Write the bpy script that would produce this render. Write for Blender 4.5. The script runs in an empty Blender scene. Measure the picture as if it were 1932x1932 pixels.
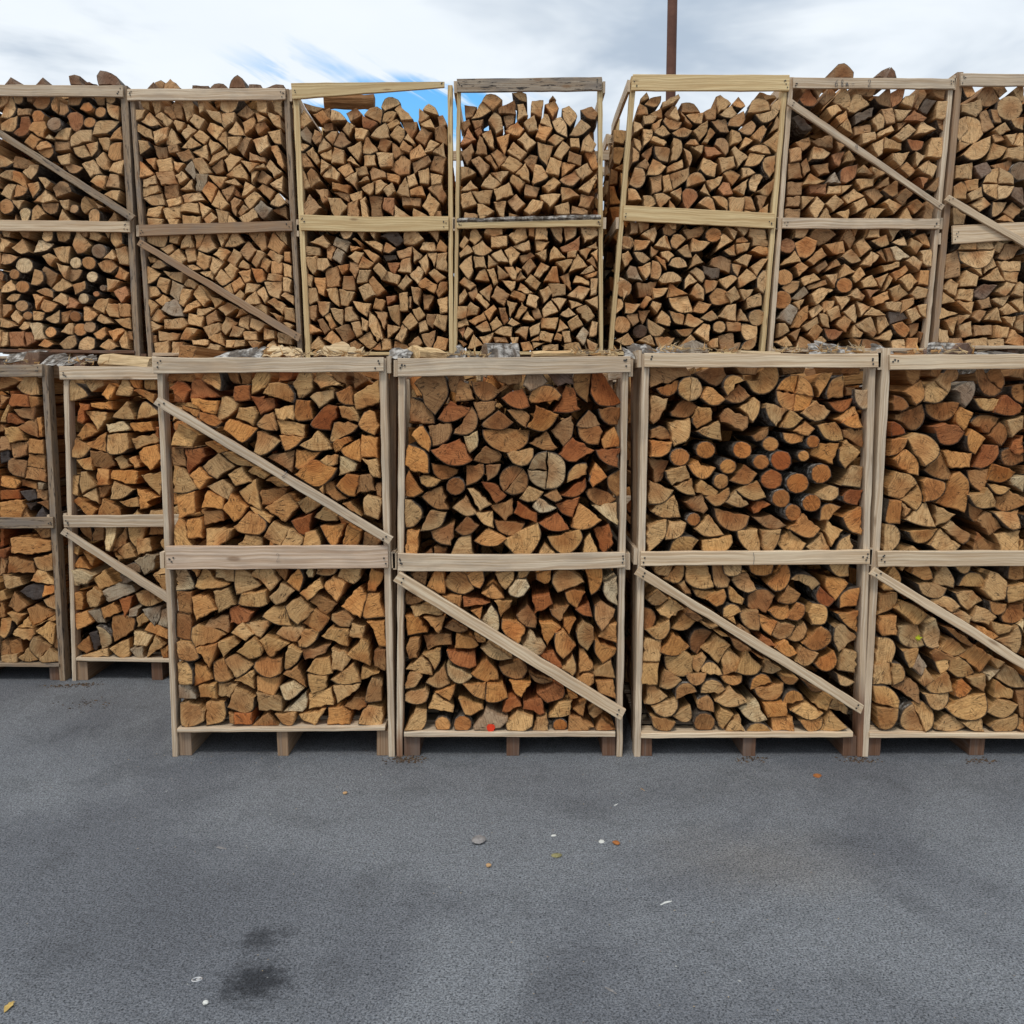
import bpy, math, random
from mathutils import Vector, noise
scene = bpy.context.scene
R = math.radians

# ---------------------------------------------------------------- camera, sky, sun, exposure
cam_d = bpy.data.cameras.new('camera')
cam = bpy.data.objects.new('camera', cam_d)
scene.collection.objects.link(cam)
cam.location = (0, 0, 1.55)
cam.rotation_euler = (R(90 - 6.8), 0, 0)
cam_d.sensor_width = 36
cam_d.lens = 36 * 1783 / 1932
cam_d.clip_end = 3000
scene.camera = cam

SUN_EL, SUN_AZ = 58, 200          # azimuth: compass-like, 180 = behind the camera
world = bpy.data.worlds.new('World')
scene.world = world
world.use_nodes = True
nt = world.node_tree
nt.nodes.clear()


class NB:
    """small helper to write node trees as expressions"""
    def __init__(s, nt): s.nt = nt; s.x = 0
    def n(s, t, **kw):
        nd = s.nt.nodes.new(t); s.x += 40; nd.location = (s.x, 0)
        for k, v in kw.items():
            if hasattr(nd, k): setattr(nd, k, v)
        return nd
    def link(s, a, b): s.nt.links.new(a, b)
    def put(s, sock, v):
        if hasattr(v, 'is_linked') or hasattr(v, 'node'): s.link(v, sock)
        else: sock.default_value = v
    def m(s, op, a, b=None, c=None, clamp=False):
        nd = s.n('ShaderNodeMath', operation=op); nd.use_clamp = clamp
        s.put(nd.inputs[0], a)
        if b is not None: s.put(nd.inputs[1], b)
        if c is not None: s.put(nd.inputs[2], c)
        return nd.outputs[0]
    def v(s, op, a, b=None, scale=None):
        nd = s.n('ShaderNodeVectorMath', operation=op)
        s.put(nd.inputs[0], a)
        if b is not None: s.put(nd.inputs[1], b)
        if scale is not None: s.put(nd.inputs['Scale'], scale)
        return nd.outputs['Value'] if op in ('LENGTH', 'DOT_PRODUCT', 'DISTANCE') else nd.outputs[0]
    def noise(s, vec, scale, detail=3, rough=.5, dist=0, w=None):
        nd = s.n('ShaderNodeTexNoise')
        if w is not None:
            nd.noise_dimensions = '4D'; s.put(nd.inputs['W'], w)
        s.link(vec, nd.inputs['Vector'])
        nd.inputs['Scale'].default_value = scale; nd.inputs['Detail'].default_value = detail
        nd.inputs['Roughness'].default_value = rough; nd.inputs['Distortion'].default_value = dist
        return nd.outputs[0]
    def ramp(s, f, a, b, lo=0., hi=1., smooth=True):
        nd = s.n('ShaderNodeMapRange'); nd.interpolation_type = 'SMOOTHSTEP' if smooth else 'LINEAR'
        s.put(nd.inputs[0], f); nd.inputs[1].default_value = a; nd.inputs[2].default_value = b
        nd.inputs[3].default_value = lo; nd.inputs[4].default_value = hi
        return nd.outputs[0]
    def mix(s, f, a, b, mode='MIX'):
        nd = s.n('ShaderNodeMix'); nd.data_type = 'RGBA'; nd.blend_type = mode
        s.put(nd.inputs[0], f)
        for i, c in ((6, a), (7, b)):
            if isinstance(c, tuple): nd.inputs[i].default_value = (*c[:3], 1)
            else: s.link(c, nd.inputs[i])
        return nd.outputs[2]
    def comb(s, x, y, z):
        nd = s.n('ShaderNodeCombineXYZ')
        for i, c in enumerate((x, y, z)): s.put(nd.inputs[i], c)
        return nd.outputs[0]
    def sep(s, v):
        nd = s.n('ShaderNodeSeparateXYZ'); s.link(v, nd.inputs[0]); return nd.outputs
    def scale3(s, v, a, b, c):
        nd = s.n('ShaderNodeVectorMath', operation='MULTIPLY'); s.link(v, nd.inputs[0]); nd.inputs[1].default_value = (a, b, c); return nd.outputs[0]


b = NB(nt)
sky = b.n('ShaderNodeTexSky'); sky.sky_type = 'NISHITA'; sky.sun_disc = False
sky.sun_elevation = R(SUN_EL); sky.sun_rotation = R(SUN_AZ)
sky.air_density = 1.3; sky.dust_density = .6; sky.ozone_density = 2.0
tc = b.n('ShaderNodeTexCoord')
d = tc.outputs['Generated']
dx, dy, dz = b.sep(d)[:3]
# clouds live on a flat layer overhead: direction divided by its height
inv = b.m('DIVIDE', 1, b.m('MAXIMUM', b.m('ADD', dz, .10), .06))
px_, py_ = b.m('MULTIPLY', dx, inv), b.m('MULTIPLY', dy, inv)
pl = b.comb(px_, py_, 0)
big = b.noise(b.v('ADD', pl, (3.1, 1.7, 0)), .75, 5, .55, .4)
# thin wind-drawn streaks
ca, sa = math.cos(R(64)), math.sin(R(64))
su = b.m('ADD', b.m('MULTIPLY', px_, ca), b.m('MULTIPLY', py_, sa))
sv = b.m('SUBTRACT', b.m('MULTIPLY', py_, ca), b.m('MULTIPLY', px_, sa))
streak = b.noise(b.comb(b.m('MULTIPLY', su, .9), b.m('MULTIPLY', sv, 4.2), 0.3), 1.5, 4, .6, .5)
# the open blue hole in the cloud deck
def around(x, y, r0, r1, kx=1):
    vv = b.comb(b.m('MULTIPLY', b.m('SUBTRACT', px_, x), kx), b.m('SUBTRACT', py_, y), 0)
    return b.ramp(b.v('LENGTH', vv), r0, r1, 1, 0)
def plane_xy(az, el):
    el, az = R(el), R(az)
    x, y, z = math.cos(el) * math.sin(az), math.cos(el) * math.cos(az), math.sin(el)
    return x / (z + .10), y / (z + .10)
hx, hy = plane_xy(-5.5, 16.2)
hole = around(hx, hy, .02, .36, .7)
hx2, hy2 = plane_xy(-12, 17.6)
hole2 = around(hx2, hy2, .0, .38, .8)
holes = b.m('MAXIMUM', hole, b.m('MULTIPLY', hole2, .45))
cover = b.m('ADD', b.m('MULTIPLY', big, .5), b.m('ADD', .46, b.m('MULTIPLY', streak, .42)))
streak2 = b.noise(b.comb(b.m('MULTIPLY', su, 1.1), b.m('MULTIPLY', sv, 4.5), 1.3), 2.4, 4, .6, .6)
cover = b.m('SUBTRACT', cover, b.m('MULTIPLY', holes, b.ramp(streak2, .3, .64, .2, .92)))
cover = b.ramp(cover, .33, .78)
# cloud tone: bright white to soft grey undersides
tone = b.noise(b.v('ADD', pl, (7.4, 2.2, 0)), 1.15, 5, .55, .6)
tone = b.ramp(b.m('ADD', tone, b.ramp(px_, -.7, .35, .14, -.06)), .36, .60)
tone2 = b.ramp(b.noise(b.v('ADD', pl, (1.4, 8.2, 0)), 3.2, 4, .5, .2), .35, .65)
cl = b.mix(tone, (3.5, 4.2, 5.1), (6.6, 7.1, 7.6))
cl = b.mix(b.m('MULTIPLY', tone2, .35), cl, (7.2, 7.6, 7.9))
skyc = b.mix(1, sky.outputs[0], (.62, 1.2, 1.5), 'MULTIPLY')
col = b.mix(cover, skyc, cl)
bg = b.n('ShaderNodeBackground'); bg.inputs['Strength'].default_value = .10
b.link(col, bg.inputs['Color'])
wo = b.n('ShaderNodeOutputWorld'); b.link(bg.outputs[0], wo.inputs[0])
world.cycles.sampling_method = 'MANUAL'; world.cycles.sample_map_resolution = 512

sun_d = bpy.data.lights.new('sun', 'SUN')
sun_d.energy = 1.2; sun_d.angle = R(12); sun_d.color = (1, .95, .87)
sun = bpy.data.objects.new('sun', sun_d)
scene.collection.objects.link(sun)
az = R(SUN_AZ)
sdir = Vector((math.sin(az) * math.cos(R(SUN_EL)), math.cos(az) * math.cos(R(SUN_EL)), math.sin(R(SUN_EL))))
sun.rotation_euler = sdir.to_track_quat('Z', 'Y').to_euler()
sun.location = sdir * 30

vs = scene.view_settings
vs.view_transform = 'Standard'; vs.look = 'None'; vs.gamma = 1; vs.use_curve_mapping = False
vs.exposure = 0.42
scene.cycles.max_bounces = 6; scene.cycles.diffuse_bounces = 4


# ---------------------------------------------------------------- materials
def material(name):
    m = bpy.data.materials.new(name); m.use_nodes = True
    m.node_tree.nodes.clear()
    b = NB(m.node_tree)
    bs = b.n('ShaderNodeBsdfPrincipled'); out = b.n('ShaderNodeOutputMaterial')
    b.link(bs.outputs[0], out.inputs[0])
    bs.inputs['Roughness'].default_value = .85
    bs.inputs['Specular IOR Level'].default_value = .25
    return m, b, bs
def attr(b, name, out):
    nd = b.n('ShaderNodeAttribute'); nd.attribute_name = name; return nd.outputs[out]
def bump(b, bs, h, dist, strength=1.):
    nd = b.n('ShaderNodeBump'); nd.inputs['Distance'].default_value = dist; nd.inputs['Strength'].default_value = strength
    b.link(h, nd.inputs['Height']); b.link(nd.outputs[0], bs.inputs['Normal'])

# sawn end of a log: rings round the pith (UV origin), radial checks, saw marks, stains
M_END, b, bs = material('log_end_grain')
tint = attr(b, 'tint', 'Color'); rim = attr(b, 'tint', 'Alpha'); rnd = attr(b, 'rnd', 'Fac')
uvn = b.n('ShaderNodeUVMap'); uvn.uv_map = 'UV'
uv = uvn.outputs[0]
u, v_ = b.sep(uv)[:2]
wob = b.noise(uv, 22, 2, .5, 0, b.m('MULTIPLY', rnd, 40))
rad = b.m('ADD', b.v('LENGTH', uv), b.m('MULTIPLY', wob, .012))
ring = b.m('SINE', b.m('MULTIPLY', rad, b.m('ADD', 480, b.m('MULTIPLY', rnd, 420))))
ang = b.m('ARCTAN2', u, v_)
chk = b.noise(b.comb(b.m('MULTIPLY', b.m('SINE', ang), 3.0), b.m('MULTIPLY', b.m('COSINE', ang), 3.0), b.m('MULTIPLY', rad, 3)), 2.2, 3, .6, 0, b.m('MULTIPLY', rnd, 90))
crack = b.ramp(b.m('ABSOLUTE', b.m('SUBTRACT', chk, .5)), 0, .013, 1, 0)
crack = b.m('MULTIPLY', crack, b.ramp(b.noise(uv, 30, 1, .5, 0, rnd), .47, .56))
sa2 = b.m('MULTIPLY', rnd, 37)
ru = b.m('ADD', b.m('MULTIPLY', u, b.m('COSINE', sa2)), b.m('MULTIPLY', v_, b.m('SINE', sa2)))
rv = b.m('SUBTRACT', b.m('MULTIPLY', v_, b.m('COSINE', sa2)), b.m('MULTIPLY', u, b.m('SINE', sa2)))
saw = b.noise(b.comb(b.m('MULTIPLY', ru, 200), b.m('MULTIPLY', rv, 22), 0), 1.0, 3, .65, .3, b.m('MULTIPLY', rnd, 11))
stain = b.noise(uv, 13, 4, .6, .5, b.m('MULTIPLY', rnd, 60))
stain2 = b.noise(uv, 34, 3, .6, .4, b.m('MULTIPLY', rnd, 33))
fleck = b.noise(uv, 190, 2, .7, 0, b.m('MULTIPLY', rnd, 5))
c = b.mix(b.ramp(stain, .44, .68, 0, .55), tint, b.mix(1, tint, (.66, .47, .32), 'MULTIPLY'))
c = b.mix(b.ramp(stain2, .45, .8, 0, .55), c, b.mix(1, tint, (1.28, 1.25, 1.2), 'MULTIPLY'))
heart = b.m('MULTIPLY', b.ramp(rad, .03, .085, 1, 0), b.ramp(rnd, .35, .6))
c = b.mix(b.m('MULTIPLY', heart, .62), c, b.mix(1, tint, (.62, .38, .24), 'MULTIPLY'))
c = b.mix(b.m('MULTIPLY', b.ramp(ring, -.2, 1), .16), c, b.mix(1, c, (.6, .48, .4), 'MULTIPLY'))
c = b.mix(b.ramp(saw, .40, .66, 0, .62), c, b.mix(1, c, (.48, .40, .34), 'MULTIPLY'))
c = b.mix(b.ramp(fleck, .5, .75, 0, .5), c, b.mix(1, c, (1.5, 1.45, 1.35), 'MULTIPLY'))
c = b.mix(b.ramp(b.noise(uv, 110, 3, .7, .2, b.m('MULTIPLY', rnd, 15)), .5, .72, 0, .35), c, b.mix(1, c, (.5, .42, .36), 'MULTIPLY'))
c = b.mix(b.m('MULTIPLY', crack, .85), c, (.035, .022, .014))
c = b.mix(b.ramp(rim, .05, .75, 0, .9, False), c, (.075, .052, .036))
b.link(c, bs.inputs['Base Color'])
bump(b, bs, b.m('ADD', b.m('MULTIPLY', saw, .7), b.m('SUBTRACT', b.m('ADD', b.m('MULTIPLY', stain2, .9), b.m('MULTIPLY', ring, .06)), b.m('MULTIPLY', crack, 1.2))), .004, .8)

# riven long-grain flank (UV: across, along)
M_SIDE, b, bs = material('split_wood_flank')
tint = attr(b, 'tint', 'Color'); rnd = attr(b, 'rnd', 'Fac')
uvn = b.n('ShaderNodeUVMap'); uvn.uv_map = 'UV'; uv = uvn.outputs[0]
g1 = b.noise(b.scale3(uv, 160, 9, 1), 1, 4, .6, .3, b.m('MULTIPLY', rnd, 20))
g2 = b.noise(b.scale3(uv, 30, 5, 1), 1, 3, .6, .3, b.m('MULTIPLY', rnd, 9))
c = b.mix(b.ramp(g1, .3, .7, 0, .8), b.mix(1, tint, (1.0, .96, .92), 'MULTIPLY'), b.mix(1, tint, (.42, .34, .27), 'MULTIPLY'))
c = b.mix(b.ramp(g2, .5, .75, 0, .6), c, b.mix(1, tint, (.7, .5, .36), 'MULTIPLY'))
b.link(c, bs.inputs['Base Color'])
bump(b, bs, b.m('ADD', g1, g2), .006)

# bark: dark furrowed, some logs pale birch
def bark_material(name, pale):
    m, b, bs = material(name)
    rnd = attr(b, 'rnd', 'Fac')
    uvn = b.n('ShaderNodeUVMap'); uvn.uv_map = 'UV'; uv = uvn.outputs[0]
    f = b.noise(b.scale3(uv, 70, 26, 1), 1, 4, .7, .6, b.m('MULTIPLY', rnd, 20))
    g = b.noise(b.scale3(uv, 16, 30, 1), 1, 3, .6, .5, b.m('MULTIPLY', rnd, 7))
    c = b.mix(b.ramp(f, .3, .7), (.035, .028, .022), (.16, .125, .095))
    if pale: w = b.ramp(g, .42, .58, .1, 1)
    else: w = b.m('MULTIPLY', b.ramp(rnd, .6, .72), b.ramp(g, .46, .62, 0, .9))
    c = b.mix(w, c, b.mix(b.ramp(f, .38, .62), (.09, .08, .07), (.52, .49, .45)))
    b.link(c, bs.inputs['Base Color'])
    bump(b, bs, b.m('ADD', f, b.m('MULTIPLY', g, .6)), .012)
    return m
M_BARK = bark_material('log_bark', False)
M_BIRCH = bark_material('birch_bark', True)

# sawn boards (UV: along, across)
M_BOARD, b, bs = material('sawn_board')
tint = attr(b, 'tint', 'Color'); age = attr(b, 'tint', 'Alpha'); rnd = attr(b, 'rnd', 'Fac')
uvn = b.n('ShaderNodeUVMap'); uvn.uv_map = 'UV'; uv = uvn.outputs[0]
sh = b.v('ADD', uv, b.comb(b.m('MULTIPLY', rnd, 31), b.m('MULTIPLY', rnd, 17), 0))
bend = b.noise(b.scale3(sh, 2.2, 5, 1), 1, 2, .5)
su_, sv_ = b.sep(sh)[:2]
gv = b.comb(b.m('MULTIPLY', su_, 1.6), b.m('MULTIPLY', b.m('ADD', sv_, b.m('MULTIPLY', bend, .05)), 95), 0)
gr = b.noise(gv, 1, 4, .65, .2)
fine = b.noise(b.scale3(sh, 18, 420, 1), 1, 2, .6)
blot = b.noise(b.scale3(sh, 5, 14, 1), 1, 4, .6, .4)
kn = b.n('ShaderNodeTexVoronoi'); kn.inputs['Scale'].default_value = 1; b.link(b.scale3(sh, 3.2, 9, 1), kn.inputs['Vector'])
knot = b.ramp(kn.outputs['Distance'], .05, .13, 1, 0)
c = b.mix(b.ramp(gr, .36, .62, 0, .75), tint, b.mix(1, tint, (.62, .5, .4), 'MULTIPLY'))
c = b.mix(b.ramp(fine, .4, .75, 0, .3), c, b.mix(1, c, (1.3, 1.28, 1.25), 'MULTIPLY'))
c = b.mix(b.m('MULTIPLY', b.ramp(blot, .42, .68), b.m('MULTIPLY', age, .8)), c, (.19, .165, .145))
blk = b.ramp(b.noise(b.scale3(sh, 9, 60, 1), 1, 4, .7, .3), .55, .62)
c = b.mix(b.m('MULTIPLY', blk, b.ramp(age, .45, 1)), c, (.045, .038, .034))
c = b.mix(b.m('MULTIPLY', knot, .65), c, (.20, .11, .055))
b.link(c, bs.inputs['Base Color'])
bump(b, bs, b.m('ADD', gr, b.m('MULTIPLY', blot, .5)), .003, .8)

# flat coloured things with a little mottling
def plain(name, col, rough=.8, var=.35, scale=60, metal=0, dark=(.5, .5, .5)):
    m, b, bs = material(name)
    t = b.n('ShaderNodeTexCoord').outputs['Object']
    n1 = b.noise(t, scale, 4, .65, .2)
    c = b.mix(b.ramp(n1, .3, .7, 0, var * 2), col, tuple(col[i] * dark[i] for i in range(3)))
    b.link(c, bs.inputs['Base Color']); bs.inputs['Roughness'].default_value = rough; bs.inputs['Metallic'].default_value = metal
    bump(b, bs, n1, .002)
    return m
M_NAIL = plain('nail_steel', (.06, .055, .05), .5, .2)
M_RUST = plain('rusted_steel', (.16, .075, .05), .7, .4, 6, 0, (.55, .5, .5))
M_INK = plain('pencil_graphite', (.13, .125, .13), .7, .1)
M_RED = plain('red_spray_paint', (.85, .06, .02), .6, .2, 40)
M_YEL = plain('yellow_spray_paint', (.62, .66, .03), .7, .5, 90)
M_STONE = plain('grey_stone', (.30, .28, .27), .85, .4, 50)
M_TAN = plain('tan_chip', (.55, .34, .17), .85, .4, 60)
M_ORANGE = plain('orange_chip', (.42, .16, .05), .85, .4, 60)
M_LEAF = plain('dry_leaf', (.62, .43, .14), .7, .3, 50)
M_WHITE = plain('white_chip', (.7, .7, .66), .7, .2, 60)
M_ALU = plain('aluminium', (.75, .75, .75), .35, .1, 40, .9)
M_DIRT = plain('dark_dirt', (.045, .035, .027), .95, .4, 30)

# asphalt
M_ASPH, b, bs = material('asphalt')
t = b.n('ShaderNodeTexCoord').outputs['Object']
vor = b.n('ShaderNodeTexVoronoi'); vor.inputs['Scale'].default_value = 150; b.link(t, vor.inputs['Vector'])
grain = b.noise(t, 170, 3, .75)
mid = b.noise(t, 34, 4, .7)
crumb = b.noise(t, 135, 3, .75, .2)
patch = b.noise(b.v('ADD', t, (3.2, 1.1, 0)), .8, 6, .62, .8)
patch2 = b.noise(t, 3.4, 5, .65, .4)
stone = b.sep(vor.outputs['Color'])[0]
stn = b.m('MULTIPLY', b.ramp(stone, .55, 1), b.ramp(vor.outputs['Distance'], .1, .55, 1, 0))
c = b.mix(b.ramp(crumb, .34, .66), (.020, .024, .030), (.25, .268, .295))
c = b.mix(b.ramp(grain, .44, .62, 0, .8), c, (.34, .355, .375))
c = b.mix(b.m('MULTIPLY', stn, .5), c, (.40, .41, .42))
c = b.mix(b.ramp(mid, .4, .62, 0, .35), c, b.mix(1, c, (.5, .5, .5), 'MULTIPLY'))
c = b.mix(b.ramp(patch, .38, .62, 0, .75), c, b.mix(1, c, (.60, .60, .63), 'MULTIPLY'))
c = b.mix(b.ramp(patch2, .5, .68, 0, .6), c, b.mix(1, c, (.70, .70, .70), 'MULTIPLY'))
# rare pale bits
bits = b.n('ShaderNodeTexVoronoi'); bits.inputs['Scale'].default_value = 11; bits.inputs['Randomness'].default_value = 1; b.link(t, bits.inputs['Vector'])
bit = b.m('MULTIPLY', b.ramp(bits.outputs['Distance'], .03, .055, 1, 0), b.ramp(b.sep(bits.outputs['Color'])[0], .7, .72))
c = b.mix(bit, c, (.42, .42, .40))
# oil stain, sawdust stain
def spot(x, y, r0, r1, kx=1, ky=1, nz=.12, sc=9):
    dd = b.v('LENGTH', b.scale3(b.v('SUBTRACT', t, (x, y, 0)), kx, ky, 0))
    dd = b.m('ADD', dd, b.m('MULTIPLY', b.m('SUBTRACT', b.noise(t, sc, 4, .7), .5), nz * 2))
    return b.ramp(dd, r0, r1, 1, 0)
ox, oy = (-0.686,2.365)
oil = b.m('MAXIMUM', spot(ox, oy, .02, .14, 1, 1.0, .12, 26), b.m('MULTIPLY', spot((-0.728,2.563)[0], (-0.728,2.563)[1], .0, .09, 1, .8, .13, 16), .75))
c = b.mix(b.m('MULTIPLY', oil, .92), c, b.mix(1, c, (.13, .14, .16), 'MULTIPLY'))
sx, sy = (0.840,3.040)
saw1 = spot(sx, sy, .0, .42, .8, 1.2, .2, 4)
c = b.mix(b.m('MULTIPLY', saw1, .3), c, b.mix(1, c, (1.35, 1.12, .85), 'MULTIPLY'))
tx_, ty_ = (-1.084,2.713)
tm = spot(tx_, ty_, .0, .4, 1, .7, .25, 5)
c = b.mix(b.m('MULTIPLY', tm, .35), c, b.mix(1, c, (.55, .55, .57), 'MULTIPLY'))
b.link(c, bs.inputs['Base Color'])
bs.inputs['Roughness'].default_value = .8
bs.inputs['Specular IOR Level'].default_value = .4
bump(b, bs, b.m('ADD', b.m('ADD', crumb, b.m('MULTIPLY', grain, .7)), b.m('ADD', b.m('MULTIPLY', mid, 1.2), b.m('MULTIPLY', patch2, 3))), .006, .9)


# ---------------------------------------------------------------- mesh helpers
COL = scene.collection
def tag(o, label=None, cat=None, group=None, kind=None):
    if label: o['label'] = label
    if cat: o['category'] = cat
    if group: o['group'] = group
    if kind: o['kind'] = kind
    return o
def empty(name, loc=(0, 0, 0)):
    o = bpy.data.objects.new(name, None); o.location = loc; o.empty_display_size = .1
    COL.objects.link(o); return o

class Mesh:
    """collects geometry with per-point tint / rnd and per-corner uv"""
    def __init__(s): s.v = []; s.f = []; s.uv = []; s.mi = []; s.t = []; s.r = []
    def add(s, verts, faces, uvs, mats, tints, r):
        n = len(s.v); s.v += verts; s.f += [[i + n for i in f] for f in faces]
        s.uv += uvs; s.mi += mats; s.t += tints; s.r += [r] * len(verts)
    def build(s, name, mats, parent=None, origin=(0, 0, 0), smooth=False):
        used = sorted({k for f in s.f for k in f})
        if len(used) < len(s.v):
            mp = {k: i for i, k in enumerate(used)}
            s.v = [s.v[k] for k in used]; s.t = [s.t[k] for k in used]; s.r = [s.r[k] for k in used]; s.f = [[mp[k] for k in f] for f in s.f]
        me = bpy.data.meshes.new(name)
        ox, oy, oz = origin
        me.from_pydata([(x - ox, y - oy, z - oz) for x, y, z in s.v], [], s.f)
        for m in mats: me.materials.append(m)
        me.polygons.foreach_set('material_index', s.mi)
        l = me.uv_layers.new(name='UV'); l.data.foreach_set('uv', [k for f in s.uv for p in f for k in p])
        a = me.attributes.new('tint', 'FLOAT_COLOR', 'POINT'); a.data.foreach_set('color', [k for c in s.t for k in c])
        a = me.attributes.new('rnd', 'FLOAT', 'POINT'); a.data.foreach_set('value', s.r)
        me.validate(); me.update()
        o = bpy.data.objects.new(name, me); COL.objects.link(o)
        if parent is not None:
            o.parent = parent
            o.location = Vector(origin) - parent.location
        else: o.location = origin
        return o

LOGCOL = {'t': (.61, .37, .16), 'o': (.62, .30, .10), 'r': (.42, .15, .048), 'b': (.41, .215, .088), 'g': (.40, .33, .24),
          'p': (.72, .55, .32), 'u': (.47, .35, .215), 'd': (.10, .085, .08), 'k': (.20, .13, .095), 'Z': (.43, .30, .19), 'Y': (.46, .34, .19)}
def log_tint(c, rg, far=0):
    r, g, bl = LOGCOL[c]
    k = rg.uniform(.84, 1.16); w = rg.uniform(-.06, .06)
    r, g, bl = r * k * (1 + w), g * k, bl * k * (1 - 2 * w)
    if far:       # the back stacks are one kind of drier, even tan wood
        f = .22 if c in 'orbu' else .3 if c in 'tp' else .12
        m = (.78 * k, .57 * k, .35 * k)
        r, g, bl = r * (1 - f) + m[0] * f, g * (1 - f) + m[1] * f, bl * (1 - f) + m[2] * f
    return (r, g, bl)

def contour(pts, rg, step=.016, amp=.0026):
    """traced outline -> finer outline; riven edges ragged, bark edges smooth. points: (x, z, bark)"""
    n = len(pts); out = []
    for i in range(n):
        p0, p1, p2, p3 = pts[i - 1], pts[i], pts[(i + 1) % n], pts[(i + 2) % n]
        L = math.hypot(p2[0] - p1[0], p2[1] - p1[1])
        k = max(1, min(7, int(L / step)))
        bark = p1[2] or p2[2]
        nx, nz = (p2[1] - p1[1]) / (L + 1e-6), -(p2[0] - p1[0]) / (L + 1e-6)
        bow = 0 if bark else rg.uniform(-.035, .035) * L
        for j in range(k):
            t = j / k
            x = p1[0] + (p2[0] - p1[0]) * t; z = p1[1] + (p2[1] - p1[1]) * t
            if bark:
                # Catmull-Rom; straight-edge neighbours are mirrored so the corner stays crisp
                a = p0 if p1[2] else (2 * p1[0] - p2[0] * 1, 2 * p1[1] - p2[1] * 1)
                d_ = p3 if p2[2] else (2 * p2[0] - p1[0], 2 * p2[1] - p1[1])
                cr = []
                for q in (0, 1):
                    cr.append(.5 * (2 * p1[q] + (p2[q] - a[q]) * t + (2 * a[q] - 5 * p1[q] + 4 * p2[q] - d_[q]) * t * t + (3 * p1[q] - a[q] - 3 * p2[q] + d_[q]) * t ** 3))
                x, z = cr
            elif j:
                e = rg.gauss(0, amp) + bow * 4 * t * (1 - t)
                x += nx * e; z += nz * e
            out.append((x, z, 1 if bark else 0))
    return out

def pith_of(pts, rg):
    n = len(pts)
    arc = [p for p in pts if p[2]]
    cx = sum(p[0] for p in pts) / n; cz = sum(p[1] for p in pts) / n
    if len(arc) == n: return cx + rg.uniform(-.006, .006), cz + rg.uniform(-.006, .006)
    if arc:
        i = next(i for i in range(n) if pts[i][2] and not pts[i - 1][2])
        A = pts[i - 1]; j = i
        while pts[j % n][2]: j += 1
        C = pts[j % n]; Bm = pts[(i + (j - i) // 2) % n]
        ax, ay, bx, by, qx, qy = A[0], A[1], Bm[0], Bm[1], C[0], C[1]
        dd = 2 * (ax * (by - qy) + bx * (qy - ay) + qx * (ay - by))
        if abs(dd) > 1e-6:
            ux = ((ax * ax + ay * ay) * (by - qy) + (bx * bx + by * by) * (qy - ay) + (qx * qx + qy * qy) * (ay - by)) / dd
            uy = ((ax * ax + ay * ay) * (qx - bx) + (bx * bx + by * by) * (ax - qx) + (qx * qx + qy * qy) * (bx - ax)) / dd
            if math.hypot(ux - cx, uy - cz) < .2: return ux, uy
    k = rg.randrange(n); f = rg.choice((1, 1.1, 1.8, 2.6))
    return cx + (pts[k][0] - cx) * f, cz + (pts[k][1] - cz) * f

def log_geo(ms, bk, pts, y0, c, rg, far=0, low=False, length=.33, birch=False, lean=(0, 0), tilt=None):
    """one log: sawn face towards -y at depth y0, body running back along +y. body -> ms, bark -> bk (may be ms)."""
    step = .07 if low else (.016 if not far else .022)
    o = contour(pts, rg, step, .0 if low else .0026)
    n = len(o)
    cx = sum(p[0] for p in o) / n; cz = sum(p[1] for p in o) / n
    mr = sum(math.hypot(p[0] - cx, p[1] - cz) for p in o) / n
    pu, pz = pith_of(pts, rg)
    tx, tz = tilt or (rg.gauss(0, .10), rg.gauss(0, .10))
    q = 1 - min(.2, .0055 / max(mr, .01))
    tint = log_tint(c, rg, far)
    r = rg.random()
    if birch: r = .55 + .4 * r
    fy = lambda x, z: y0 + tx * (x - cx) + tz * (z - cz)
    kt, kx, kz = rg.uniform(.84, .95), lean[0] + rg.gauss(0, .009), lean[1] + rg.gauss(0, .009)
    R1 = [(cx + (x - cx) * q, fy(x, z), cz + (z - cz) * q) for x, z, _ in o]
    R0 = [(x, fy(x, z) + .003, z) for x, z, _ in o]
    RB = [(cx + (x - cx) * kt + kx, y0 + length, cz + (z - cz) * kt + kz) for x, z, _ in o]
    base = 0
    # body
    V = R1 + R0 + RB
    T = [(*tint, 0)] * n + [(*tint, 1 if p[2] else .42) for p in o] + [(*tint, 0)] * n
    F, U, Mi = [list(range(n))], [[(p[0] - pu, p[2] - pz) for p in R1]], [0]
    per = 0; BF, BU = [], []
    for i in range(n):
        j = (i + 1) % n
        F.append([i, n + i, n + j, j]); U.append([(V[k][0] - pu, V[k][2] - pz) for k in F[-1]]); Mi.append(0)
        L = math.hypot(o[j][0] - o[i][0], o[j][1] - o[i][1])
        q4 = [n + i, 2 * n + i, 2 * n + j, n + j]; u4 = [(per, 0), (per, length), (per + L, length), (per + L, 0)]
        bark = o[i][2] and (o[j][2] or o[i][2])
        if bark and bk is not ms: BF.append(q4); BU.append(u4)
        else: F.append(q4); U.append(u4); Mi.append((3 if birch else 2) if bark else 1)
        per += L
    F = [f[::-1] for f in F] if False else F
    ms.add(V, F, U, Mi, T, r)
    if BF:
        used = sorted({k for f in BF for k in f}); mp = {k: i for i, k in enumerate(used)}
        # bark shell stands 1 mm proud of the wood
        bv = []
        for k in used:
            x, y, z = V[k]; d_ = math.hypot(x - cx, z - cz) or 1
            bv.append((x + (x - cx) / d_ * .001, y, z + (z - cz) / d_ * .001))
        bk.add(bv, [[mp[k] for k in f] for f in BF], BU, [0] * len(BF), [T[k] for k in used], r)
    return cx, cz, r

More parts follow.
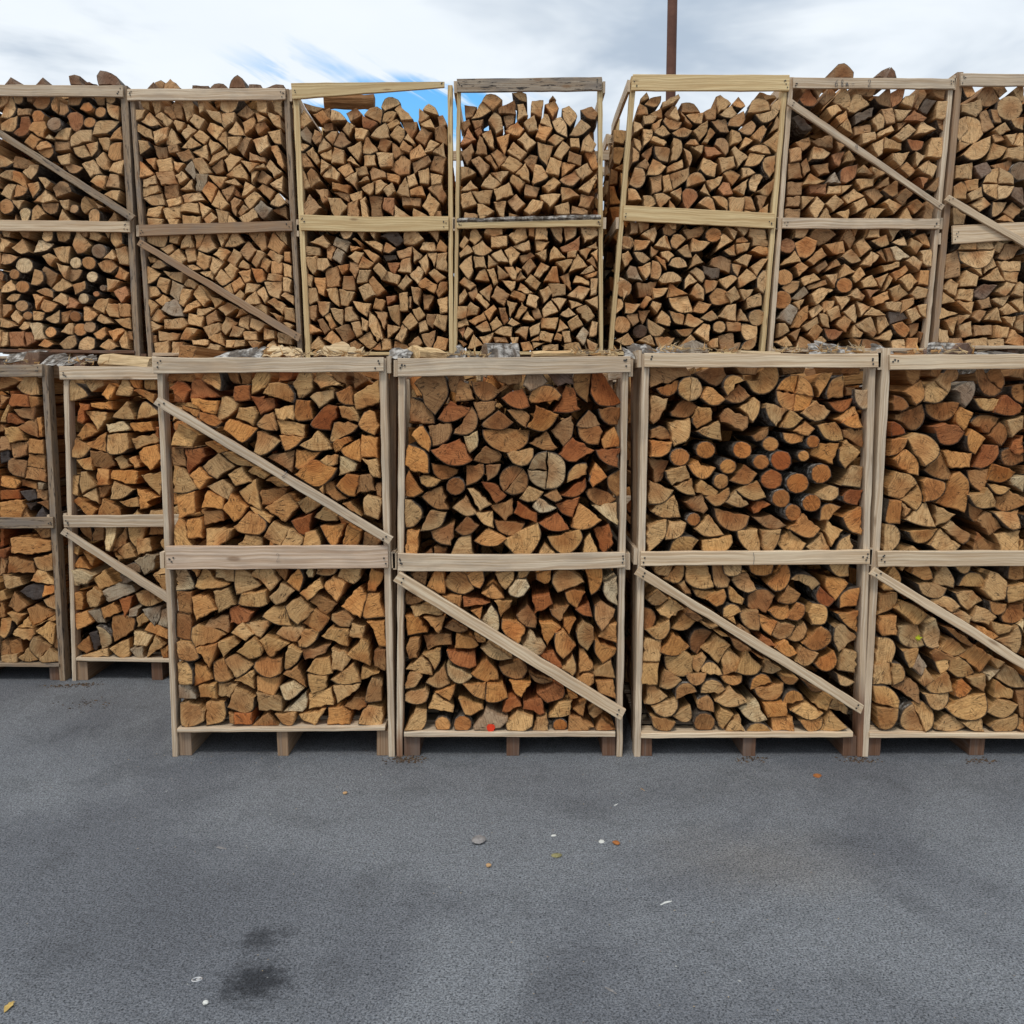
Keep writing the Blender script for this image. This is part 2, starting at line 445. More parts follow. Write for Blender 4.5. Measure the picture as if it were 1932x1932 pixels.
# ---------------------------------------------------------------- data (metres/millimetres in the yard, x across, z up)
CRATES = """!A1 3.970 
rail a -0.022 -1.481,1.721 -0.53,1.723 -0.532,1.664 -1.482,1.656
rail p -0.022 -1.464,0.933 -0.526,0.936 -0.525,0.839 -1.463,0.833
brace a -0.044 -1.458,1.56 -0.5,0.974 -0.521,0.943 -1.481,1.531
post a 0 -1.476,1.719 -1.453,1.719 -1.459,0.022 -1.482,0.022
post a 0 -0.553,1.719 -0.523,1.719 -0.511,0.013 -0.538,0.013
sidepost n 0.09 -0.521,1.731 -0.492,1.731 -0.519,-0.022 -0.543,-0.022
deck a -0.012 -1.452,0.133 -0.551,0.142 -0.552,0.122 -1.453,0.113
runner n 0.0 -1.454,0.109 -1.4,0.109 -1.403,0.015 -1.457,0.015
runner n 0.0 -1.023,0.114 -0.976,0.114 -0.979,0.013 -1.026,0.013
runner n 0.0 -0.588,0.118 -0.538,0.118 -0.539,0.013 -0.59,0.013
!A2 3.970 
rail a -0.022 -0.472,1.718 0.489,1.727 0.49,1.66 -0.473,1.642
rail a -0.022 -0.484,0.902 0.479,0.909 0.48,0.842 -0.485,0.827
brace f -0.044 -0.474,0.827 0.489,0.226 0.467,0.18 -0.503,0.788
post a 0 -0.471,1.717 -0.445,1.717 -0.478,-0.001 -0.505,-0.001
post a 0 0.458,1.727 0.483,1.727 0.482,-0.005 0.456,-0.005
sidepost n 0.15 0.519,1.723 0.551,1.723 0.572,-0.036 0.547,-0.036
deck a -0.012 -0.469,0.117 0.448,0.117 0.448,0.095 -0.469,0.093
runner w 0.0 -0.47,0.089 -0.402,0.089 -0.403,-0.007 -0.472,-0.007
runner w 0.0 -0.023,0.091 0.031,0.091 0.031,-0.009 -0.023,-0.009
runner w 0.0 0.394,0.091 0.451,0.091 0.452,-0.007 0.395,-0.007
!A3 3.970 
rail f -0.022 0.546,1.739 1.511,1.736 1.514,1.68 0.547,1.682
rail f -0.022 0.545,0.909 1.513,0.917 1.516,0.857 0.546,0.849
brace f -0.044 0.539,0.849 1.511,0.246 1.498,0.207 0.518,0.817
post a 0 0.541,1.737 0.571,1.737 0.561,-0.005 0.534,-0.005
post a 0 1.483,1.733 1.512,1.733 1.532,-0.009 1.507,-0.009
deck f -0.012 0.561,0.11 1.479,0.117 1.48,0.093 0.561,0.088
runner w 0.0 0.563,0.084 0.611,0.084 0.613,-0.009 0.564,-0.009
runner w 0.0 1.005,0.085 1.061,0.085 1.064,-0.011 1.008,-0.011
runner w 0.0 1.442,0.089 1.5,0.089 1.504,-0.011 1.446,-0.011
!A4 3.970 
rail f -0.022 1.558,1.732 2.501,1.737 2.506,1.68 1.564,1.67
rail f -0.022 1.546,0.911 2.52,0.916 2.524,0.852 1.552,0.844
brace f -0.044 1.534,0.846 2.525,0.247 2.507,0.207 1.511,0.817
post a 0 1.539,1.761 1.573,1.761 1.556,-0.009 1.527,-0.009
post a 0 2.479,1.733 2.506,1.733 2.533,-0.009 2.506,-0.009
deck f -0.012 1.552,0.113 2.474,0.106 2.475,0.084 1.553,0.09
runner w 0.0 1.557,0.085 1.608,0.085 1.612,-0.007 1.561,-0.007
runner w 0.0 1.998,0.082 2.063,0.082 2.068,-0.012 2.004,-0.012
runner w 0.0 2.439,0.082 2.495,0.082 2.501,-0.012 2.446,-0.012
!B0 5.090 
rail o -0.022 -3.447,1.723 -2.494,1.734 -2.498,1.669 -3.452,1.664
rail o -0.022 -3.481,0.911 -2.482,0.917 -2.483,0.856 -3.485,0.856
post o 0 -2.507,1.73 -2.475,1.73 -2.475,-0.013 -2.508,-0.013
post o 0 -3.451,1.73 -3.421,1.73 -3.451,-0.013 -3.482,-0.013
deck o -0.012 -3.453,0.107 -2.5,0.1 -2.501,0.082 -3.455,0.086
runner w 0.0 -2.563,0.078 -2.503,0.078 -2.508,-0.017 -2.568,-0.017
runner w 0.0 -3.01,0.081 -2.943,0.081 -2.95,-0.017 -3.016,-0.017
runner w 0.0 -3.463,0.083 -3.403,0.083 -3.411,-0.017 -3.471,-0.017
!B1 5.090 
rail a -0.022 -2.401,1.723 -1.443,1.721 -1.445,1.656 -2.401,1.654
rail a -0.022 -2.427,0.926 -1.448,0.933 -1.45,0.865 -2.424,0.861
brace a -0.044 -2.414,0.859 -1.476,0.237 -1.495,0.188 -2.437,0.831
post a 0 -2.393,1.722 -2.365,1.722 -2.416,0.01 -2.438,0.01
post a 0 -1.485,1.722 -1.457,1.722 -1.481,0.005 -1.507,0.005
deck a -0.012 -2.404,0.136 -1.5,0.123 -1.501,0.102 -2.405,0.116
runner n 0.0 -2.408,0.108 -2.351,0.108 -2.356,0.005 -2.414,0.005
runner w 0.0 -1.995,0.101 -1.938,0.101 -1.942,0.001 -2,0.001
runner w 0.0 -1.566,0.099 -1.509,0.099 -1.512,0.001 -1.57,0.001
!C0 6.150 
rail a -0.022 -3.351,3.49 -2.412,3.48 -2.415,3.414 -3.355,3.423
rail f -0.022 -3.376,2.674 -2.409,2.664 -2.412,2.598 -3.38,2.608
brace o -0.044 -3.316,3.298 -2.361,2.697 -2.395,2.663 -3.329,3.26
post o 0 -2.438,3.487 -2.393,3.487 -2.392,1.814 -2.428,1.814
post o 0 -3.363,3.492 -3.333,3.492 -3.33,1.814 -3.361,1.814
deck w -0.012 -3.351,1.871 -2.421,1.861 -2.422,1.841 -3.352,1.851
!C1 6.150 
rail a -0.022 -2.386,3.461 -1.406,3.466 -1.408,3.397 -2.389,3.393
rail n -0.022 -2.354,2.642 -1.388,2.667 -1.387,2.605 -2.355,2.573
brace n -0.044 -2.34,2.55 -1.344,1.958 -1.363,1.915 -2.362,2.516
post o 0 -2.384,3.464 -2.354,3.464 -2.312,1.814 -2.34,1.814
post o 0 -1.424,3.468 -1.389,3.468 -1.348,1.814 -1.376,1.814
deck a -0.012 -2.306,1.846 -1.372,1.846 -1.373,1.826 -2.307,1.826
!C2 6.150 
rail y -0.022 -1.37,3.497 -0.419,3.504 -0.419,3.471 -1.363,3.4
rail y -0.022 -1.334,2.706 -0.4,2.696 -0.401,2.608 -1.332,2.61
post y 0 -1.368,3.497 -1.331,3.497 -1.296,1.826 -1.327,1.826
post y 0 -0.4,3.49 -0.371,3.49 -0.378,1.826 -0.404,1.826
deck y -0.012 -1.293,1.851 -0.405,1.851 -0.405,1.831 -1.293,1.831
!C3 6.150 
rail k -0.022 -0.342,3.521 0.557,3.532 0.558,3.452 -0.34,3.442
rail y -0.022 -0.348,2.657 0.562,2.676 0.562,2.632 -0.348,2.62
bark_edge k -0.03 -0.347,2.687 0.561,2.711 0.561,2.675 -0.347,2.655
post y 0 -0.341,3.521 -0.318,3.521 -0.355,1.826 -0.378,1.826
post y 0 0.534,3.53 0.562,3.53 0.586,1.826 0.563,1.826
deck y -0.012 -0.354,1.854 0.562,1.854 0.562,1.833 -0.354,1.833
!C4 6.150 
rail y -0.022 0.75,3.549 1.718,3.544 1.719,3.45 0.739,3.452
rail y -0.022 0.704,2.762 1.654,2.713 1.652,2.62 0.7,2.669
post y 0 0.743,3.544 0.775,3.544 0.645,1.826 0.62,1.826
post y 0 1.685,3.544 1.717,3.544 1.625,1.826 1.599,1.826
deck y -0.012 0.644,1.851 1.595,1.851 1.596,1.831 0.644,1.831
!C5 6.150 
rail a -0.022 1.741,3.53 2.742,3.523 2.745,3.461 1.743,3.466
rail a -0.022 1.703,2.686 2.693,2.679 2.696,2.618 1.705,2.62
brace a -0.044 1.727,3.398 2.711,2.757 2.693,2.728 1.703,3.362
post a 0 1.722,3.537 1.752,3.537 1.674,1.826 1.648,1.826
post a 0 2.719,3.525 2.749,3.525 2.669,1.826 2.645,1.826
deck a -0.012 1.669,1.871 2.638,1.877 2.639,1.856 1.67,1.851
!C6 6.150 
rail a -0.022 2.777,3.554 3.763,3.544 3.768,3.476 2.781,3.48
rail f -0.022 2.778,2.637 3.738,2.684 3.745,2.593 2.787,2.524
brace f -0.044 2.738,2.821 3.745,2.269 3.727,2.23 2.71,2.789
post n 0 2.764,3.568 2.804,3.568 2.73,1.826 2.694,1.826
post n 0 3.742,3.551 3.771,3.551 3.723,1.826 3.692,1.826
deck a -0.012 2.722,1.892 3.68,1.892 3.681,1.871 2.723,1.871
!D0 7.170 
rail a -0.022 0.704,3.465 1.658,3.465 1.66,3.401 0.705,3.401
rail a -0.022 0.701,2.715 1.664,2.715 1.666,2.652 0.702,2.652
post a 0 0.706,3.469 0.741,3.469 0.731,1.902 0.698,1.902
post a 0 1.622,3.469 1.657,3.469 1.666,1.902 1.636,1.902"""
LOGS = """#A1L
p* 21 -1443,731 ~-1368,741 ~-1376,787 -1403,848 -1438,853
o 2 -1345,796 -1323,856 -1382,856
t* 11 -1339,743 -1245,748 -1210,763 -1269,783 -1283,798 -1320,849 -1359,753
t* 13 -1269,793 -1191,773 -1183,854 -1261,854
t* 21 ~-1192,766 -1184,716 -1094,746 -1079,756 -1165,843 -1185,838
t* 19 -1077,777 -1039,732 -998,777 -1036,853 -1090,853 -1121,797
b 40 -978,773 -956,849 -1006,849 -1036,834
o 7 -912,729 ~-891,794 -909,840 -965,774
p 10 -871,794 -852,794 -850,854 -874,855
t 9 ~-801,799 ~-757,809 -736,855 -825,855 -840,809
t* 21 -680,762 -650,787 -644,853 -723,853 -749,792
o 23 -621,731 -586,731 -556,781 -551,806 -604,837
t 4 -877,694 -807,749 -821,794 -911,724
o 5 -749,689 -712,769 -766,799 -806,754
b* 19 -1436,640 -1377,635 -1373,731 -1437,726
o* 6 -1358,603 -1267,653 -1309,718 -1374,708
t* 12 -1264,637 -1189,672 -1216,748 -1280,733
t* 14 ~-1184,672 ~-1139,662 ~-1080,662 -1050,677 -1053,737 -1162,722 -1173,702
t 7 -1013,673 -973,689 -932,734 -990,769 -1041,709
t* 1 ~-953,619 -919,589 -853,649 -911,709 -971,669
b 25 -804,623 -753,674 -841,719 -872,684
o* 9 -651,617 -625,713 -654,753 -734,668
o* 14 ~-642,621 ~-592,616 -547,621 -570,722 -620,722
t* 22 ~-1044,598 ~-1009,583 -950,578 -982,664 -1037,659 -1078,619
r* 23 -1219,588 -1135,598 -1113,639 -1192,664 -1217,654
b* 29 ~-1454,525 ~-1425,515 -1390,515 -1385,632 -1450,632
b 32 -1333,560 -1278,566 -1229,545 -1226,621 -1307,606
t* 16 ~-1384,528 -1366,488 -1281,508 -1240,538 -1284,564 -1352,589 -1378,574
t 2 -1146,517 -1110,547 -1158,598 -1209,552
t 21 -1086,527 -1050,578 -1049,603 -1154,588
o* 18 -859,564 -834,548 -794,594 -788,609 -847,655 -908,589
t 21 ~-744,574 -704,573 -684,609 -712,654 -777,629 -783,604
t 19 -645,518 -634,578 -693,594 -704,533
o* 10 -597,565 -574,489 -544,489 -547,606 -626,601
t 10 -1017,545 -968,520 -929,510 -897,565 -902,576 -991,576 -1012,555
t 3 -917,491 ~-887,486 ~-847,516 -831,557 -895,567 -921,516
t* 15 -784,518 -710,488 -704,564 -783,574 -823,534
t* 2 -1439,435 ~-1394,425 ~-1349,440 -1367,491 -1391,511 -1445,511
o 2 -1333,445 -1310,394 -1278,475 -1271,506 -1362,486
t 5 -1250,439 -1178,505 -1196,541 -1267,510
t* 4 -1139,434 -1084,450 -1073,475 -1111,536 -1193,465
t* 8 -1045,443 -959,505 -1062,540 -1093,515
t 2 -978,450 ~-985,384 ~-929,420 -903,470 -947,501 -962,496
b 12 -895,432 -805,463 -784,498 -914,478
t* 4 -780,388 -735,378 -694,439 -728,470 -778,485
t* 3 -654,424 -614,404 -618,490 -647,531 -713,455
b 23 -597,398 -552,377 -546,475 -596,469
t 1 -1438,327 -1378,327 ~-1381,388 -1409,424 -1449,414
o 21 -1380,311 -1299,342 -1326,398 -1376,413
t* 15 ~-1286,338 -1246,333 -1211,349 -1248,436 -1298,415
t* 4 -1202,362 ~-1192,352 ~-1147,378 -1121,408 -1204,454 -1239,434
o* 6 ~-1121,397 ~-1087,367 ~-1037,356 -997,377 -995,438 -1090,438 -1115,418
b 23 -956,346 -897,299 -929,408 -995,367
t* 9 ~-866,371 ~-817,361 -777,371 -790,443 -850,437 -891,381
t* 3 ~-761,326 ~-721,321 -656,336 -684,418 -786,342
t 20 -658,337 -638,342 -577,373 -652,398
t* 23 ~-640,242 ~-605,237 -570,242 -564,314 -573,345 -608,351 -629,304
t 11 -1174,334 -1121,298 -1118,385 -1204,339
o* 12 -1106,293 -1031,272 -1010,313 -1004,354 -1109,354
p 2 ~-984,254 ~-944,265 -908,300 -952,336 -1007,316
t 3 ~-881,321 -868,280 -802,311 -801,362 -885,367
g 8 -1448,262 ~-1413,257 -1373,257 -1401,319 -1446,319
t 7 -1357,263 -1282,258 -1285,325 -1360,314
t 20 -1280,269 -1230,259 -1193,321 -1278,321
t* 4 ~-1202,207 ~-1163,191 ~-1127,207 -1120,263 -1199,310 -1237,222
t* 1 -1100,208 -1000,203 -999,259 -1018,275 -1108,290
p 22 -915,195 -899,211 -897,283 -995,200
t* 13 -886,209 -776,230 -784,307 -885,276
t 4 -758,238 -677,295 -656,326 -776,315
b 29 -668,198 -637,214 -641,255 -691,260 -733,219
t* 4 ~-1437,138 ~-1376,139 -1340,160 -1334,206 -1407,248 -1443,237
t* 9 -1333,138 ~-1261,153 ~-1245,199 -1253,241 -1328,241
b 0 -1228,151 -1208,146 -1207,192 -1231,202
r -1 -1207,146 -1132,146 -1131,198 -1206,198
b 4 -1054,138 -1018,139 -1062,196 -1134,138
t 1 ~-996,145 ~-957,138 -946,156 -940,197 -1030,192
t 8 -912,158 -858,138 -810,215 -931,184
o* 9 -806,142 -706,142 -705,194 -739,225 -800,215
t* 9 ~-615,138 -565,138 -568,210 -628,225 -670,148
#A1U
b* 22 -1440,1623 -1329,1622 -1341,1681 -1423,1680 -1439,1642
r 9 -1376,1536 -1340,1589 -1373,1622 -1396,1627 -1431,1598
r* 22 -1350,1555 -1224,1560 -1304,1632 -1333,1632
t 2 -1236,1594 ~-1217,1584 ~-1211,1622 -1223,1680 -1261,1680 -1292,1632
b 29 -1170,1618 -1137,1613 -1149,1681 -1207,1681
b 24 -1130,1613 -1101,1613 -1089,1685 -1142,1681
r 7 -1161,1541 -1094,1550 -1092,1607 -1159,1603
t* 12 -1089,1570 -1031,1598 -1016,1622 -1004,1680 -1057,1675 -1087,1627
t* 1 -1038,1574 -961,1550 -923,1536 ~-914,1536 ~-908,1574 -936,1612 -1012,1617
r 17 -977,1618 -924,1632 -904,1680 -971,1680
t* 2 -894,1555 -879,1555 -830,1598 -833,1680 -876,1680 -916,1617
t 3 -796,1594 -714,1612 -742,1631 -803,1680 -829,1627
b 26 -746,1637 -694,1613 -702,1685 -769,1681
b 39 -662,1594 -603,1628 -608,1637 -665,1681
o 3 ~-724,1541 ~-701,1526 -662,1526 -666,1574 -675,1607 -738,1579
t* 6 -653,1507 -604,1522 -556,1536 -554,1631 -661,1569
t 15 -810,1512 -746,1555 -741,1593 -833,1574 -847,1560
o* 22 ~-915,1468 ~-876,1458 -837,1468 -845,1545 -908,1550
r 21 -1056,1483 -997,1516 -1000,1555 -1044,1550 -1038,1564 -1096,1564
o 10 -1342,1531 -1295,1497 -1242,1488 -1226,1545 -1346,1555
t 23 -1235,1507 -1238,1453 -1158,1507 -1148,1531 -1200,1564 -1219,1559
t 2 -1157,1473 -1086,1439 -1065,1492 -1079,1521 -1141,1516
o 20 -1385,1511 -1319,1473 -1313,1506 -1385,1526
o 7 -1310,1468 ~-1267,1439 ~-1239,1434 -1219,1454 -1251,1487 -1309,1497
o* 4 -1208,1425 -1166,1391 ~-1133,1367 ~-1093,1396 -1068,1429 -1111,1444 -1183,1468 -1198,1453
t 3 ~-1071,1444 ~-1029,1420 -985,1420 -985,1444 -1002,1497 -1036,1487
t 8 -980,1468 -917,1463 -915,1526 -993,1511
t* 19 -970,1405 -878,1390 -872,1443 -925,1458 -987,1463
o 5 -967,1362 ~-954,1333 ~-910,1352 -875,1390 -923,1400 -976,1400
r* 21 ~-847,1444 ~-813,1424 -765,1420 -759,1458 -740,1473 -734,1521 -772,1530 -802,1506
t 15 -713,1473 -646,1454 -641,1468 -664,1521 -727,1521
o* 9 ~-645,1444 ~-616,1415 -578,1400 -558,1439 -576,1497 -596,1506 -620,1497
t* 13 ~-764,1371 ~-715,1391 ~-666,1415 -646,1439 -690,1458 -748,1453
t* 2 -1085,1328 ~-1056,1313 ~-1027,1323 ~-997,1347 -972,1376 -1053,1419 -1072,1415
t* 2 ~-850,1337 ~-802,1333 -758,1342 -768,1366 -815,1419 -839,1390 -894,1357
o 5 -744,1328 -676,1376 -685,1395 -753,1366
o* 16 -634,1307 -566,1303 -565,1390 -632,1404
o 10 ~-706,1312 ~-678,1298 -639,1288 -642,1385 -725,1341
t* 8 -1431,1357 -1344,1352 -1323,1400 -1403,1448 -1425,1390
b 31 -1446,1321 -1438,1272 -1380,1267 -1387,1345 -1440,1350
r* 17 -1371,1234 -1346,1263 -1291,1312 -1299,1346 -1377,1341
o 7 -1285,1361 -1238,1323 -1209,1332 -1260,1375 -1289,1371
t 19 ~-1198,1297 ~-1160,1273 -1102,1268 -1130,1292 -1206,1331 -1226,1326
t* 17 ~-1288,1234 -1250,1214 -1170,1268 -1236,1326 -1311,1268
o 6 -1321,1171 -1271,1220 -1318,1268 -1363,1229
t* 14 ~-1379,1155 -1329,1175 -1394,1263 -1408,1263 -1437,1155
t 13 -1171,1185 -1097,1204 -1139,1268 -1203,1234
t 21 -1050,1214 -1035,1228 -1097,1267 -1117,1248
t 17 -976,1180 -952,1184 -1023,1223 -1043,1209
b 21 -984,1278 -931,1243 -925,1292 -919,1336 -1012,1321 -1032,1307
o* 23 ~-906,1253 ~-872,1268 ~-837,1297 -807,1331 -909,1341 -921,1263
t 3 -774,1269 -736,1279 -730,1317 -778,1317 -808,1293
o* 10 ~-827,1180 ~-758,1224 -737,1263 -844,1297 -923,1234
p 18 -734,1229 -665,1248 -655,1278 -698,1307 -727,1312
t 4 -585,1225 -556,1220 -569,1303 -632,1303
o* 12 ~-724,1160 ~-691,1141 -666,1141 -645,1229 -699,1238 -748,1185
b 13 -661,1150 -578,1165 -596,1238 -640,1233
t 16 -800,1150 -799,1194 -818,1170
b 37 -793,1153 -745,1118 -701,1128 -730,1153 -763,1202 -797,1197
b 30 -575,1144 -556,1134 -555,1197 -575,1197
t 21 -1229,1135 -1200,1125 -1184,1174 -1226,1213 -1296,1184
o 8 -1315,1092 -1227,1087 -1221,1131 -1288,1165
t* 16 -1135,1120 -1063,1081 -1078,1218 -1163,1160
b 31 -1065,1104 -1031,1104 -971,1133 -960,1173 -1063,1168
o* 14 -1228,1086 -1181,1032 -1151,1051 -1121,1096 -1192,1155
o* 11 -964,1032 -908,1096 -951,1155 -1050,1091
t 20 -876,1066 -822,1100 -864,1144 -914,1115
o* 22 -1425,1045 -1346,1070 -1342,1164 -1436,1149
b 27 -1314,1015 -1230,1035 -1233,1079 -1321,1084
t 16 -1082,1056 -1030,1026 -1014,1056 -1115,1095
o* 2 -1164,993 -1072,978 ~-1047,998 ~-1041,1033 -1079,1067 -1117,1077 -1183,1013
r 24 ~-914,980 -870,970 -848,1069 -942,1035
t 15 ~-797,1036 -743,1036 -748,1056 -801,1095 -841,1051
t 23 -641,1055 -688,1119 -723,1109
b 39 -728,1013 -698,1023 -742,1053
t* 7 -627,1062 -569,1042 -553,1131 -611,1150 -626,1136
o 9 -1380,962 -1316,962 -1322,1051 -1381,1041
t* 16 -1438,922 -1389,907 -1359,922 -1387,971 -1390,1025 -1418,1050 -1434,1021
t* 1 -1300,910 -1215,949 -1184,1003 -1301,1003
t* 11 -1062,913 -1065,962 -1133,981 -1180,908
t* 4 -985,924 -944,1002 -1011,1037 -1057,968
o 3 -991,909 -1028,953 -1044,914
t* 2 -906,910 -890,963 -943,1007 -989,915
t* 18 -806,912 -838,995 -883,985 -904,907
o* 3 ~-782,948 -753,914 -712,1022 -815,1017
o* 6 -660,919 -644,992 -697,1022 -729,919
b 24 -579,906 -559,950 -632,984 -638,906
#A2L
b 25 -421,781 -372,756 -361,837 -435,806
o* 12 -316,723 -287,723 -286,758 -300,839 -330,839 -365,753
t* 23 ~-287,751 ~-252,726 ~-203,716 -163,741 -197,806 -246,837 -291,776
o 20 ~-172,757 -137,742 ~-118,777 -127,838 -196,802
t 4 -57,775 -28,740 7,785 12,841 -72,810
t 10 27,789 ~61,794 91,845 27,844
o 12 ~102,783 141,763 156,768 175,839 102,808
t* 8 ~171,769 196,729 309,774 279,804 225,850 176,804
o* 5 340,714 ~369,735 ~388,785 383,855 309,840
p 8 ~390,734 ~410,694 455,668 448,799 394,769
o 17 -63,697 -33,701 -82,762 -132,722
p 1 ~-8,715 ~27,705 ~51,715 76,755 61,785 12,780 -17,730
b 30 -458,673 ~-423,668 -378,688 -457,719
o 11 -261,683 -222,662 -217,713 -301,713
r 6 -206,668 -118,673 -93,683 -211,709
r 14 97,631 176,677 161,722 87,707
o 15 ~241,682 281,656 315,727 266,742 226,727
t 12 -417,621 -371,636 -303,626 -297,636 -332,672 -436,667
o 2 -137,609 -127,664 -177,649
p 23 ~-63,552 ~-58,623 -88,669 -133,603
t 19 -48,615 -8,660 2,691 -77,691
b* 44 ~28,598 ~63,568 102,563 107,609 67,670 18,619
b 15 ~172,626 207,600 246,671 162,651
r 12 ~306,626 346,621 331,682 272,651
b* 13 ~357,606 387,560 436,621 445,651 385,687 356,666
o* 18 -453,533 ~-409,543 -364,553 -403,624 -462,624
o 7 -317,546 -303,567 -287,622 -381,622
b 16 ~-263,559 ~-223,549 -193,559 -258,599 -292,574
o* 10 ~-47,570 -23,535 27,504 57,565 22,596 -43,606
o* 21 128,547 153,486 212,573 177,598 117,598
o 19 223,574 247,538 277,609 222,614
t* 6 ~287,505 327,470 356,521 351,576 306,607 277,551
b 16 -445,431 -410,436 -399,528 -443,523 -459,477
b* 42 -366,465 -326,486 -261,491 -265,537 -385,532
o 14 -183,478 -144,493 -173,529 -238,549 -248,483
t 17 ~-148,508 -114,508 -163,538
p 3 112,450 137,471 147,491 82,557 47,491
o* 2 ~182,516 ~192,466 222,435 276,496 256,521 221,567 187,552
o 16 453,503 452,594 417,589 373,528
o* 10 ~358,463 393,412 428,438 452,478 357,519
t 2 ~-98,445 ~-53,430 2,440 -98,511 -137,486
r* 30 ~-270,427 ~-235,401 -185,386 -155,396 -164,463 -284,468
t 15 -354,421 -335,380 ~-310,426 -309,477 -389,456
t 19 -415,373 -346,358 -350,399 -390,445 -460,389
r 8 202,392 217,397 182,463 118,453
o 20 289,368 349,388 354,399 313,475 293,475
t 2 263,358 277,378 ~277,414 262,455 213,393
o* 20 ~-154,342 -109,326 -59,342 -64,378 -108,434 -179,362
b* 26 ~-38,361 ~17,340 ~47,345 67,381 32,427 -58,397
p 8 ~-279,366 ~-249,330 ~-209,325 -174,355 -283,412
t 13 ~-320,303 -270,323 -294,405 -375,328
t 22 360,352 450,346 429,429 335,372
t 7 -465,299 ~-420,310 -390,356 -400,371 -444,376 -465,320
b 16 ~98,333 ~138,322 178,333 73,369
o 13 334,308 354,328 354,364 309,369 279,344
o 6 ~-164,269 -119,253 -114,330 -214,325
o* 3 -113,300 ~-113,249 ~-63,244 -18,264 -38,321 -108,326
o 4 12,285 42,264 82,336 -13,341
r* 7 153,237 ~223,263 228,299 188,330 108,283
o 5 -270,248 -250,299 -249,320 -334,289
t 8 ~-466,247 ~-416,232 ~-371,247 -361,283 -375,304 -466,273
o 8 375,283 450,258 439,340 364,335
o 18 255,254 289,259 244,285
t 7 ~-204,190 -179,185 -124,211 -129,231 -234,257
t 12 -361,209 -256,199 -251,225 -335,281 -366,214
r 10 -28,194 42,225 17,267 -28,251 -43,199
r 15 48,208 93,203 123,182 143,193 128,260 48,244
t 1 ~219,177 254,187 263,254 203,244 159,177
o 6 310,180 324,252 265,211
t 1 355,172 394,202 359,228 335,192
t* 4 ~-427,118 ~-392,118 ~-372,154 -371,206 -416,216 -468,118
o 9 ~-271,122 ~-265,140 ~-270,160 ~-284,174 ~-304,179 ~-324,172 ~-337,155 ~-337,134 ~-327,118 ~-309,118 ~-287,118
o 2 ~-207,184 ~-230,183 ~-248,169 ~-254,146 ~-250,124 ~-233,118 ~-211,118 ~-190,118 ~-177,131 ~-175,155 ~-187,174
Z* -3 -164,121 -124,118 -94,118 -49,131 -18,162 -18,178 -64,188 -113,219 -133,173 -169,136
t* 0 ~-23,120 ~12,118 ~57,118 87,140 92,177 22,203 -28,156
t 4 158,118 153,185 108,170 88,118
o 7 ~191,166 ~179,152 ~177,133 ~186,118 ~200,118 ~219,118 ~233,118 ~242,133 ~240,151 ~226,165 ~209,171
b -3 329,118 359,136 299,178 249,188 244,118
b 1 ~411,118 451,124 390,176 361,119
#A2U
b* 36 -61,1628 -13,1608 41,1623 36,1681 -90,1676
g* 6 75,1584 132,1608 151,1622 ~113,1670 ~65,1661 46,1608
k 12 191,1603 225,1618 258,1613 248,1671 143,1666
b 23 -256,1584 -231,1575 -221,1666 -274,1666
b* 12 ~-376,1569 ~-367,1526 -324,1483 ~-270,1560 ~-270,1608 -284,1666 -351,1666 -409,1617
b 12 -236,1541 -158,1550 -178,1612 -216,1631 -225,1622
b* 21 ~-153,1569 ~-120,1541 ~-81,1550 -47,1584 -105,1622 -172,1627
r* 12 ~-7,1521 ~41,1507 75,1521 45,1598 -46,1555
o* 16 80,1536 196,1545 210,1565 ~171,1603 ~114,1607 ~80,1584 70,1550
r* 30 202,1536 173,1497 ~236,1492 290,1507 275,1521 260,1598 226,1608
b* 26 ~255,1618 ~270,1575 319,1536 336,1681 ~298,1685 259,1676
r* 30 329,1574 ~363,1526 ~431,1521 460,1536 366,1681 337,1681
b* 44 -429,1458 -327,1448 ~-332,1487 ~-370,1535 -428,1559
r* 30 -315,1468 ~-286,1453 ~-242,1458 -194,1482 -174,1516 -261,1545
b* 24 -193,1482 -247,1405 ~-193,1400 ~-150,1429 ~-145,1482 -169,1521
b 19 -134,1463 -100,1483 -71,1507 -66,1540 -163,1540
b* 19 ~-129,1444 ~-81,1424 ~-32,1424 7,1453 -56,1506
b 18 ~22,1454 60,1429 75,1482 41,1506 -22,1506
o* 5 90,1473 61,1434 ~95,1420 ~133,1415 ~172,1444 196,1487 99,1526
b* 32 218,1351 ~252,1390 261,1443 251,1482 164,1419
b 41 ~272,1438 ~335,1429 374,1443 325,1506
b 39 ~375,1472 ~409,1443 448,1443 457,1516 364,1511
o 12 -383,1352 -350,1327 ~-340,1356 ~-344,1390 -373,1438 -387,1438 -422,1400
b* 33 -336,1351 ~-307,1356 ~-268,1380 -253,1419 -258,1448 -355,1438
p 19 -193,1351 -179,1322 ~-145,1351 ~-140,1380 -145,1419 -203,1395
r* 8 -344,1337 ~-320,1308 ~-267,1274 ~-204,1274 -169,1293 -222,1385 -276,1361
b* 33 ~-120,1389 ~-86,1350 ~-32,1326 ~16,1331 ~65,1365 75,1419 -125,1423
b 42 ~135,1335 174,1335 193,1345 144,1418 71,1365
b* 37 ~287,1389 ~326,1360 365,1360 384,1414 369,1438 277,1438
o 18 389,1342 451,1351 451,1390 431,1433 398,1409 378,1380
r* 18 ~237,1288 271,1288 349,1336 256,1390 198,1317
o* 5 -452,1274 -409,1245 -350,1240 ~-354,1317 ~-388,1346 -436,1361 -446,1337
b 38 ~-131,1281 ~-96,1277 -52,1291 -43,1316 -111,1355 -165,1291
t 8 ~2,1283 ~41,1269 ~65,1274 ~90,1308 90,1341 -22,1322
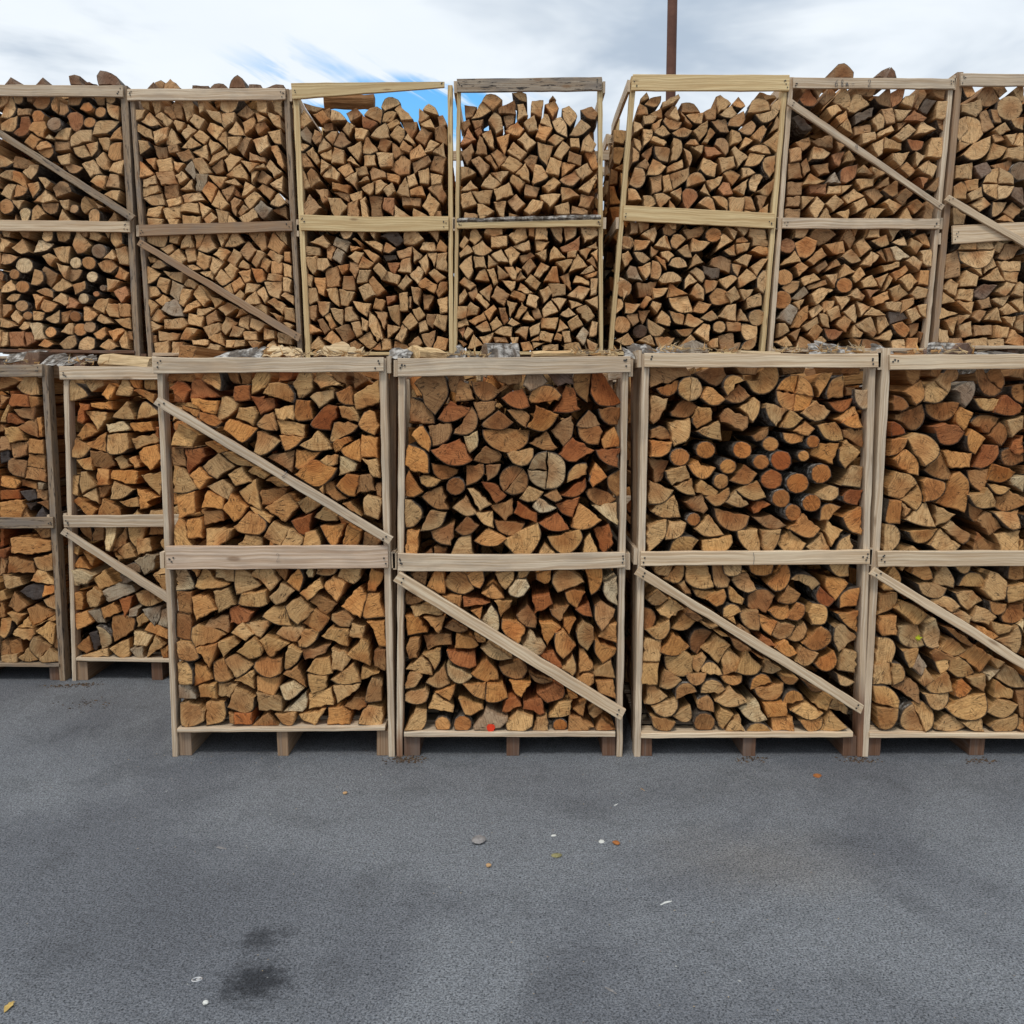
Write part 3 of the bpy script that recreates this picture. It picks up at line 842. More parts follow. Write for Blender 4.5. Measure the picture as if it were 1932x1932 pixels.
u 9 148,1250 147,1332 ~108,1323 ~82,1293 70,1257
u 13 148,1247 65,1255 ~75,1213 ~104,1185 141,1171
u* 4 144,1173 ~186,1175 ~218,1204 ~226,1246 ~222,1288 ~192,1320 150,1330
r* 6 ~368,1303 ~407,1274 446,1264 455,1346 353,1337
b 44 ~-333,1236 ~-299,1207 ~-270,1212 -235,1236 -230,1251 -343,1281
b 33 -195,1183 ~-146,1203 ~-117,1237 -121,1276 -194,1271
b 29 -106,1203 ~-62,1233 -47,1277 -111,1272
t 22 316,1233 316,1282 ~272,1277 ~238,1238 233,1199
o 10 ~326,1205 341,1180 403,1224 354,1283 331,1229
b* 41 48,1258 ~17,1272 ~-15,1265 ~-41,1247 ~-55,1218 ~-52,1187 -35,1159
b* 25 -31,1160 ~-3,1146 ~29,1150 ~58,1165 ~69,1196 ~67,1229 49,1256
o 22 -456,1140 ~-417,1135 -377,1159 -435,1252 -455,1193
t 12 ~-385,1195 ~-361,1180 ~-322,1185 -302,1209 -356,1229 -394,1224
b 26 ~-279,1168 ~-264,1151 ~-242,1143 ~-219,1150 ~-202,1166 ~-198,1187 ~-206,1207 ~-225,1222 ~-249,1221 ~-268,1210 ~-278,1191
r 21 ~249,1135 ~287,1145 ~316,1179 311,1218 204,1144
b 28 ~406,1222 ~411,1174 446,1139 460,1144 459,1257
b* 28 ~-358,1109 ~-319,1084 -270,1084 -299,1183 -387,1139
r 24 -67,1110 -23,1144 -72,1193 -130,1203
t 11 -136,1077 -87,1106 -165,1175 -189,1175
t 13 ~66,1116 ~110,1126 134,1160 71,1184 32,1130
t 11 ~184,1116 213,1131 188,1175 135,1145
b* 43 ~329,1127 ~369,1098 ~413,1103 447,1127 393,1162 348,1177 314,1157
t* 17 -452,1006 ~-418,1011 ~-383,1051 ~-387,1090 -426,1125 -455,1130
t 21 ~-195,1055 -146,1065 -195,1144 -254,1090
b 43 -28,1028 2,1063 2,1132 -92,1097
r 12 105,1027 105,1071 22,1120 7,1071
p 13 ~116,1071 ~164,1076 189,1091 115,1135 86,1096
r 30 ~215,1064 259,1049 288,1138 185,1104
p 20 ~402,1046 451,1016 445,1114 342,1100
o* 4 253,1008 ~288,998 ~336,1008 380,1042 287,1111
t* 3 ~-342,998 ~-298,1018 -278,1072 -346,1082 -391,993
t 11 ~-121,1022 -77,1007 -82,1076 -160,1071
b 14 ~-210,972 ~-171,982 -141,1016 -190,1056 -244,996
r* 12 ~155,997 ~204,992 243,1002 194,1071 111,1026
b* 14 ~-338,961 ~-304,937 -260,932 -245,1021 -348,991
b* 34 ~-62,994 ~-13,969 ~31,979 56,1023 -77,1038
o* 19 ~-117,926 ~-58,931 -23,961 -97,1005 -166,946
t* 21 ~-17,920 ~22,881 ~71,882 ~111,935 ~125,980 110,1030 -42,945
t* 4 ~175,923 ~224,889 ~273,918 ~302,968 287,1002 150,968
r* 24 389,886 433,940 412,1024 349,1000
t 16 339,882 378,892 333,986 309,951 304,892
o 4 -452,889 -403,889 -398,948 -392,997 -446,997
t* 21 -162,886 -176,980 ~-230,960 -265,886
b 43 -337,878 -283,878 -277,917 -336,922
t 6 204,884 140,937 111,884
b 43 -347,878 -347,916 -397,883
#A3L
t 2 610,815 665,794 699,871 609,866
t 12 688,767 ~713,767 ~737,802 736,864 647,787
t* 9 ~774,752 ~824,742 864,752 826,864 746,864 743,777
t* 22 ~867,759 ~898,744 928,749 937,780 895,862 854,862
t 4 ~907,809 ~943,799 ~977,814 981,870 896,870
o* 20 ~1027,811 ~1068,796 ~1113,806 1121,868 1005,868
t* 23 ~969,744 ~1015,723 1050,738 1012,810 957,810 943,779
o* 17 ~1130,730 ~1170,745 ~1193,801 1176,863 1094,760
t 19 1241,770 1292,734 1327,760 ~1300,790 ~1255,806 ~1214,806 1195,785
t 5 ~1366,819 ~1402,794 1442,799 1439,870 1344,865
o* 23 1349,749 1392,687 1444,764 1408,790 1348,795
r 18 ~1304,713 ~1320,678 ~1361,662 1390,693 1353,724 1322,754
t 23 746,718 771,718 740,779 710,764
t 22 ~792,708 ~833,693 ~863,698 882,728 776,738
t 4 ~876,665 ~905,676 ~920,711 909,742 835,696
t 19 ~939,688 990,672 999,698 937,754 928,739
b* 42 1099,631 1137,708 ~1106,734 ~1060,734 ~1021,708 1022,657
b 14 ~1182,674 ~1221,684 1240,720 1184,760 1146,684
o* 9 1479,670 1490,751 ~1441,741 ~1407,710 1409,659
t 18 ~600,673 ~635,668 674,698 628,739 579,693
t 4 674,614 744,655 683,701 623,650
b 41 574,553 ~609,568 ~624,615 ~603,651 572,656
t 7 ~621,520 ~656,525 ~680,571 674,612 625,576 575,561
t 19 ~719,558 ~759,563 794,599 742,635 688,568
b 16 798,600 823,611 762,652 747,631
t 12 925,612 989,643 ~973,668 ~938,678 ~908,658 909,622
o 22 ~1130,615 ~1171,604 ~1200,630 1194,671 1104,645
o 5 ~1227,603 ~1256,634 ~1255,675 1224,685 1182,613
t* 7 1289,587 ~1344,592 ~1357,644 ~1341,674 1291,680 1272,639
o 12 ~1417,606 ~1449,576 1490,550 1491,647 1396,637
t 8 ~858,566 888,581 858,571 802,602
t 1 ~904,537 934,536 898,552 857,572
t 5 964,588 953,623 928,613
t 4 ~989,598 ~1020,567 1061,562 1058,649 978,639
o 22 ~1070,593 ~1086,558 1117,537 1145,599 1069,624
t 16 1121,538 ~1157,517 ~1202,533 1221,579 1144,600
t 21 ~1225,506 ~1260,521 ~1274,568 1257,599 1189,521
o* 4 ~1293,473 ~1338,479 ~1377,515 ~1370,556 1329,582 1251,504
t* 19 ~1388,516 1415,464 1493,527 1420,589 1390,573
b 15 1034,523 1044,533 987,584 972,574
r 19 1108,485 1143,490 1086,537 1067,516
o 15 ~1169,455 ~1205,439 1240,455 1177,522 1133,486
o* 9 ~684,446 ~729,451 769,488 697,550 643,462
b* 40 ~776,469 807,448 871,547 ~835,563 ~789,557 770,516
t* 13 894,414 899,424 943,497 886,538 816,481
b 31 ~968,477 1015,451 1039,471 947,523
t* 21 563,422 640,422 648,515 577,521
t* 3 562,327 629,322 637,416 566,416
t* 23 ~672,384 ~708,353 749,353 784,374 783,442 736,473 661,436
t 15 783,392 809,371 843,439 827,459 782,439
t 10 823,378 915,362 ~904,388 ~873,419 ~837,419 818,393
t* 19 918,359 968,375 997,432 930,474 910,443
t* 7 ~1012,363 ~1062,368 1081,399 1013,472 966,378
b 44 1086,426 1106,420 1039,462
t 14 ~1131,366 1171,387 1103,428 1085,376
t 9 ~1266,399 ~1301,420 1325,461 1253,492 1230,420
o 18 ~1326,391 ~1362,375 ~1397,391 ~1411,427 1394,469 1310,412
t* 11 ~1446,378 1487,372 1488,466 1432,481 1416,383
t 5 ~1421,321 ~1462,316 1487,332 1404,373
t 18 ~673,296 ~708,307 738,338 666,380 642,307
t 2 ~767,333 ~797,317 ~832,338 841,374 751,364
o 19 ~924,327 ~965,312 ~1000,327 999,359 902,359
t 6 896,279 926,300 ~905,331 ~864,346 ~824,326 820,284
o 15 1132,328 ~1116,355 ~1080,370 ~1040,344 1036,297
t 23 ~1187,321 ~1227,316 1247,342 1160,357
o* 14 ~1062,276 ~1094,250 ~1150,250 ~1179,287 1178,329 1051,302
t 16 ~602,228 ~642,239 678,265 621,312 590,312 576,233
t 8 804,289 ~782,325 ~742,330 ~712,304 713,252
t* 1 ~927,223 ~973,223 1023,243 945,317 881,249
b 13 ~1307,287 1358,287 1260,339
o 4 1219,237 1270,253 ~1258,279 ~1222,300 ~1187,284 1174,242
t 15 1373,202 1396,260 1349,281 1305,239
t* 10 ~622,198 ~663,177 ~694,182 ~724,214 723,256 606,224
t 12 807,218 884,192 ~878,239 ~846,276 806,255
t 21 ~743,147 ~779,152 ~788,183 777,226 696,178
t 0 ~898,138 919,122 963,191 906,222 893,159
p* 16 ~1020,170 ~1066,148 1112,164 1063,254 988,212
o* 1 1113,175 1194,185 1192,243 1091,238
t* 1 ~1277,170 ~1323,170 1353,196 1275,243 1210,206
t 9 1458,188 1462,214 1395,256 1376,214
t 1 ~617,132 ~653,114 ~693,116 713,153 601,185
b* 10 ~873,114 ~886,138 ~885,164 ~867,187 ~843,197 ~816,195 ~798,176 ~791,149 ~801,122 ~820,114 ~848,114
t 4 1013,114 990,184 950,157 931,114
t 0 ~1084,114 1129,117 ~1113,138 ~1077,153 ~1037,143 1018,114
o 8 1138,114 1230,114 1222,177 1131,172
t 4 ~1286,115 ~1322,114 ~1351,131 1355,173 1248,163
t -1 ~1412,114 1457,133 1388,202 1340,114
#A3U
b* 15 578,1599 749,1648 724,1701 577,1696
o 20 ~624,1569 ~654,1560 ~678,1570 702,1599 697,1628 604,1594
t 2 743,1645 ~717,1639 ~697,1621 ~690,1595 ~697,1570 ~717,1552 742,1541
t 7 745,1541 ~771,1548 ~791,1566 ~798,1592 ~789,1617 ~773,1638 747,1644
b* 36 ~829,1614 ~859,1604 ~878,1614 902,1648 891,1697 764,1658
t 5 ~954,1642 ~920,1652 ~891,1637 ~882,1599 903,1565 926,1589 930,1613 969,1628
b 36 967,1653 1026,1653 1039,1702 901,1702
t* 23 ~1015,1579 ~1060,1570 ~1098,1594 ~1117,1638 1105,1701 1056,1697 1034,1628 979,1628
o 16 1185,1575 1196,1652 ~1156,1647 ~1124,1625 1106,1589
o 16 1185,1573 1105,1587 ~1112,1545 ~1137,1512 1177,1499
o 16 1187,1573 1179,1498 ~1218,1502 ~1251,1522 1263,1560
o 7 1185,1575 1263,1561 ~1254,1600 ~1231,1632 1195,1650
o 12 1285,1560 1294,1575 1321,1623 1339,1662 1291,1657 1268,1623
t 11 ~1314,1569 1324,1550 1387,1560 1379,1652 ~1335,1632 1318,1594
b 27 1138,1653 1221,1658 1234,1702 1121,1697
b 15 1381,1653 1449,1653 1447,1696 1359,1696
b 41 1408,1565 1442,1565 1446,1599 1397,1604
p 5 ~1436,1540 ~1467,1506 1491,1511 1487,1593 1429,1593
r 31 ~1363,1501 ~1397,1496 ~1421,1515 1434,1554 1326,1540
t* 22 582,1461 597,1446 621,1466 645,1510 654,1554 585,1564
o 1 ~824,1526 ~863,1525 892,1550 837,1598 817,1603 789,1555
b 27 ~923,1535 ~962,1535 1001,1564 951,1613 893,1550
t 19 992,1486 1013,1451 ~1036,1491 ~1040,1540 1015,1559 957,1515
b 43 ~674,1480 ~729,1471 ~763,1485 783,1520 727,1549 669,1495
t 11 ~1075,1471 1110,1437 1157,1505 1063,1535 1059,1515
t 7 ~1149,1427 ~1183,1432 1221,1471 1166,1505 1125,1432
t* 5 ~1246,1466 ~1271,1457 ~1310,1466 1333,1501 1273,1544 1211,1491
o 22 1391,1451 1454,1490 1442,1520 1361,1466
o 5 ~1406,1437 ~1440,1427 1470,1432 1448,1490 1386,1451
t 14 ~759,1451 779,1427 838,1461 831,1515 782,1520 759,1471
b* 16 879,1456 968,1417 988,1432 991,1476 907,1515 873,1481
t* 13 682,1353 731,1373 749,1412 748,1471 665,1451
b 43 586,1386 681,1381 ~660,1421 ~625,1440 586,1421
o 4 582,1308 ~631,1309 ~665,1333 674,1372 581,1377
t 19 ~796,1402 ~831,1387 886,1377 869,1461 776,1416
o 12 1246,1397 1274,1427 1234,1461 1181,1417
b 41 ~1036,1371 ~1061,1376 ~1084,1401 1084,1435 1064,1420 1015,1396
t 17 ~1144,1382 ~1174,1362 1223,1372 1232,1397 1138,1411
o 9 ~1286,1350 ~1294,1364 ~1295,1380 ~1285,1394 ~1270,1400 ~1254,1400 ~1241,1389 ~1237,1373 ~1241,1358 ~1254,1346 ~1270,1345
t* 10 ~1315,1387 ~1360,1373 1394,1382 1383,1422 1357,1456 1279,1441
b 21 1398,1392 1479,1347 1476,1421 1392,1421
o 2 ~853,1348 ~840,1366 ~819,1375 ~796,1373 ~778,1359 ~772,1339 ~778,1318 ~797,1305 ~820,1301 ~842,1310 ~854,1327
o 8 ~989,1369 ~966,1375 ~943,1371 ~930,1352 ~929,1331 ~940,1312 ~959,1301 ~984,1302 ~1004,1314 ~1010,1333 ~1006,1355
o 20 ~1125,1362 ~1118,1379 ~1103,1390 ~1084,1394 ~1068,1386 ~1058,1371 ~1058,1353 ~1069,1338 ~1087,1331 ~1106,1332 ~1119,1345
o 1 ~713,1346 ~689,1345 ~669,1331 ~663,1310 ~670,1290 ~685,1275 ~710,1269 ~731,1277 ~746,1296 ~748,1317 ~733,1336
o 6 ~1217,1335 ~1205,1328 ~1201,1314 ~1206,1301 ~1216,1291 ~1230,1289 ~1243,1294 ~1253,1305 ~1252,1319 ~1245,1330 ~1232,1337
o* 23 1308,1297 1358,1277 1379,1367 1290,1366 1263,1317
t* 17 ~1381,1293 1412,1258 1473,1327 1407,1381 1379,1342
o 7 ~1058,1255 ~1077,1265 ~1087,1281 ~1083,1299 ~1071,1315 ~1051,1320 ~1032,1317 ~1018,1303 ~1013,1286 ~1021,1269 ~1038,1257
r* 6 ~1163,1328 ~1138,1335 ~1111,1334 ~1092,1317 ~1088,1292 ~1098,1270 ~1116,1254 ~1143,1251 ~1167,1262 ~1178,1281 ~1176,1306
b 33 608,1196 633,1206 651,1256 666,1291 581,1301
t 9 ~654,1218 679,1188 753,1218 732,1273 648,1248
t 9 ~700,1168 ~740,1148 775,1148 758,1218 685,1183
o 8 ~763,1238 ~798,1214 ~832,1223 861,1263 797,1273 786,1293 742,1273
o 1 ~943,1254 ~946,1271 ~940,1288 ~921,1299 ~901,1302 ~884,1292 ~872,1275 ~876,1256 ~887,1243 ~908,1237 ~928,1240
b* 14 ~960,1193 ~1004,1193 1038,1238 982,1277 919,1208
r* 17 ~1120,1250 ~1094,1258 ~1071,1247 ~1053,1227 ~1052,1203 ~1069,1181 ~1091,1171 ~1117,1171 ~1140,1186 ~1146,1210 ~1141,1234
o* 2 ~1267,1214 ~1288,1197 ~1313,1197 ~1333,1209 ~1347,1228 ~1342,1252 ~1329,1273 ~1306,1281 ~1282,1277 ~1264,1261 ~1262,1237
o* 10 ~1255,1197 ~1246,1222 ~1227,1237 ~1201,1241 ~1177,1232 ~1161,1212 ~1162,1187 ~1176,1164 ~1201,1153 ~1227,1157 ~1248,1173
o 3 ~911,1227 ~894,1237 ~874,1240 ~856,1232 ~848,1214 ~849,1195 ~860,1181 ~879,1171 ~898,1176 ~914,1188 ~916,1208
t* 14 ~1430,1183 1474,1178 1482,1223 1485,1267 1436,1272 1390,1188
t* 15 582,1107 ~627,1108 ~661,1127 685,1167 585,1207
t 6 779,1159 859,1134 873,1163 798,1213 779,1188
t* 9 ~985,1138 ~1025,1123 1074,1138 1037,1208 949,1168
t 4 ~860,1099 ~899,1114 ~923,1153 917,1178 879,1153 814,1139
t 5 ~930,1103 ~970,1093 1004,1108 948,1168 900,1118
o 8 ~1162,1096 ~1178,1115 ~1180,1138 ~1172,1158 ~1151,1172 ~1128,1171 ~1106,1161 ~1098,1140 ~1100,1118 ~1118,1100 ~1140,1093
r 20 1030,1066 1098,1107 1073,1121 1043,1121 1019,1092
o 4 ~1266,1075 ~1288,1079 ~1305,1093 ~1307,1115 ~1301,1135 ~1283,1150 ~1260,1152 ~1241,1142 ~1228,1122 ~1231,1101 ~1244,1082
t 7 1310,1128 ~1354,1123 ~1383,1148 ~1382,1178 1347,1188 1308,1168 1284,1143
r 19 ~1404,1122 ~1434,1107 1469,1102 1491,1167 1432,1172 1403,1142
t* 22 ~629,1051 ~669,1046 719,1051 687,1146 589,1076
b 15 758,1092 813,1067 832,1087 806,1152 732,1117
o 9 ~749,1025 ~763,1016 ~779,1013 ~793,1022 ~800,1036 ~800,1053 ~790,1066 ~774,1073 ~757,1068 ~747,1057 ~741,1041
b* 16 ~874,1036 ~910,1001 ~955,991 ~995,1011 1009,1057 858,1092
b 20 ~1082,1006 ~1132,1001 1167,1016 1105,1061 1026,1051
o 11 ~1166,1101 ~1156,1082 ~1159,1061 ~1170,1044 ~1189,1034 ~1210,1038 ~1226,1053 ~1231,1073 ~1224,1092 ~1207,1105 ~1186,1110
o 5 1342,1038 1394,1098 ~1344,1113 ~1310,1093 1307,1038
o* 11 ~1421,1012 ~1447,987 1487,977 1482,1097 1472,1097 1404,1052
t* 3 579,898 ~638,952 ~657,987 656,1043 577,1013
t 3 653,957 ~703,963 ~732,988 741,1028 666,1038
t* 10 ~815,972 ~859,967 904,976 837,1062 774,1002
o* 3 ~1239,968 ~1284,968 1312,1003 1240,1068 1173,1003
t 11 1359,926 1410,997 1339,1042 1331,991
t* 12 676,886 756,891 795,956 ~769,971 ~719,971 ~685,951 671,896
t* 1 820,893 880,888 938,947 932,977 808,952
t* 15 ~962,965 ~988,925 1034,886 1069,886 1045,1001 956,996
t* 2 1076,888 ~1106,898 ~1134,952 1142,1002 1058,997
t* 17 ~1171,896 ~1221,890 1254,940 1187,995 1129,940
t* 18 1287,885 1362,890 1323,985 1256,924
t 12 1456,891 1442,981 ~1394,950 1376,891
#A4L
t* 20 1598,734 1640,734 ~1668,772 ~1662,807 1630,854 1589,746
t 11 1670,818 1689,865 1647,865
o 17 ~1769,778 1806,786 ~1801,808 1773,863 1739,863 1712,808
b 30 1829,801 1847,861 1792,861
t* 8 1855,758 1894,745 ~1896,775 ~1877,813 1836,865 1804,762
t 5 ~1915,814 ~1948,814 1966,866 1874,861
t* 15 1978,752 2037,748 ~2031,778 ~2004,808 ~1961,816 ~1929,795 1914,756
t* 2 2060,694 2111,698 2117,733 2119,776 2061,818 2040,823 2011,741
t 21 ~2129,785 ~2159,777 2196,785 2191,867 2132,867
t 4 ~2119,724 2134,681 2192,698 2188,771 2121,754
t* 1 ~1752,724 ~1804,703 ~1846,711 1861,746 1809,767 1733,767
t 3 1885,642 1921,668 ~1881,706 ~1826,715 1789,689
t* 22 ~1930,672 1966,646 2027,689 1982,733 1957,733 1902,724
t* 8 1572,627 ~1635,654 ~1654,692 1648,727 1572,722
o* 4 1578,567 1596,537 1655,541 1651,628 1579,624
t* 1 1658,646 1729,586 1762,599 1790,629 1742,663 1669,694 1636,663
t 1 1963,590 1979,620 1926,650 1885,637
t* 16 1979,604 2057,582 2089,617 2048,651 2001,669 1982,617
t 15 ~2062,639 ~2096,626 ~2129,643 2132,673 2046,691
b* 35 ~2121,595 ~2169,586 2215,608 2210,673 2151,669 2112,617
o 17 2003,559 2078,516 2103,533 2006,581
t 2 2068,572 2095,542 2141,555 2156,581 2057,602
p 14 2208,547 2204,608 2180,586
t* 9 2181,457 ~2196,487 ~2196,544 2177,583 2146,539 2092,518
t* 19 1574,405 1646,414 1660,484 ~1646,515 ~1615,532 1581,528
Y* 19 ~1677,506 ~1712,485 ~1755,480 1784,493 1759,559 1749,589 1665,576 1667,533
p* 21 ~1794,488 ~1825,475 1854,484 1846,563 1826,611 1781,576 1776,519
b 14 ~1940,508 1984,490 1992,499 1911,564 1868,573
t* 20 ~1904,445 ~1942,449 1971,471 1908,523 1878,523 1846,475
o* 22 2029,373 2085,435 2009,492 1935,444
t 22 2106,387 2138,417 2064,448
t 3 ~1695,436 1718,397 1735,397 1756,480 1684,471
g 5 1768,361 1795,404 1782,426 1759,457 1732,396
t 3 1764,339 1787,313 1832,343 1786,400 1768,352
b 13 1833,420 1875,433 1918,416 1926,433 1830,477 1814,455
t 20 ~1842,396 1860,365 1889,383 1895,431 1831,426
t* 19 ~1939,348 ~1977,352 2010,370 ~1978,413 1933,444 1899,440 1890,383
p 15 2071,335 2115,388 2048,371
t* 19 ~2170,307 2226,307 2224,329 2182,387 2142,404 2103,347
t* 15 1567,322 1649,318 1640,415 1568,406
t 7 1655,316 ~1696,342 ~1699,382 ~1676,417 1642,417
b* 15 1703,282 1774,233 1766,308 1734,344 1654,309
t* 3 ~1814,286 ~1857,282 1908,295 1882,378 1791,312
o 18 ~1943,259 ~1973,268 2001,299 1960,343 1939,334 1925,268
t 5 1990,325 2052,285 2047,369 1971,351
t 8 2180,258 2182,289 2093,341 2089,266
b 25 2203,251 2225,171 2239,162 2230,296 2191,292
t* 1 1579,242 1678,220 ~1681,251 ~1658,291 ~1618,317 1567,317
t* 0 1601,126 ~1627,118 ~1652,127 ~1676,166 1678,220 1583,224
t* 9 1734,243 ~1706,217 ~1694,181 ~1696,141 ~1724,112 ~1760,111 1798,111
t* 9 1798,111 ~1827,128 ~1840,163 ~1835,203 ~1808,232 ~1773,249 1736,243
t* 4 ~1814,223 ~1853,205 ~1878,214 ~1898,250 1896,285 1785,281
t* 1 ~1918,184 ~1966,167 ~2013,167 ~2055,189 ~2065,237 2054,282 1965,264 1881,220
t* 5 ~2102,178 ~2145,169 ~2182,192 2201,231 2105,262 2061,200
t* 11 ~1892,111 ~1944,111 1981,127 1931,180 1896,189 1844,122
t 3 ~1983,130 ~2018,112 2061,111 2040,174 1951,156
t* 8 ~2103,111 ~2139,111 ~2185,111 ~2209,141 2202,186 2130,168 2084,132
t 3 2230,111 2226,165 2203,125
#A4U
b 18 1655,1631 1681,1606 1708,1635 1717,1692 1623,1692
b 32 1755,1648 1789,1639 1823,1697 1740,1697
t 12 1803,1598 1829,1577 1837,1590 1835,1618 ~1863,1635 ~1866,1659 ~1831,1696 1800,1659 1773,1626
o 15 1669,1561 1692,1524 ~1728,1552 ~1730,1593 1715,1630 1659,1597 1639,1581
t* 19 ~1772,1532 ~1805,1544 1832,1577 1806,1597 1767,1626 1735,1606 1726,1540
b 17 1602,1503 1636,1499 ~1668,1519 ~1641,1556 1599,1568
g 8 1880,1532 1897,1515 ~1924,1548 ~1938,1593 ~1928,1626 1899,1622 1847,1589 1873,1577
b* 21 1952,1614 ~1980,1569 ~2022,1561 2049,1585 1992,1630 ~1960,1696 1937,1659
b 13 2002,1622 2049,1590 ~2060,1614 ~2049,1651 ~2014,1692 1983,1659
b 41 2089,1648 2152,1631 2148,1705 2103,1689
b 37 ~2100,1573 ~2123,1544 2157,1532 2152,1614 2098,1606
t 17 ~1964,1511 ~2002,1499 2031,1503 2053,1552 1933,1552
r* 6 2018,1495 ~2064,1482 ~2106,1482 2130,1495 2137,1515 2067,1568 2043,1556
b* 39 1617,1465 1656,1448 1691,1419 ~1711,1419 ~1739,1448 ~1745,1490 1727,1531 1678,1506 1616,1486
b* 36 ~1748,1502 ~1770,1477 ~1813,1457 ~1850,1469 ~1873,1498 1880,1535 1742,1531
o 11 1863,1490 1865,1457 1900,1420 1912,1432 1933,1494 1882,1519
b 36 1957,1436 2013,1407 2059,1473 ~2008,1485 ~1967,1481 1940,1452
b 26 2009,1398 2066,1353 ~2089,1386 ~2090,1431 2056,1456
t 6 2103,1391 2146,1428 2143,1482 2074,1461
r 8 1595,1395 ~1653,1407 ~1630,1444 1605,1457 1593,1453
o 6 1594,1312 ~1627,1320 ~1654,1353 1661,1390 1591,1386
t* 1 1697,1316 1732,1270 ~1780,1304 ~1795,1341 ~1776,1378 ~1742,1403 1696,1411 1660,1391
r* 14 1781,1407 ~1804,1366 ~1846,1357 ~1883,1370 1906,1411 1862,1444 1816,1452 1763,1436
o* 18 ~1915,1365 ~1929,1332 1959,1319 1966,1332 2001,1386 1928,1427 1913,1398
r* 24 1957,1264 ~1987,1256 ~2031,1281 ~2054,1323 2048,1356 1993,1360
r 27 2106,1340 2128,1319 2165,1327 2160,1398 2112,1373
b 35 ~2088,1276 ~2126,1268 2171,1289 2169,1318 2118,1326 2105,1347 ~2072,1331 2074,1297
o* 7 1630,1265 1673,1240 1720,1228 ~1717,1282 ~1694,1315 1660,1340 1608,1299
b* 30 ~1781,1226 ~1832,1209 1878,1213 1825,1331 1746,1251
o* 11 1854,1261 1933,1265 1942,1324 1859,1328 1817,1332
b* 38 ~1955,1191 2004,1153 2022,1204 2023,1259 1935,1250
o* 13 ~2073,1198 ~2109,1215 2128,1244 2064,1269 2026,1281 2014,1210
p 7 2117,1190 2164,1160 2160,1231 2110,1223
t* 15 1598,1143 1644,1130 1716,1197 ~1703,1218 1681,1235 1622,1248 1592,1176
t* 23 1718,1078 ~1741,1108 ~1743,1154 1724,1192 1648,1125
o* 5 1746,1118 ~1796,1127 ~1828,1156 ~1834,1198 ~1787,1215 1749,1223 1733,1206
o* 21 1850,1197 1839,1163 1800,1112 1868,1091 1928,1070 1935,1104 ~1939,1180 ~1928,1218 1893,1247 1868,1239
t* 1 ~1964,1098 ~2002,1089 2047,1098 2046,1123 2005,1181 1994,1156 1927,1148
t 6 ~2047,1152 ~2081,1152 2104,1177 2011,1198
b* 19 ~2088,1074 ~2130,1083 2174,1108 2173,1133 2108,1167 2063,1138 2053,1100
o* 18 ~1591,1032 ~1625,1023 1655,1023 1654,1121 1599,1129
t 22 1672,1053 1700,1086 1657,1116
t* 18 ~1714,1023 ~1761,1011 1803,1010 1760,1116 1675,1040
t 8 1803,1012 1840,1029 1876,1067 1794,1105
b 41 ~1961,1046 1987,1025 2009,1080 1948,1114
b* 22 2037,972 2089,1006 2039,1069 2013,1078 1978,1035
t* 6 ~2093,1016 ~2124,999 2157,1008 2156,1084 2044,1071
t* 21 1590,897 1612,893 ~1652,937 ~1658,984 ~1631,1018 1593,1022
t 15 ~1713,947 ~1755,938 ~1792,959 1815,1002 1681,993
t* 16 ~1835,893 ~1885,898 1921,929 1829,1002 1778,933
t* 16 1929,934 ~1950,947 1961,976 1860,1040 1833,1006
b* 44 2086,889 2097,921 1983,989 1976,889
t* 11 2091,894 2154,898 2165,994 2052,981
t 20 1781,888 1715,928 1650,893
t 17 2187,893 2183,955 2171,950 2157,893
#B0L
r 22 -2802,741 -2777,756 -2769,869 -2794,874
r 8 -2798,693 -2779,683 -2740,748 -2795,737
b 18 -2573,797 -2518,807 -2514,880 -2642,880
o* 9 -2737,718 -2643,708 -2523,728 -2515,783 -2642,808 -2732,798
b* 13 -2766,601 -2612,606 -2623,661 -2755,697
t 10 ~-2603,632 ~-2555,612 -2514,622 -2509,717 -2620,687
b 38 -2821,581 -2790,602 -2775,672 -2814,682
t 16 ~-2783,519 ~-2739,519 -2683,539 -2700,579 -2798,595
t 12 -2560,545 -2510,540 -2509,560 -2556,616 -2605,621 -2643,560
t 15 -2818,443 -2777,458 -2794,508 -2814,503
d 27 -2643,451 -2582,466 -2568,532 -2647,537 -2709,501
o 4 -2575,471 -2509,496 -2506,536 -2566,536
b 31 -2735,378 -2672,419 -2742,500 -2788,413
t 10 ~-2556,418 -2507,398 -2507,494 -2578,454
b 36 -2835,346 -2804,356 -2805,427 -2829,438
b* 41 -2654,303 -2524,370 -2631,426 -2678,401
t 10 -2733,311 -2685,372 -2779,382
t 14 -2829,253 ~-2800,238 ~-2772,279 -2764,335 -2823,345
t 18 -2643,294 -2669,360 -2737,299
t 10 -2663,224 -2631,264 -2639,290 -2734,295 -2761,259
t 6 -2536,204 -2520,311 -2549,337 -2627,281
t 17 -2564,340 -2514,340 -2522,370 -2641,304
b 41 -2846,133 -2785,143 -2800,225 -2846,210
b 37 -2783,144 -2722,154 -2727,231 -2793,226
t 9 -2831,105 -2736,104 -2738,151 -2834,136
t 6 ~-2708,111 ~-2668,104 -2627,116 -2673,188 -2731,131
t 1 ~-2664,200 ~-2647,149 -2614,118 -2587,159 -2545,195 -2636,251
t -2 ~-2598,104 ~-2554,104 -2508,108 -2506,139 -2553,190 -2612,118
b 25 -2537,178 -2517,178 -2513,255 -2538,255
#B0U
b 26 -2749,1599 -2699,1618 -2639,1647 -2743,1688
t* 18 ~-2638,1589 ~-2586,1570 -2537,1574 -2544,1697 -2593,1693 -2661,1618
b 31 -2758,1501 -2706,1559 -2753,1574
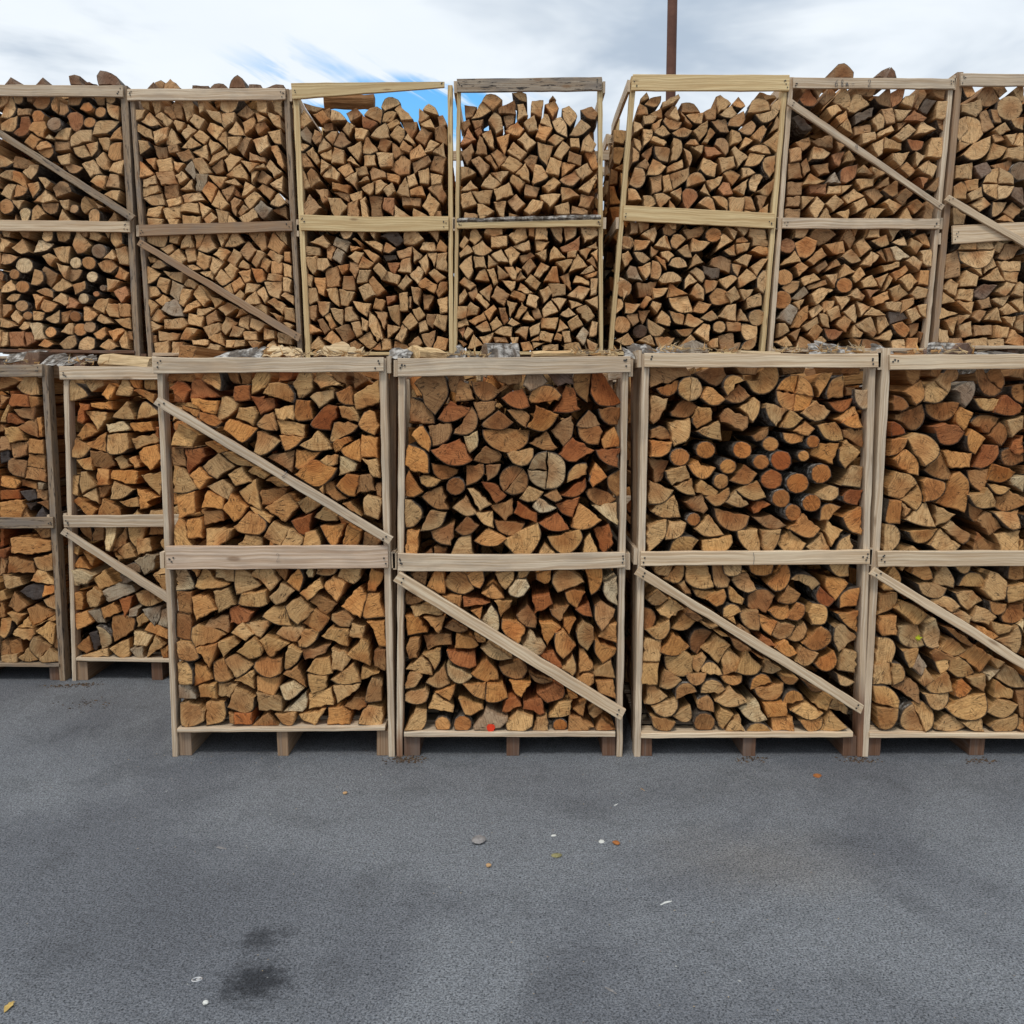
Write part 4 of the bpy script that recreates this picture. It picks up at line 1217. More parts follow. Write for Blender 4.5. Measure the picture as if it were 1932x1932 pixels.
r 9 -2692,1511 -2585,1511 -2591,1574 -2683,1579 -2705,1526
o 11 -2586,1502 -2537,1521 -2539,1559 -2597,1569
t 21 -2728,1428 -2699,1511 -2707,1525 -2757,1428
b 19 -2656,1462 -2575,1438 -2569,1453 -2561,1511 -2683,1496
r 10 -2713,1423 -2665,1414 -2625,1423 -2705,1477
b 21 ~-2614,1365 -2557,1345 -2561,1447 -2671,1403
o 17 -2549,1350 -2530,1350 -2533,1457 -2558,1452
b 39 -2771,1374 -2751,1379 -2734,1417 -2768,1417
t 4 -2706,1316 -2623,1331 -2653,1399 -2731,1399
b 17 -2765,1272 -2706,1277 -2716,1349 -2760,1350
b 20 -2690,1232 -2621,1252 -2611,1325 -2715,1310
o 8 -2609,1262 -2526,1257 -2522,1335 -2599,1340
d 29 -2776,1202 -2711,1222 -2722,1280 -2772,1265
b 17 ~-2732,1178 ~-2704,1143 -2642,1129 -2622,1217 -2699,1236 -2729,1222
b 22 -2625,1192 -2528,1173 -2528,1256 -2616,1256
b 18 -2642,1123 -2525,1104 -2526,1172 -2633,1187
o 23 -2776,1083 -2698,1069 -2666,1108 -2680,1118 -2767,1137
b 36 -2668,1082 -2586,1062 -2584,1097 -2671,1117
g 3 -2564,1065 -2540,1065 -2533,1095 -2566,1104
r 31 -2790,1003 -2676,1013 -2678,1062 -2786,1057
d 15 -2633,1000 -2578,1014 -2590,1064 -2669,1054
b 24 -2582,1014 -2529,1004 -2526,1058 -2589,1063
o* 23 -2793,885 -2704,885 -2650,968 -2662,1003 -2786,993
d 38 -2628,947 -2596,997 -2655,987
b 36 -2626,893 -2656,967 -2700,893
d 26 -2526,904 -2561,973 -2610,904
b 18 -2524,950 -2521,1004 -2580,994
#B1L
b 37 -2351,819 -2309,774 ~-2302,814 -2309,877 -2368,882
t 17 -2407,722 -2374,701 -2366,746 -2410,761
b 32 -2301,775 -2236,785 -2232,878 -2281,888
p 6 -2213,733 -2188,728 -2160,798 -2151,886 -2220,886
b 25 -2186,720 -2110,761 -2105,868 -2168,785
t 11 ~-2087,788 -2060,748 -2013,798 -1984,880 -2093,870
b 32 -1990,815 -1911,815 -1903,888 -1977,888
t 10 -2046,703 -1966,728 -1978,798 -2047,798
t 16 -1904,717 -1884,707 -1884,827 -1921,772
t 22 -2127,680 -2057,695 -2093,771 -2170,725
t 5 -2151,668 -2135,683 -2168,718
o 16 -2301,641 -2284,686 -2346,726
o 18 -2314,625 -2364,695 -2417,635
g 9 -2056,607 -2036,607 ~-2035,642 ~-2068,662 -2113,647
g 12 -2018,591 -1967,621 -1943,702 -1997,712 -2068,672
t 23 -1971,594 -1892,599 -1889,654 -1961,604
p 1 -2415,532 -2325,547 -2288,593 -2351,623 -2415,628
t 13 -2267,505 -2181,540 -2226,626 -2298,575
g 4 -2131,547 -2081,562 -2110,582 -2144,597
t 18 -1914,498 -1893,524 -1891,589 -1970,594
g* 22 -2219,441 -2076,497 -2090,533 -2164,548 -2251,502
t 12 ~-2045,433 ~-1991,418 -1930,443 -2002,509 -2072,489
t 3 -2323,410 -2272,425 -2244,486 -2291,531 -2338,486
o 14 -2429,382 -2369,397 -2363,493 -2423,499
o 13 -2250,346 -2158,387 -2190,443 -2267,407
r 24 -2134,349 -2107,405 -2088,476 -2169,456
g 12 -2114,357 -2069,362 -2041,417 -2106,402
g 15 -1972,305 -1945,346 -1927,422 -2037,401
g 20 -1958,309 -1903,298 -1898,416 -1934,395
t 12 -2071,300 -2000,341 -2033,381 -2069,356
o 10 -2398,285 -2321,321 -2310,331 -2342,392 -2413,377
g 22 -2291,323 -2246,323 -2272,405 -2342,390
b* 18 -2199,216 -2090,283 ~-2082,349 ~-2156,370 -2206,360
o 16 -2033,283 -1905,232 -1903,283 -1996,329
b 24 -2361,147 -2330,168 -2346,250 -2419,188
d 37 -2326,160 -2289,191 -2294,278 -2345,263
p 3 -2270,174 -2213,210 ~-2211,251 ~-2248,302 -2283,312
p 23 -2095,199 -2026,189 -1988,251 -2091,281
t -3 -2023,130 -1914,206 -1967,257
t 2 -2231,138 -2234,184 -2387,138
t 2 ~-2166,130 -2116,138 -2116,235 -2223,184
g 7 -2078,130 -2037,131 -2044,193 -2115,178
o 0 -1929,130 -1904,130 -1901,195 -1941,184
#B1U
t 8 -2314,1550 ~-2269,1569 ~-2296,1608 -2333,1636 -2351,1673 -2379,1598 -2377,1540
t 20 -2253,1589 -2188,1623 -2190,1683 -2302,1673
o 6 -2157,1545 -2126,1593 -2120,1617 -2157,1636 -2199,1574
t 22 -2111,1628 -2093,1683 -2132,1683
t 7 -2049,1565 -2023,1608 -2077,1678 -2126,1574
o 5 -2021,1613 -1993,1603 -1975,1683 -2047,1678
t 17 ~-1972,1608 ~-1939,1599 -1910,1599 -1906,1678 -1969,1678
o 12 -1926,1526 -1909,1579 -2000,1608 -2029,1598
r 8 -2339,1433 -2311,1419 -2290,1438 -2297,1491 -2268,1496 -2261,1525 -2324,1530
o 15 -2255,1511 -2149,1496 -2151,1540 -2259,1530
t 2 ~-2087,1443 -2024,1443 -2058,1540 -2150,1453
t 19 -1902,1472 -1901,1487 ~-1972,1540 ~-2008,1496 -2020,1443
t 17 -2255,1428 -2228,1380 -2181,1443 -2175,1477 -2301,1491
p 19 -2171,1370 -2057,1389 -2090,1433 -2188,1418
o 15 -2036,1379 -1929,1384 -1941,1433 -2058,1423
r 15 -1924,1360 -1901,1336 -1898,1403 -1917,1403
o 10 -2316,1331 -2231,1375 -2287,1423 -2344,1355
t 10 ~-2326,1233 ~-2296,1257 -2269,1296 -2350,1345 -2375,1238
o 21 -2260,1286 -2192,1266 -2192,1374 -2302,1310
t* 2 ~-2179,1263 ~-2101,1258 -2061,1287 -2066,1370 -2179,1360
t 21 -2033,1281 -1904,1325 -1917,1364 -2055,1340
o* 1 -1994,1214 -1952,1169 -1886,1233 -1907,1311 -1971,1296 -2011,1267
b* 18 -2268,1188 -2196,1173 -2155,1193 -2167,1261 -2274,1276
t 7 ~-2313,1174 -2265,1169 -2271,1242 -2359,1227
t 21 -2118,1173 -2063,1192 -2109,1251 -2149,1231
o 12 -2040,1178 -2010,1188 -2032,1247 -2071,1232
t 9 -1886,1179 -1884,1222 -1904,1217
t 21 -2402,1034 -2358,1029 -2352,1137 -2395,1147
t 6 ~-2342,1095 -2330,1040 -2249,1085 -2299,1163 -2328,1163
o 11 -2246,1089 -2182,1089 -2183,1168 -2246,1178
o 13 -2176,1124 -2084,1094 -2035,1094 -2022,1163 -2163,1168
t 18 -1953,1069 -1916,1029 -1890,1162 -2009,1143
b 36 -2246,1017 -2226,1017 -2178,1087 -2257,1077
t 15 -2244,985 -2259,1073 -2330,1029
t 9 ~-2135,1010 ~-2095,1025 -2049,1064 -2155,1109 -2180,1010
o 8 -2019,956 -1964,976 -1983,996 -1913,1025 -2038,1069
t 4 ~-2086,971 -2022,971 -2034,1025 -2129,1000
o 20 -2369,979 -2294,905 -2257,954 -2295,984 -2357,1023 -2393,1004
o* 16 -2257,906 -2124,906 -2141,969 -2222,1014
t 18 -1996,905 -2043,954 -2084,905
t 4 -1975,907 -1887,907 -1885,951 -1963,951
#C0L
t 16 ~-3226,2573 -3193,2573 -3181,2641 -3247,2641
t 14 -3108,2573 -3076,2564 -3047,2625 -3162,2641
t 8 -3060,2624 -3036,2625 -3027,2640 -3059,2640
t 2 ~-2959,2631 ~-2976,2581 ~-2979,2564 ~-2970,2549 ~-2953,2539 ~-2934,2542 ~-2917,2550 ~-2909,2568 ~-2909,2622 ~-2922,2633 ~-2942,2639
t 12 ~-2882,2548 ~-2841,2540 ~-2807,2564 -2794,2641 -2894,2641
b 30 -2755,2575 -2705,2575 -2677,2644 -2768,2644
t 5 -2686,2562 -2629,2546 -2594,2578 -2674,2631
t 22 -2568,2566 -2548,2642 -2597,2642
t 9 ~-2546,2547 -2515,2506 -2472,2531 ~-2484,2632 -2542,2632
t 4 -3251,2481 -3226,2481 -3181,2537 -3245,2570
t 5 ~-3119,2465 -3068,2481 -3104,2561 -3182,2505
p 17 ~-2956,2491 -2912,2531 -3010,2556 -3048,2475
t 22 ~-2886,2426 -2828,2410 -2806,2516 -2839,2515 -2931,2507
t 4 ~-2758,2465 -2724,2473 -2672,2521 -2758,2623 -2788,2521
g 6 ~-2579,2501 ~-2594,2523 ~-2620,2529 ~-2647,2522 ~-2666,2505 ~-2672,2481 ~-2664,2458 ~-2641,2443 ~-2615,2440 ~-2591,2454 ~-2579,2476
t 7 -2535,2432 -2518,2448 -2540,2497 -2601,2440
t 10 -2503,2408 -2437,2400 -2449,2514 -2516,2497
b 19 ~-3239,2401 ~-3189,2409 -3144,2450 -3243,2474 -3263,2409
p 21 ~-3071,2366 ~-3059,2390 ~-3061,2418 ~-3079,2438 ~-3107,2447 ~-3137,2438 ~-3155,2418 ~-3164,2389 ~-3152,2365 ~-3128,2350 ~-3097,2350
t 9 -2941,2392 -2896,2440 -2944,2472 -2995,2457
p 19 ~-2792,2446 ~-2811,2435 ~-2820,2415 ~-2813,2395 ~-2799,2380 ~-2778,2378 ~-2757,2385 ~-2743,2402 ~-2745,2422 ~-2751,2439 ~-2771,2450
o 5 ~-2728,2434 ~-2735,2413 ~-2731,2392 ~-2712,2375 ~-2688,2371 ~-2665,2380 ~-2650,2398 ~-2646,2421 ~-2659,2442 ~-2680,2449 ~-2705,2447
t 23 ~-2612,2361 ~-2562,2353 -2519,2393 -2550,2434 -2591,2434 -2643,2409
o 21 -2471,2303 -2444,2352 -2509,2392 -2537,2327
t 9 ~-3193,2367 ~-3204,2352 ~-3207,2334 ~-3198,2317 ~-3179,2309 ~-3158,2312 ~-3143,2323 ~-3134,2341 ~-3139,2359 ~-3154,2370 ~-3173,2374
b 25 -3274,2295 -3257,2303 ~-3247,2344 -3270,2368
t 4 ~-3029,2268 ~-2986,2300 ~-2991,2357 -3040,2373 -3070,2276
b 44 ~-3005,2306 -2965,2264 -2902,2346 ~-2991,2395 -3009,2379
t 1 -2871,2350 -2841,2309 -2820,2390 -2901,2414
b 32 ~-2822,2296 ~-2771,2320 -2743,2369 -2834,2377 -2854,2312
p 15 ~-2656,2355 ~-2678,2361 ~-2699,2355 ~-2714,2339 ~-2716,2320 ~-2707,2302 ~-2689,2292 ~-2667,2292 ~-2651,2304 ~-2641,2323 ~-2643,2342
t 18 -3274,2228 ~-3216,2228 -3165,2244 -3202,2310 -3272,2261
t 6 ~-3135,2224 ~-3112,2226 ~-3093,2238 ~-3082,2260 ~-3085,2282 ~-3100,2297 ~-3123,2302 ~-3145,2295 ~-3160,2278 ~-3165,2256 ~-3155,2236
t 4 ~-2913,2235 ~-2864,2235 -2803,2267 -2867,2316 -2937,2251
t 19 -2795,2212 ~-2727,2253 -2732,2302 -2808,2277
t 11 -2588,2236 -2537,2260 -2502,2301 -2584,2317
r 22 -2504,2163 -2451,2212 -2474,2269 -2550,2236
t 20 ~-3212,2170 ~-3161,2178 -3142,2219 -3209,2219 -3244,2187
t 21 -2941,2195 ~-2939,2236 ~-2988,2260 -3039,2236
o 20 -3059,2178 -3055,2121 -3028,2162 -2991,2203 -3074,2219
t 1 -2859,2144 -2833,2160 -2847,2209 -2879,2225 -2932,2176
r 15 -2857,2128 -2799,2129 -2772,2161 -2836,2202
p 8 ~-2737,2224 ~-2757,2218 ~-2769,2202 ~-2774,2182 ~-2764,2165 ~-2748,2155 ~-2727,2157 ~-2709,2168 ~-2701,2186 ~-2705,2205 ~-2718,2219
r 16 ~-2665,2201 ~-2653,2202 ~-2643,2208 ~-2637,2217 ~-2640,2227 ~-2647,2236 ~-2659,2237 ~-2670,2234 ~-2679,2226 ~-2679,2216 ~-2675,2206
g 10 ~-2631,2263 ~-2632,2252 ~-2628,2242 ~-2618,2236 ~-2606,2237 ~-2597,2244 ~-2592,2254 ~-2593,2265 ~-2602,2274 ~-2613,2276 ~-2623,2271
t 11 -2613,2095 -2574,2193 -2650,2185 -2686,2136
p 12 ~-3123,2180 ~-3146,2178 ~-3164,2170 ~-3178,2150 ~-3174,2130 ~-3162,2115 ~-3141,2106 ~-3120,2112 ~-3102,2128 ~-3097,2149 ~-3106,2168
o 2 ~-2987,2102 ~-2937,2111 -2901,2151 -2991,2184 -3019,2127
b 34 -3276,2072 -3215,2122 -3213,2154 -3271,2154
t 10 -2579,2078 -2521,2070 -2517,2152 -2583,2160 -2602,2119
o 14 -2513,2079 -2446,2079 -2442,2152 -2517,2161
t 23 -3172,2030 -3136,2071 -3183,2120 -3219,2079
t 9 ~-3105,2110 ~-3120,2102 ~-3130,2090 ~-3130,2073 ~-3122,2061 ~-3108,2054 ~-3092,2056 ~-3079,2067 ~-3072,2082 ~-3077,2096 ~-3089,2107
t 11 -3071,2053 ~-3012,2053 -2993,2102 -3067,2111
t 12 ~-2954,2037 ~-2904,2037 -2899,2119 -2994,2061
b 31 -2903,2038 -2861,2047 -2823,2121 -2900,2104
b 13 ~-2807,2044 ~-2787,2048 ~-2770,2059 ~-2764,2078 ~-2768,2097 ~-2783,2108 ~-2803,2111 ~-2821,2104 ~-2833,2088 ~-2835,2069 ~-2825,2051
o 20 -2746,2046 ~-2704,2046 -2660,2087 -2732,2144 -2749,2136
t 2 ~-2612,2028 -2562,2036 -2634,2093 -2661,2052
t 14 ~-2499,2012 -2442,1995 -2446,2069 -2556,2061
t 5 -3281,2011 ~-3232,2003 -3180,2019 -3237,2052 -3278,2069
t 22 ~-3140,1988 ~-3105,2004 -3094,2045 -3136,2045 -3172,2004
p 13 -3071,1929 -2995,1937 -3023,2036 -3098,2036
o 7 ~-2966,2013 ~-2984,2002 ~-2997,1984 ~-2994,1964 ~-2982,1948 ~-2963,1941 ~-2943,1949 ~-2925,1963 ~-2921,1981 ~-2930,1999 ~-2946,2011
t 6 -2820,1962 -2816,2035 -2841,2035 -2895,1978
t 22 ~-2822,1993 ~-2814,1972 ~-2794,1956 ~-2768,1954 ~-2745,1965 ~-2731,1986 ~-2731,2009 ~-2744,2030 ~-2768,2036 ~-2795,2032 ~-2814,2015
p 22 ~-2680,2033 ~-2699,2047 ~-2719,2051 ~-2740,2041 ~-2750,2021 ~-2752,2001 ~-2741,1983 ~-2721,1975 ~-2700,1977 ~-2683,1992 ~-2676,2013
o 16 ~-2673,1937 ~-2640,1929 -2605,1962 -2611,2011 -2696,1970
o 2 -2558,1920 -2488,1985 -2504,2002 -2588,1985
t 8 -3291,1887 -3241,1895 -3235,1977 -3285,1985
r 17 -3228,1887 -3136,1887 -3138,1986 -3231,1978
r 12 -3124,1887 -3063,1920 -3085,1977 -3126,1977
o 18 ~-2992,1879 -2948,1903 -3005,1936 -3058,1895
t 5 ~-2883,1870 ~-2842,1870 ~-2798,1903 -2803,1960 ~-2845,1952 -2907,1903
t 19 ~-2738,1862 ~-2687,1878 -2684,1936 ~-2733,1953 ~-2785,1920 -2796,1870
t 7 ~-2589,1861 -2537,1886 -2594,1935 -2655,1886
t 2 ~-2509,1878 -2460,1869 -2479,1985 -2524,1919
b 30 -2476,1930 -2442,1930 -2440,1987 -2473,1987
#C0U
b 19 -3203,3359 -3152,3387 -3138,3460 -3196,3460
t 18 -3147,3292 ~-3122,3311 ~-3100,3353 ~-3107,3391 -3133,3445 -3201,3302
t 20 ~-3065,3470 ~-3082,3474 ~-3099,3471 ~-3113,3460 ~-3116,3444 ~-3113,3392 ~-3099,3383 ~-3081,3382 ~-3066,3390 ~-3057,3406 ~-3056,3457
b 20 -3034,3402 -3005,3397 -2981,3460 -3045,3460
b 24 ~-2974,3356 ~-2935,3351 ~-2894,3388 -2890,3457 -2934,3457 -2997,3379
t 6 ~-2873,3346 -2840,3322 -2833,3437 -2880,3378
t 10 -2832,3314 ~-2798,3309 ~-2768,3337 ~-2775,3374 -2823,3393
b 18 -2778,3377 ~-2749,3373 ~-2710,3377 -2666,3455 -2769,3455
o 1 -2655,3330 -2616,3335 -2605,3353 ~-2637,3390 ~-2676,3386 -2703,3353
b 35 -2599,3383 -2555,3382 -2546,3460 -2634,3460
b 21 -3093,3312 -3020,3321 -3012,3359 -3090,3359
t 18 ~-2490,3388 ~-2479,3400 ~-2472,3451 ~-2482,3464 ~-2495,3473 ~-2514,3472 ~-2529,3464 ~-2537,3449 ~-2535,3397 ~-2524,3386 ~-2507,3382
t 8 ~-2530,3337 ~-2503,3299 -2465,3285 -2456,3369 -2533,3388
t 4 ~-2537,3318 ~-2533,3337 ~-2541,3354 ~-2557,3364 ~-2578,3363 ~-2596,3352 ~-2605,3334 ~-2603,3314 ~-2589,3300 ~-2568,3296 ~-2548,3303
o 12 -2993,3272 -2934,3281 -2917,3314 ~-2945,3342 ~-2989,3342 -3005,3314
g 1 ~-2901,3235 ~-2883,3220 ~-2856,3218 ~-2831,3227 ~-2816,3248 ~-2818,3272 ~-2829,3293 ~-2852,3301 ~-2878,3298 ~-2900,3281 ~-2909,3259
r 24 -2773,3252 -2736,3214 -2689,3261 ~-2686,3317 ~-2720,3336 -2764,3331 -2789,3313
t 14 ~-2682,3279 ~-2683,3260 ~-2671,3244 ~-2649,3237 ~-2628,3241 ~-2612,3255 ~-2605,3275 ~-2612,3293 ~-2629,3304 ~-2651,3306 ~-2672,3296
t 15 -3209,3225 ~-3131,3216 ~-3100,3254 -3091,3310 -3207,3263
r 26 -3090,3242 -3132,3205 ~-3099,3186 ~-3049,3205 ~-3020,3271 -3032,3313 -3077,3308
o 1 -2991,3207 -2939,3179 -2916,3240 -2924,3278 -2993,3268 -3020,3221
t 17 -2541,3207 ~-2495,3240 -2459,3282 ~-2527,3287 ~-2601,3273 -2630,3197
t 21 -2787,3165 -2763,3245 ~-2797,3245 ~-2837,3231 -2875,3175
t 13 -2750,3130 -2695,3154 -2641,3158 -2632,3229 ~-2716,3224 -2767,3187 -2770,3125
o 2 -2438,3165 -2444,3245 ~-2489,3212 -2521,3165
o 7 -3006,3110 -2953,3171 -3010,3204 -3057,3147
p 1 -2876,3169 -2898,3197 -2924,3174
o 5 -2980,3104 -2881,3118 ~-2885,3137 ~-2918,3160 ~-2957,3156 -2988,3123
o 22 ~-2951,3065 ~-2917,3056 ~-2881,3089 -2884,3117 -2988,3103
b 32 -2884,3106 -2780,3111 -2782,3163 -2885,3163
t 16 ~-2749,3083 ~-2706,3055 -2651,3069 -2687,3135 -2762,3121
t 19 -2648,3065 ~-2601,3112 -2599,3155 -2678,3140
t 21 -2572,3108 -2538,3104 -2525,3179 -2598,3179
o 15 -2528,3049 -2459,3049 -2444,3149 ~-2488,3149 ~-2529,3130 -2546,3073
t 15 -3224,2997 ~-3184,3002 -3138,3035 -3219,3077
b 32 -3153,3006 ~-3075,2996 -3024,3020 -3071,3058 -3129,3072
t 17 -2837,3016 -2783,3021 -2779,3087 -2864,3069
t 14 ~-2613,3020 ~-2571,2983 -2536,2987 -2565,3092 -2621,3054
b 34 ~-2798,2973 ~-2749,2968 -2708,3001 -2776,3025 -2830,3020
t 5 -2653,2937 -2588,2961 -2633,3047 -2703,3018
t 16 -2454,2959 -2445,3049 -2514,3030 -2542,2978
t 11 -3225,2943 -3158,2920 -3134,2986 ~-3183,2981 -3225,2948
o 18 -3151,2921 -3065,2873 -3072,2921 -3103,2973 -3142,2978
t 3 -3029,2923 ~-2982,2970 -2970,3013 -3029,3013 -3080,2970
t 5 -2578,2865 -2561,2899 -2549,2946 ~-2618,2951 -2659,2913
b 13 -2565,2881 -2477,2872 -2482,2958 -2536,2962
t 18 -3169,2801 -3133,2897 -3182,2901 -3231,2835
t 22 ~-3089,2831 ~-3062,2873 -3129,2902 -3154,2816
t 16 -3028,2810 ~-2980,2872 -2992,2915 -3061,2901
t 9 -2946,2871 -2905,2909 ~-2937,2938 -2982,2938
b 39 -2884,2820 -2792,2858 ~-2819,2911 ~-2868,2925 -2910,2877
t 19 -2966,2782 -2891,2801 -2951,2868 -3035,2791
t 15 ~-3251,2753 ~-3241,2730 ~-3215,2714 ~-3187,2718 ~-3159,2733 ~-3147,2757 ~-3154,2782 ~-3172,2802 ~-3199,2810 ~-3226,2799 ~-3245,2779
t 5 -3116,2741 -3078,2798 -3157,2798
p 6 ~-3046,2709 ~-3042,2727 ~-3050,2742 ~-3067,2753 ~-3087,2752 ~-3106,2740 ~-3114,2724 ~-3110,2707 ~-3099,2666 ~-3080,2661 ~-3061,2668
t 23 -2962,2719 -3008,2777 ~-3040,2743 -3050,2659
b 35 ~-2976,2746 ~-2933,2717 ~-2888,2732 -2875,2785 -2989,2785
t 1 -2826,2740 -2801,2740 -2793,2802 -2857,2797
p 14 ~-2742,2760 ~-2755,2772 ~-2772,2775 ~-2788,2771 ~-2799,2758 ~-2802,2741 ~-2795,2726 ~-2780,2720 ~-2763,2718 ~-2749,2728 ~-2740,2744
t 7 -2706,2717 -2644,2755 -2690,2822 ~-2711,2803 -2723,2765
t 2 -2486,2788 -2463,2855 ~-2532,2859 -2583,2836
b 44 -2630,2753 -2595,2762 -2658,2796
p 19 ~-2673,2738 ~-2685,2719 ~-2683,2671 ~-2669,2657 ~-2649,2651 ~-2628,2655 ~-2614,2672 ~-2609,2720 ~-2616,2737 ~-2634,2750 ~-2656,2749
t 20 -2785,2658 -2849,2748 -2884,2658
b 30 -2495,2660 -2526,2730 -2579,2660
b 21 -3124,2658 -3145,2714 -3169,2658
#C1L
t 20 -2320,2543 ~-2281,2523 ~-2213,2514 -2179,2599 ~-2247,2627 -2307,2608
t 12 -2177,2542 -2128,2532 -2095,2626 -2164,2616
t 11 -2108,2502 -2019,2512 -2044,2626 -2096,2550
t 5 -2007,2502 -1977,2511 -1933,2625 -2022,2625
t 7 ~-1939,2473 -1879,2502 -1923,2625 -1998,2492
t 4 -1846,2511 -1784,2606 -1812,2634 -1882,2606
t 14 ~-1759,2513 -1699,2541 -1755,2626 -1829,2512
t 14 -1696,2599 -1656,2636 -1734,2636
b 14 -1590,2484 -1560,2503 -1566,2636 -1676,2598
t 22 -1431,2524 -1447,2647 -1526,2638
o 8 -1479,2463 -1438,2521 -1514,2606 -1557,2511
t 20 -2194,2465 -2153,2493 -2162,2532 -2242,2503
t 20 -2106,2406 -2076,2435 -2122,2502 -2194,2454
t 23 -2066,2416 -2006,2426 -2023,2513 -2082,2503
t 5 -2010,2403 ~-1962,2365 -1932,2384 -1910,2452 -1988,2481
t 10 -1842,2424 -1790,2482 -1858,2511 -1899,2463
t 21 -1814,2425 -1766,2387 -1713,2474 -1772,2503
b 12 -1681,2425 -1620,2492 -1677,2550 -1729,2482
t 2 -1658,2413 -1630,2384 -1568,2471 -1616,2490
t 13 -1482,2405 -1451,2453 -1539,2492 -1560,2463
o 12 -1450,2424 -1411,2415 -1410,2482 -1449,2482
t 22 -2307,2416 -2268,2416 -2277,2444 -2325,2454
t 18 ~-2248,2376 -2197,2395 ~-2255,2434 -2307,2386
t 13 -1924,2375 -1896,2336 -1833,2424 -1911,2453
t 23 -1677,2377 -1676,2406 -1714,2434 -1746,2386
t 12 -1564,2356 -1532,2423 -1580,2452 -1602,2385
o 12 -1533,2346 -1474,2346 -1462,2414 -1531,2423
t 16 -1454,2327 -1405,2317 -1403,2394 -1462,2414
t 9 -2329,2277 ~-2278,2297 -2236,2345 -2323,2393
t 9 ~-2176,2316 -2108,2287 -2095,2354 -2224,2364
t 14 -1787,2307 -1745,2375 -1793,2413 -1834,2375
t 9 ~-2033,2365 -1974,2374 ~-2032,2403 -2072,2394
t 22 -1910,2308 -1908,2366 -1998,2356
t 16 ~-1849,2268 -1788,2307 -1855,2375 -1897,2316
o 13 -1706,2287 -1666,2307 -1664,2374 -1744,2355
o 3 ~-1623,2286 -1573,2305 -1591,2373 -1660,2383
t 9 -1563,2306 -1475,2296 -1464,2335 -1552,2345
t 10 -1465,2237 -1416,2228 -1404,2305 -1463,2325
t 13 -2270,2267 -2213,2218 -2179,2306 -2248,2325
g 14 -2192,2218 -2134,2169 -2090,2267 -2168,2305
t 21 -2101,2278 -2033,2249 -2012,2278 -2070,2316
t 23 -1783,2219 -1800,2287 -1850,2258
o 12 -1778,2228 -1707,2277 -1735,2325 -1796,2286
t 11 -1707,2218 -1648,2228 -1606,2276 -1695,2286
t 15 ~-1548,2208 -1489,2189 -1466,2296 -1585,2296
t 23 -2338,2190 -2247,2219 ~-2275,2267 -2334,2267
t 8 -2132,2158 -2103,2139 -2039,2246 -2108,2256
t 13 -1974,2139 -1932,2178 -1998,2276 -2040,2217
t 19 -1732,2179 -1711,2218 -1740,2247 -1781,2208
t 4 -1688,2148 -1608,2158 -1636,2236 -1717,2167
t 8 -1579,2158 -1558,2198 -1585,2265 -1636,2236
t 23 -1401,2150 -1400,2208 -1448,2238 -1479,2209
t 19 -2238,2140 -2187,2179 -2235,2217 -2286,2179
g 12 ~-2178,2080 -2108,2079 -2143,2187 -2214,2167 -2246,2119
t 3 -2315,2079 -2263,2147 -2320,2186
t 21 -2109,2100 -1997,2149 -2015,2188 -2086,2149
t 16 -1904,2130 -1853,2178 -1931,2207
t 19 -1473,2090 -1451,2149 -1519,2198 -1570,2169
t 23 -1575,2090 -1574,2139 -1612,2158 -1653,2139
t 21 -2273,2041 -2222,2080 -2270,2128 -2322,2060
t 10 -2015,2079 -1965,2089 -1903,2128 -2013,2128
t 4 -1832,2079 -1760,2128 -1819,2166 -1880,2128
t 7 -1712,2098 -1740,2127 -1772,2069
t 12 -1461,2060 -1392,2040 -1399,2128 -1459,2138
t 12 -2078,2030 -1989,2010 -1976,2079 -2075,2098
b 18 -1959,2020 -1878,2050 -1896,2118 -1967,2079
t 5 -1491,2039 -1470,2078 -1558,2108
t 15 -2325,1970 -2243,2019 -2331,2049
t 14 -2232,2000 -2132,2000 -2080,2029 -2109,2069 -2229,2059
t 9 -1949,1940 -1868,1989 -1876,2038 -1987,2009
t 23 -1871,1991 -1842,1961 -1759,2040 -1838,2079
t 15 -1756,2020 -1687,1990 -1684,2088 -1744,2069
t 1 -1681,2009 -1623,1979 -1582,2028 -1670,2067
t 10 -1817,1950 -1748,1950 -1716,1999 -1795,2018
t 19 -2267,1920 -2157,1930 -2135,1970 -2274,1989
t 8 ~-2131,1930 -2081,1930 -2018,1999 -2088,2008 -2120,1959
t 16 -1719,1930 -1639,1930 -1637,1989 -1737,1979
t 1 -1593,1929 -1523,1939 -1522,1988 -1591,2008
t 8 -1504,1910 -1415,1900 -1414,1939 -1502,1979
t 20 -1854,1891 -1871,1979 -1952,1940
t 14 -2300,1830 -2220,1830 -2205,1929 -2306,1909
t 16 -2199,1840 -2129,1830 -2115,1919 -2185,1919
t 5 -2050,1899 -1951,1899 -1950,1929 -2059,1929
t 12 -1841,1880 -1801,1880 -1780,1929 -1839,1929
t 13 -1790,1880 -1721,1890 -1719,1929 -1779,1929
t 7 -1648,1860 -1606,1919 -1696,1919
t 15 -1905,1850 -1873,1890 -1942,1909 -1974,1870
t 13 -1508,1870 -1536,1929 -1619,1850
t 23 -1510,1860 -1410,1860 -1409,1890 -1508,1900
b 30 -2323,1911 -2293,1911 -2291,1960 -2331,1960
t 10 -1422,2000 -1402,2019 -1471,2039
#C1U
t 8 -2308,3359 -2273,3350 -2269,3432 -2323,3433
t 15 -2231,3317 -2203,3343 -2181,3431 -2253,3431
b 15 -2175,3334 -2132,3291 -2104,3299 -2137,3368 -2173,3368
b 31 -2109,3304 -2073,3295 -2063,3321 -2094,3426 -2142,3373
t 22 -2042,3284 -1995,3319 -1984,3380 ~-2027,3441 -2073,3424
t 12 -1955,3325 -1927,3342 -1924,3421 -1969,3421
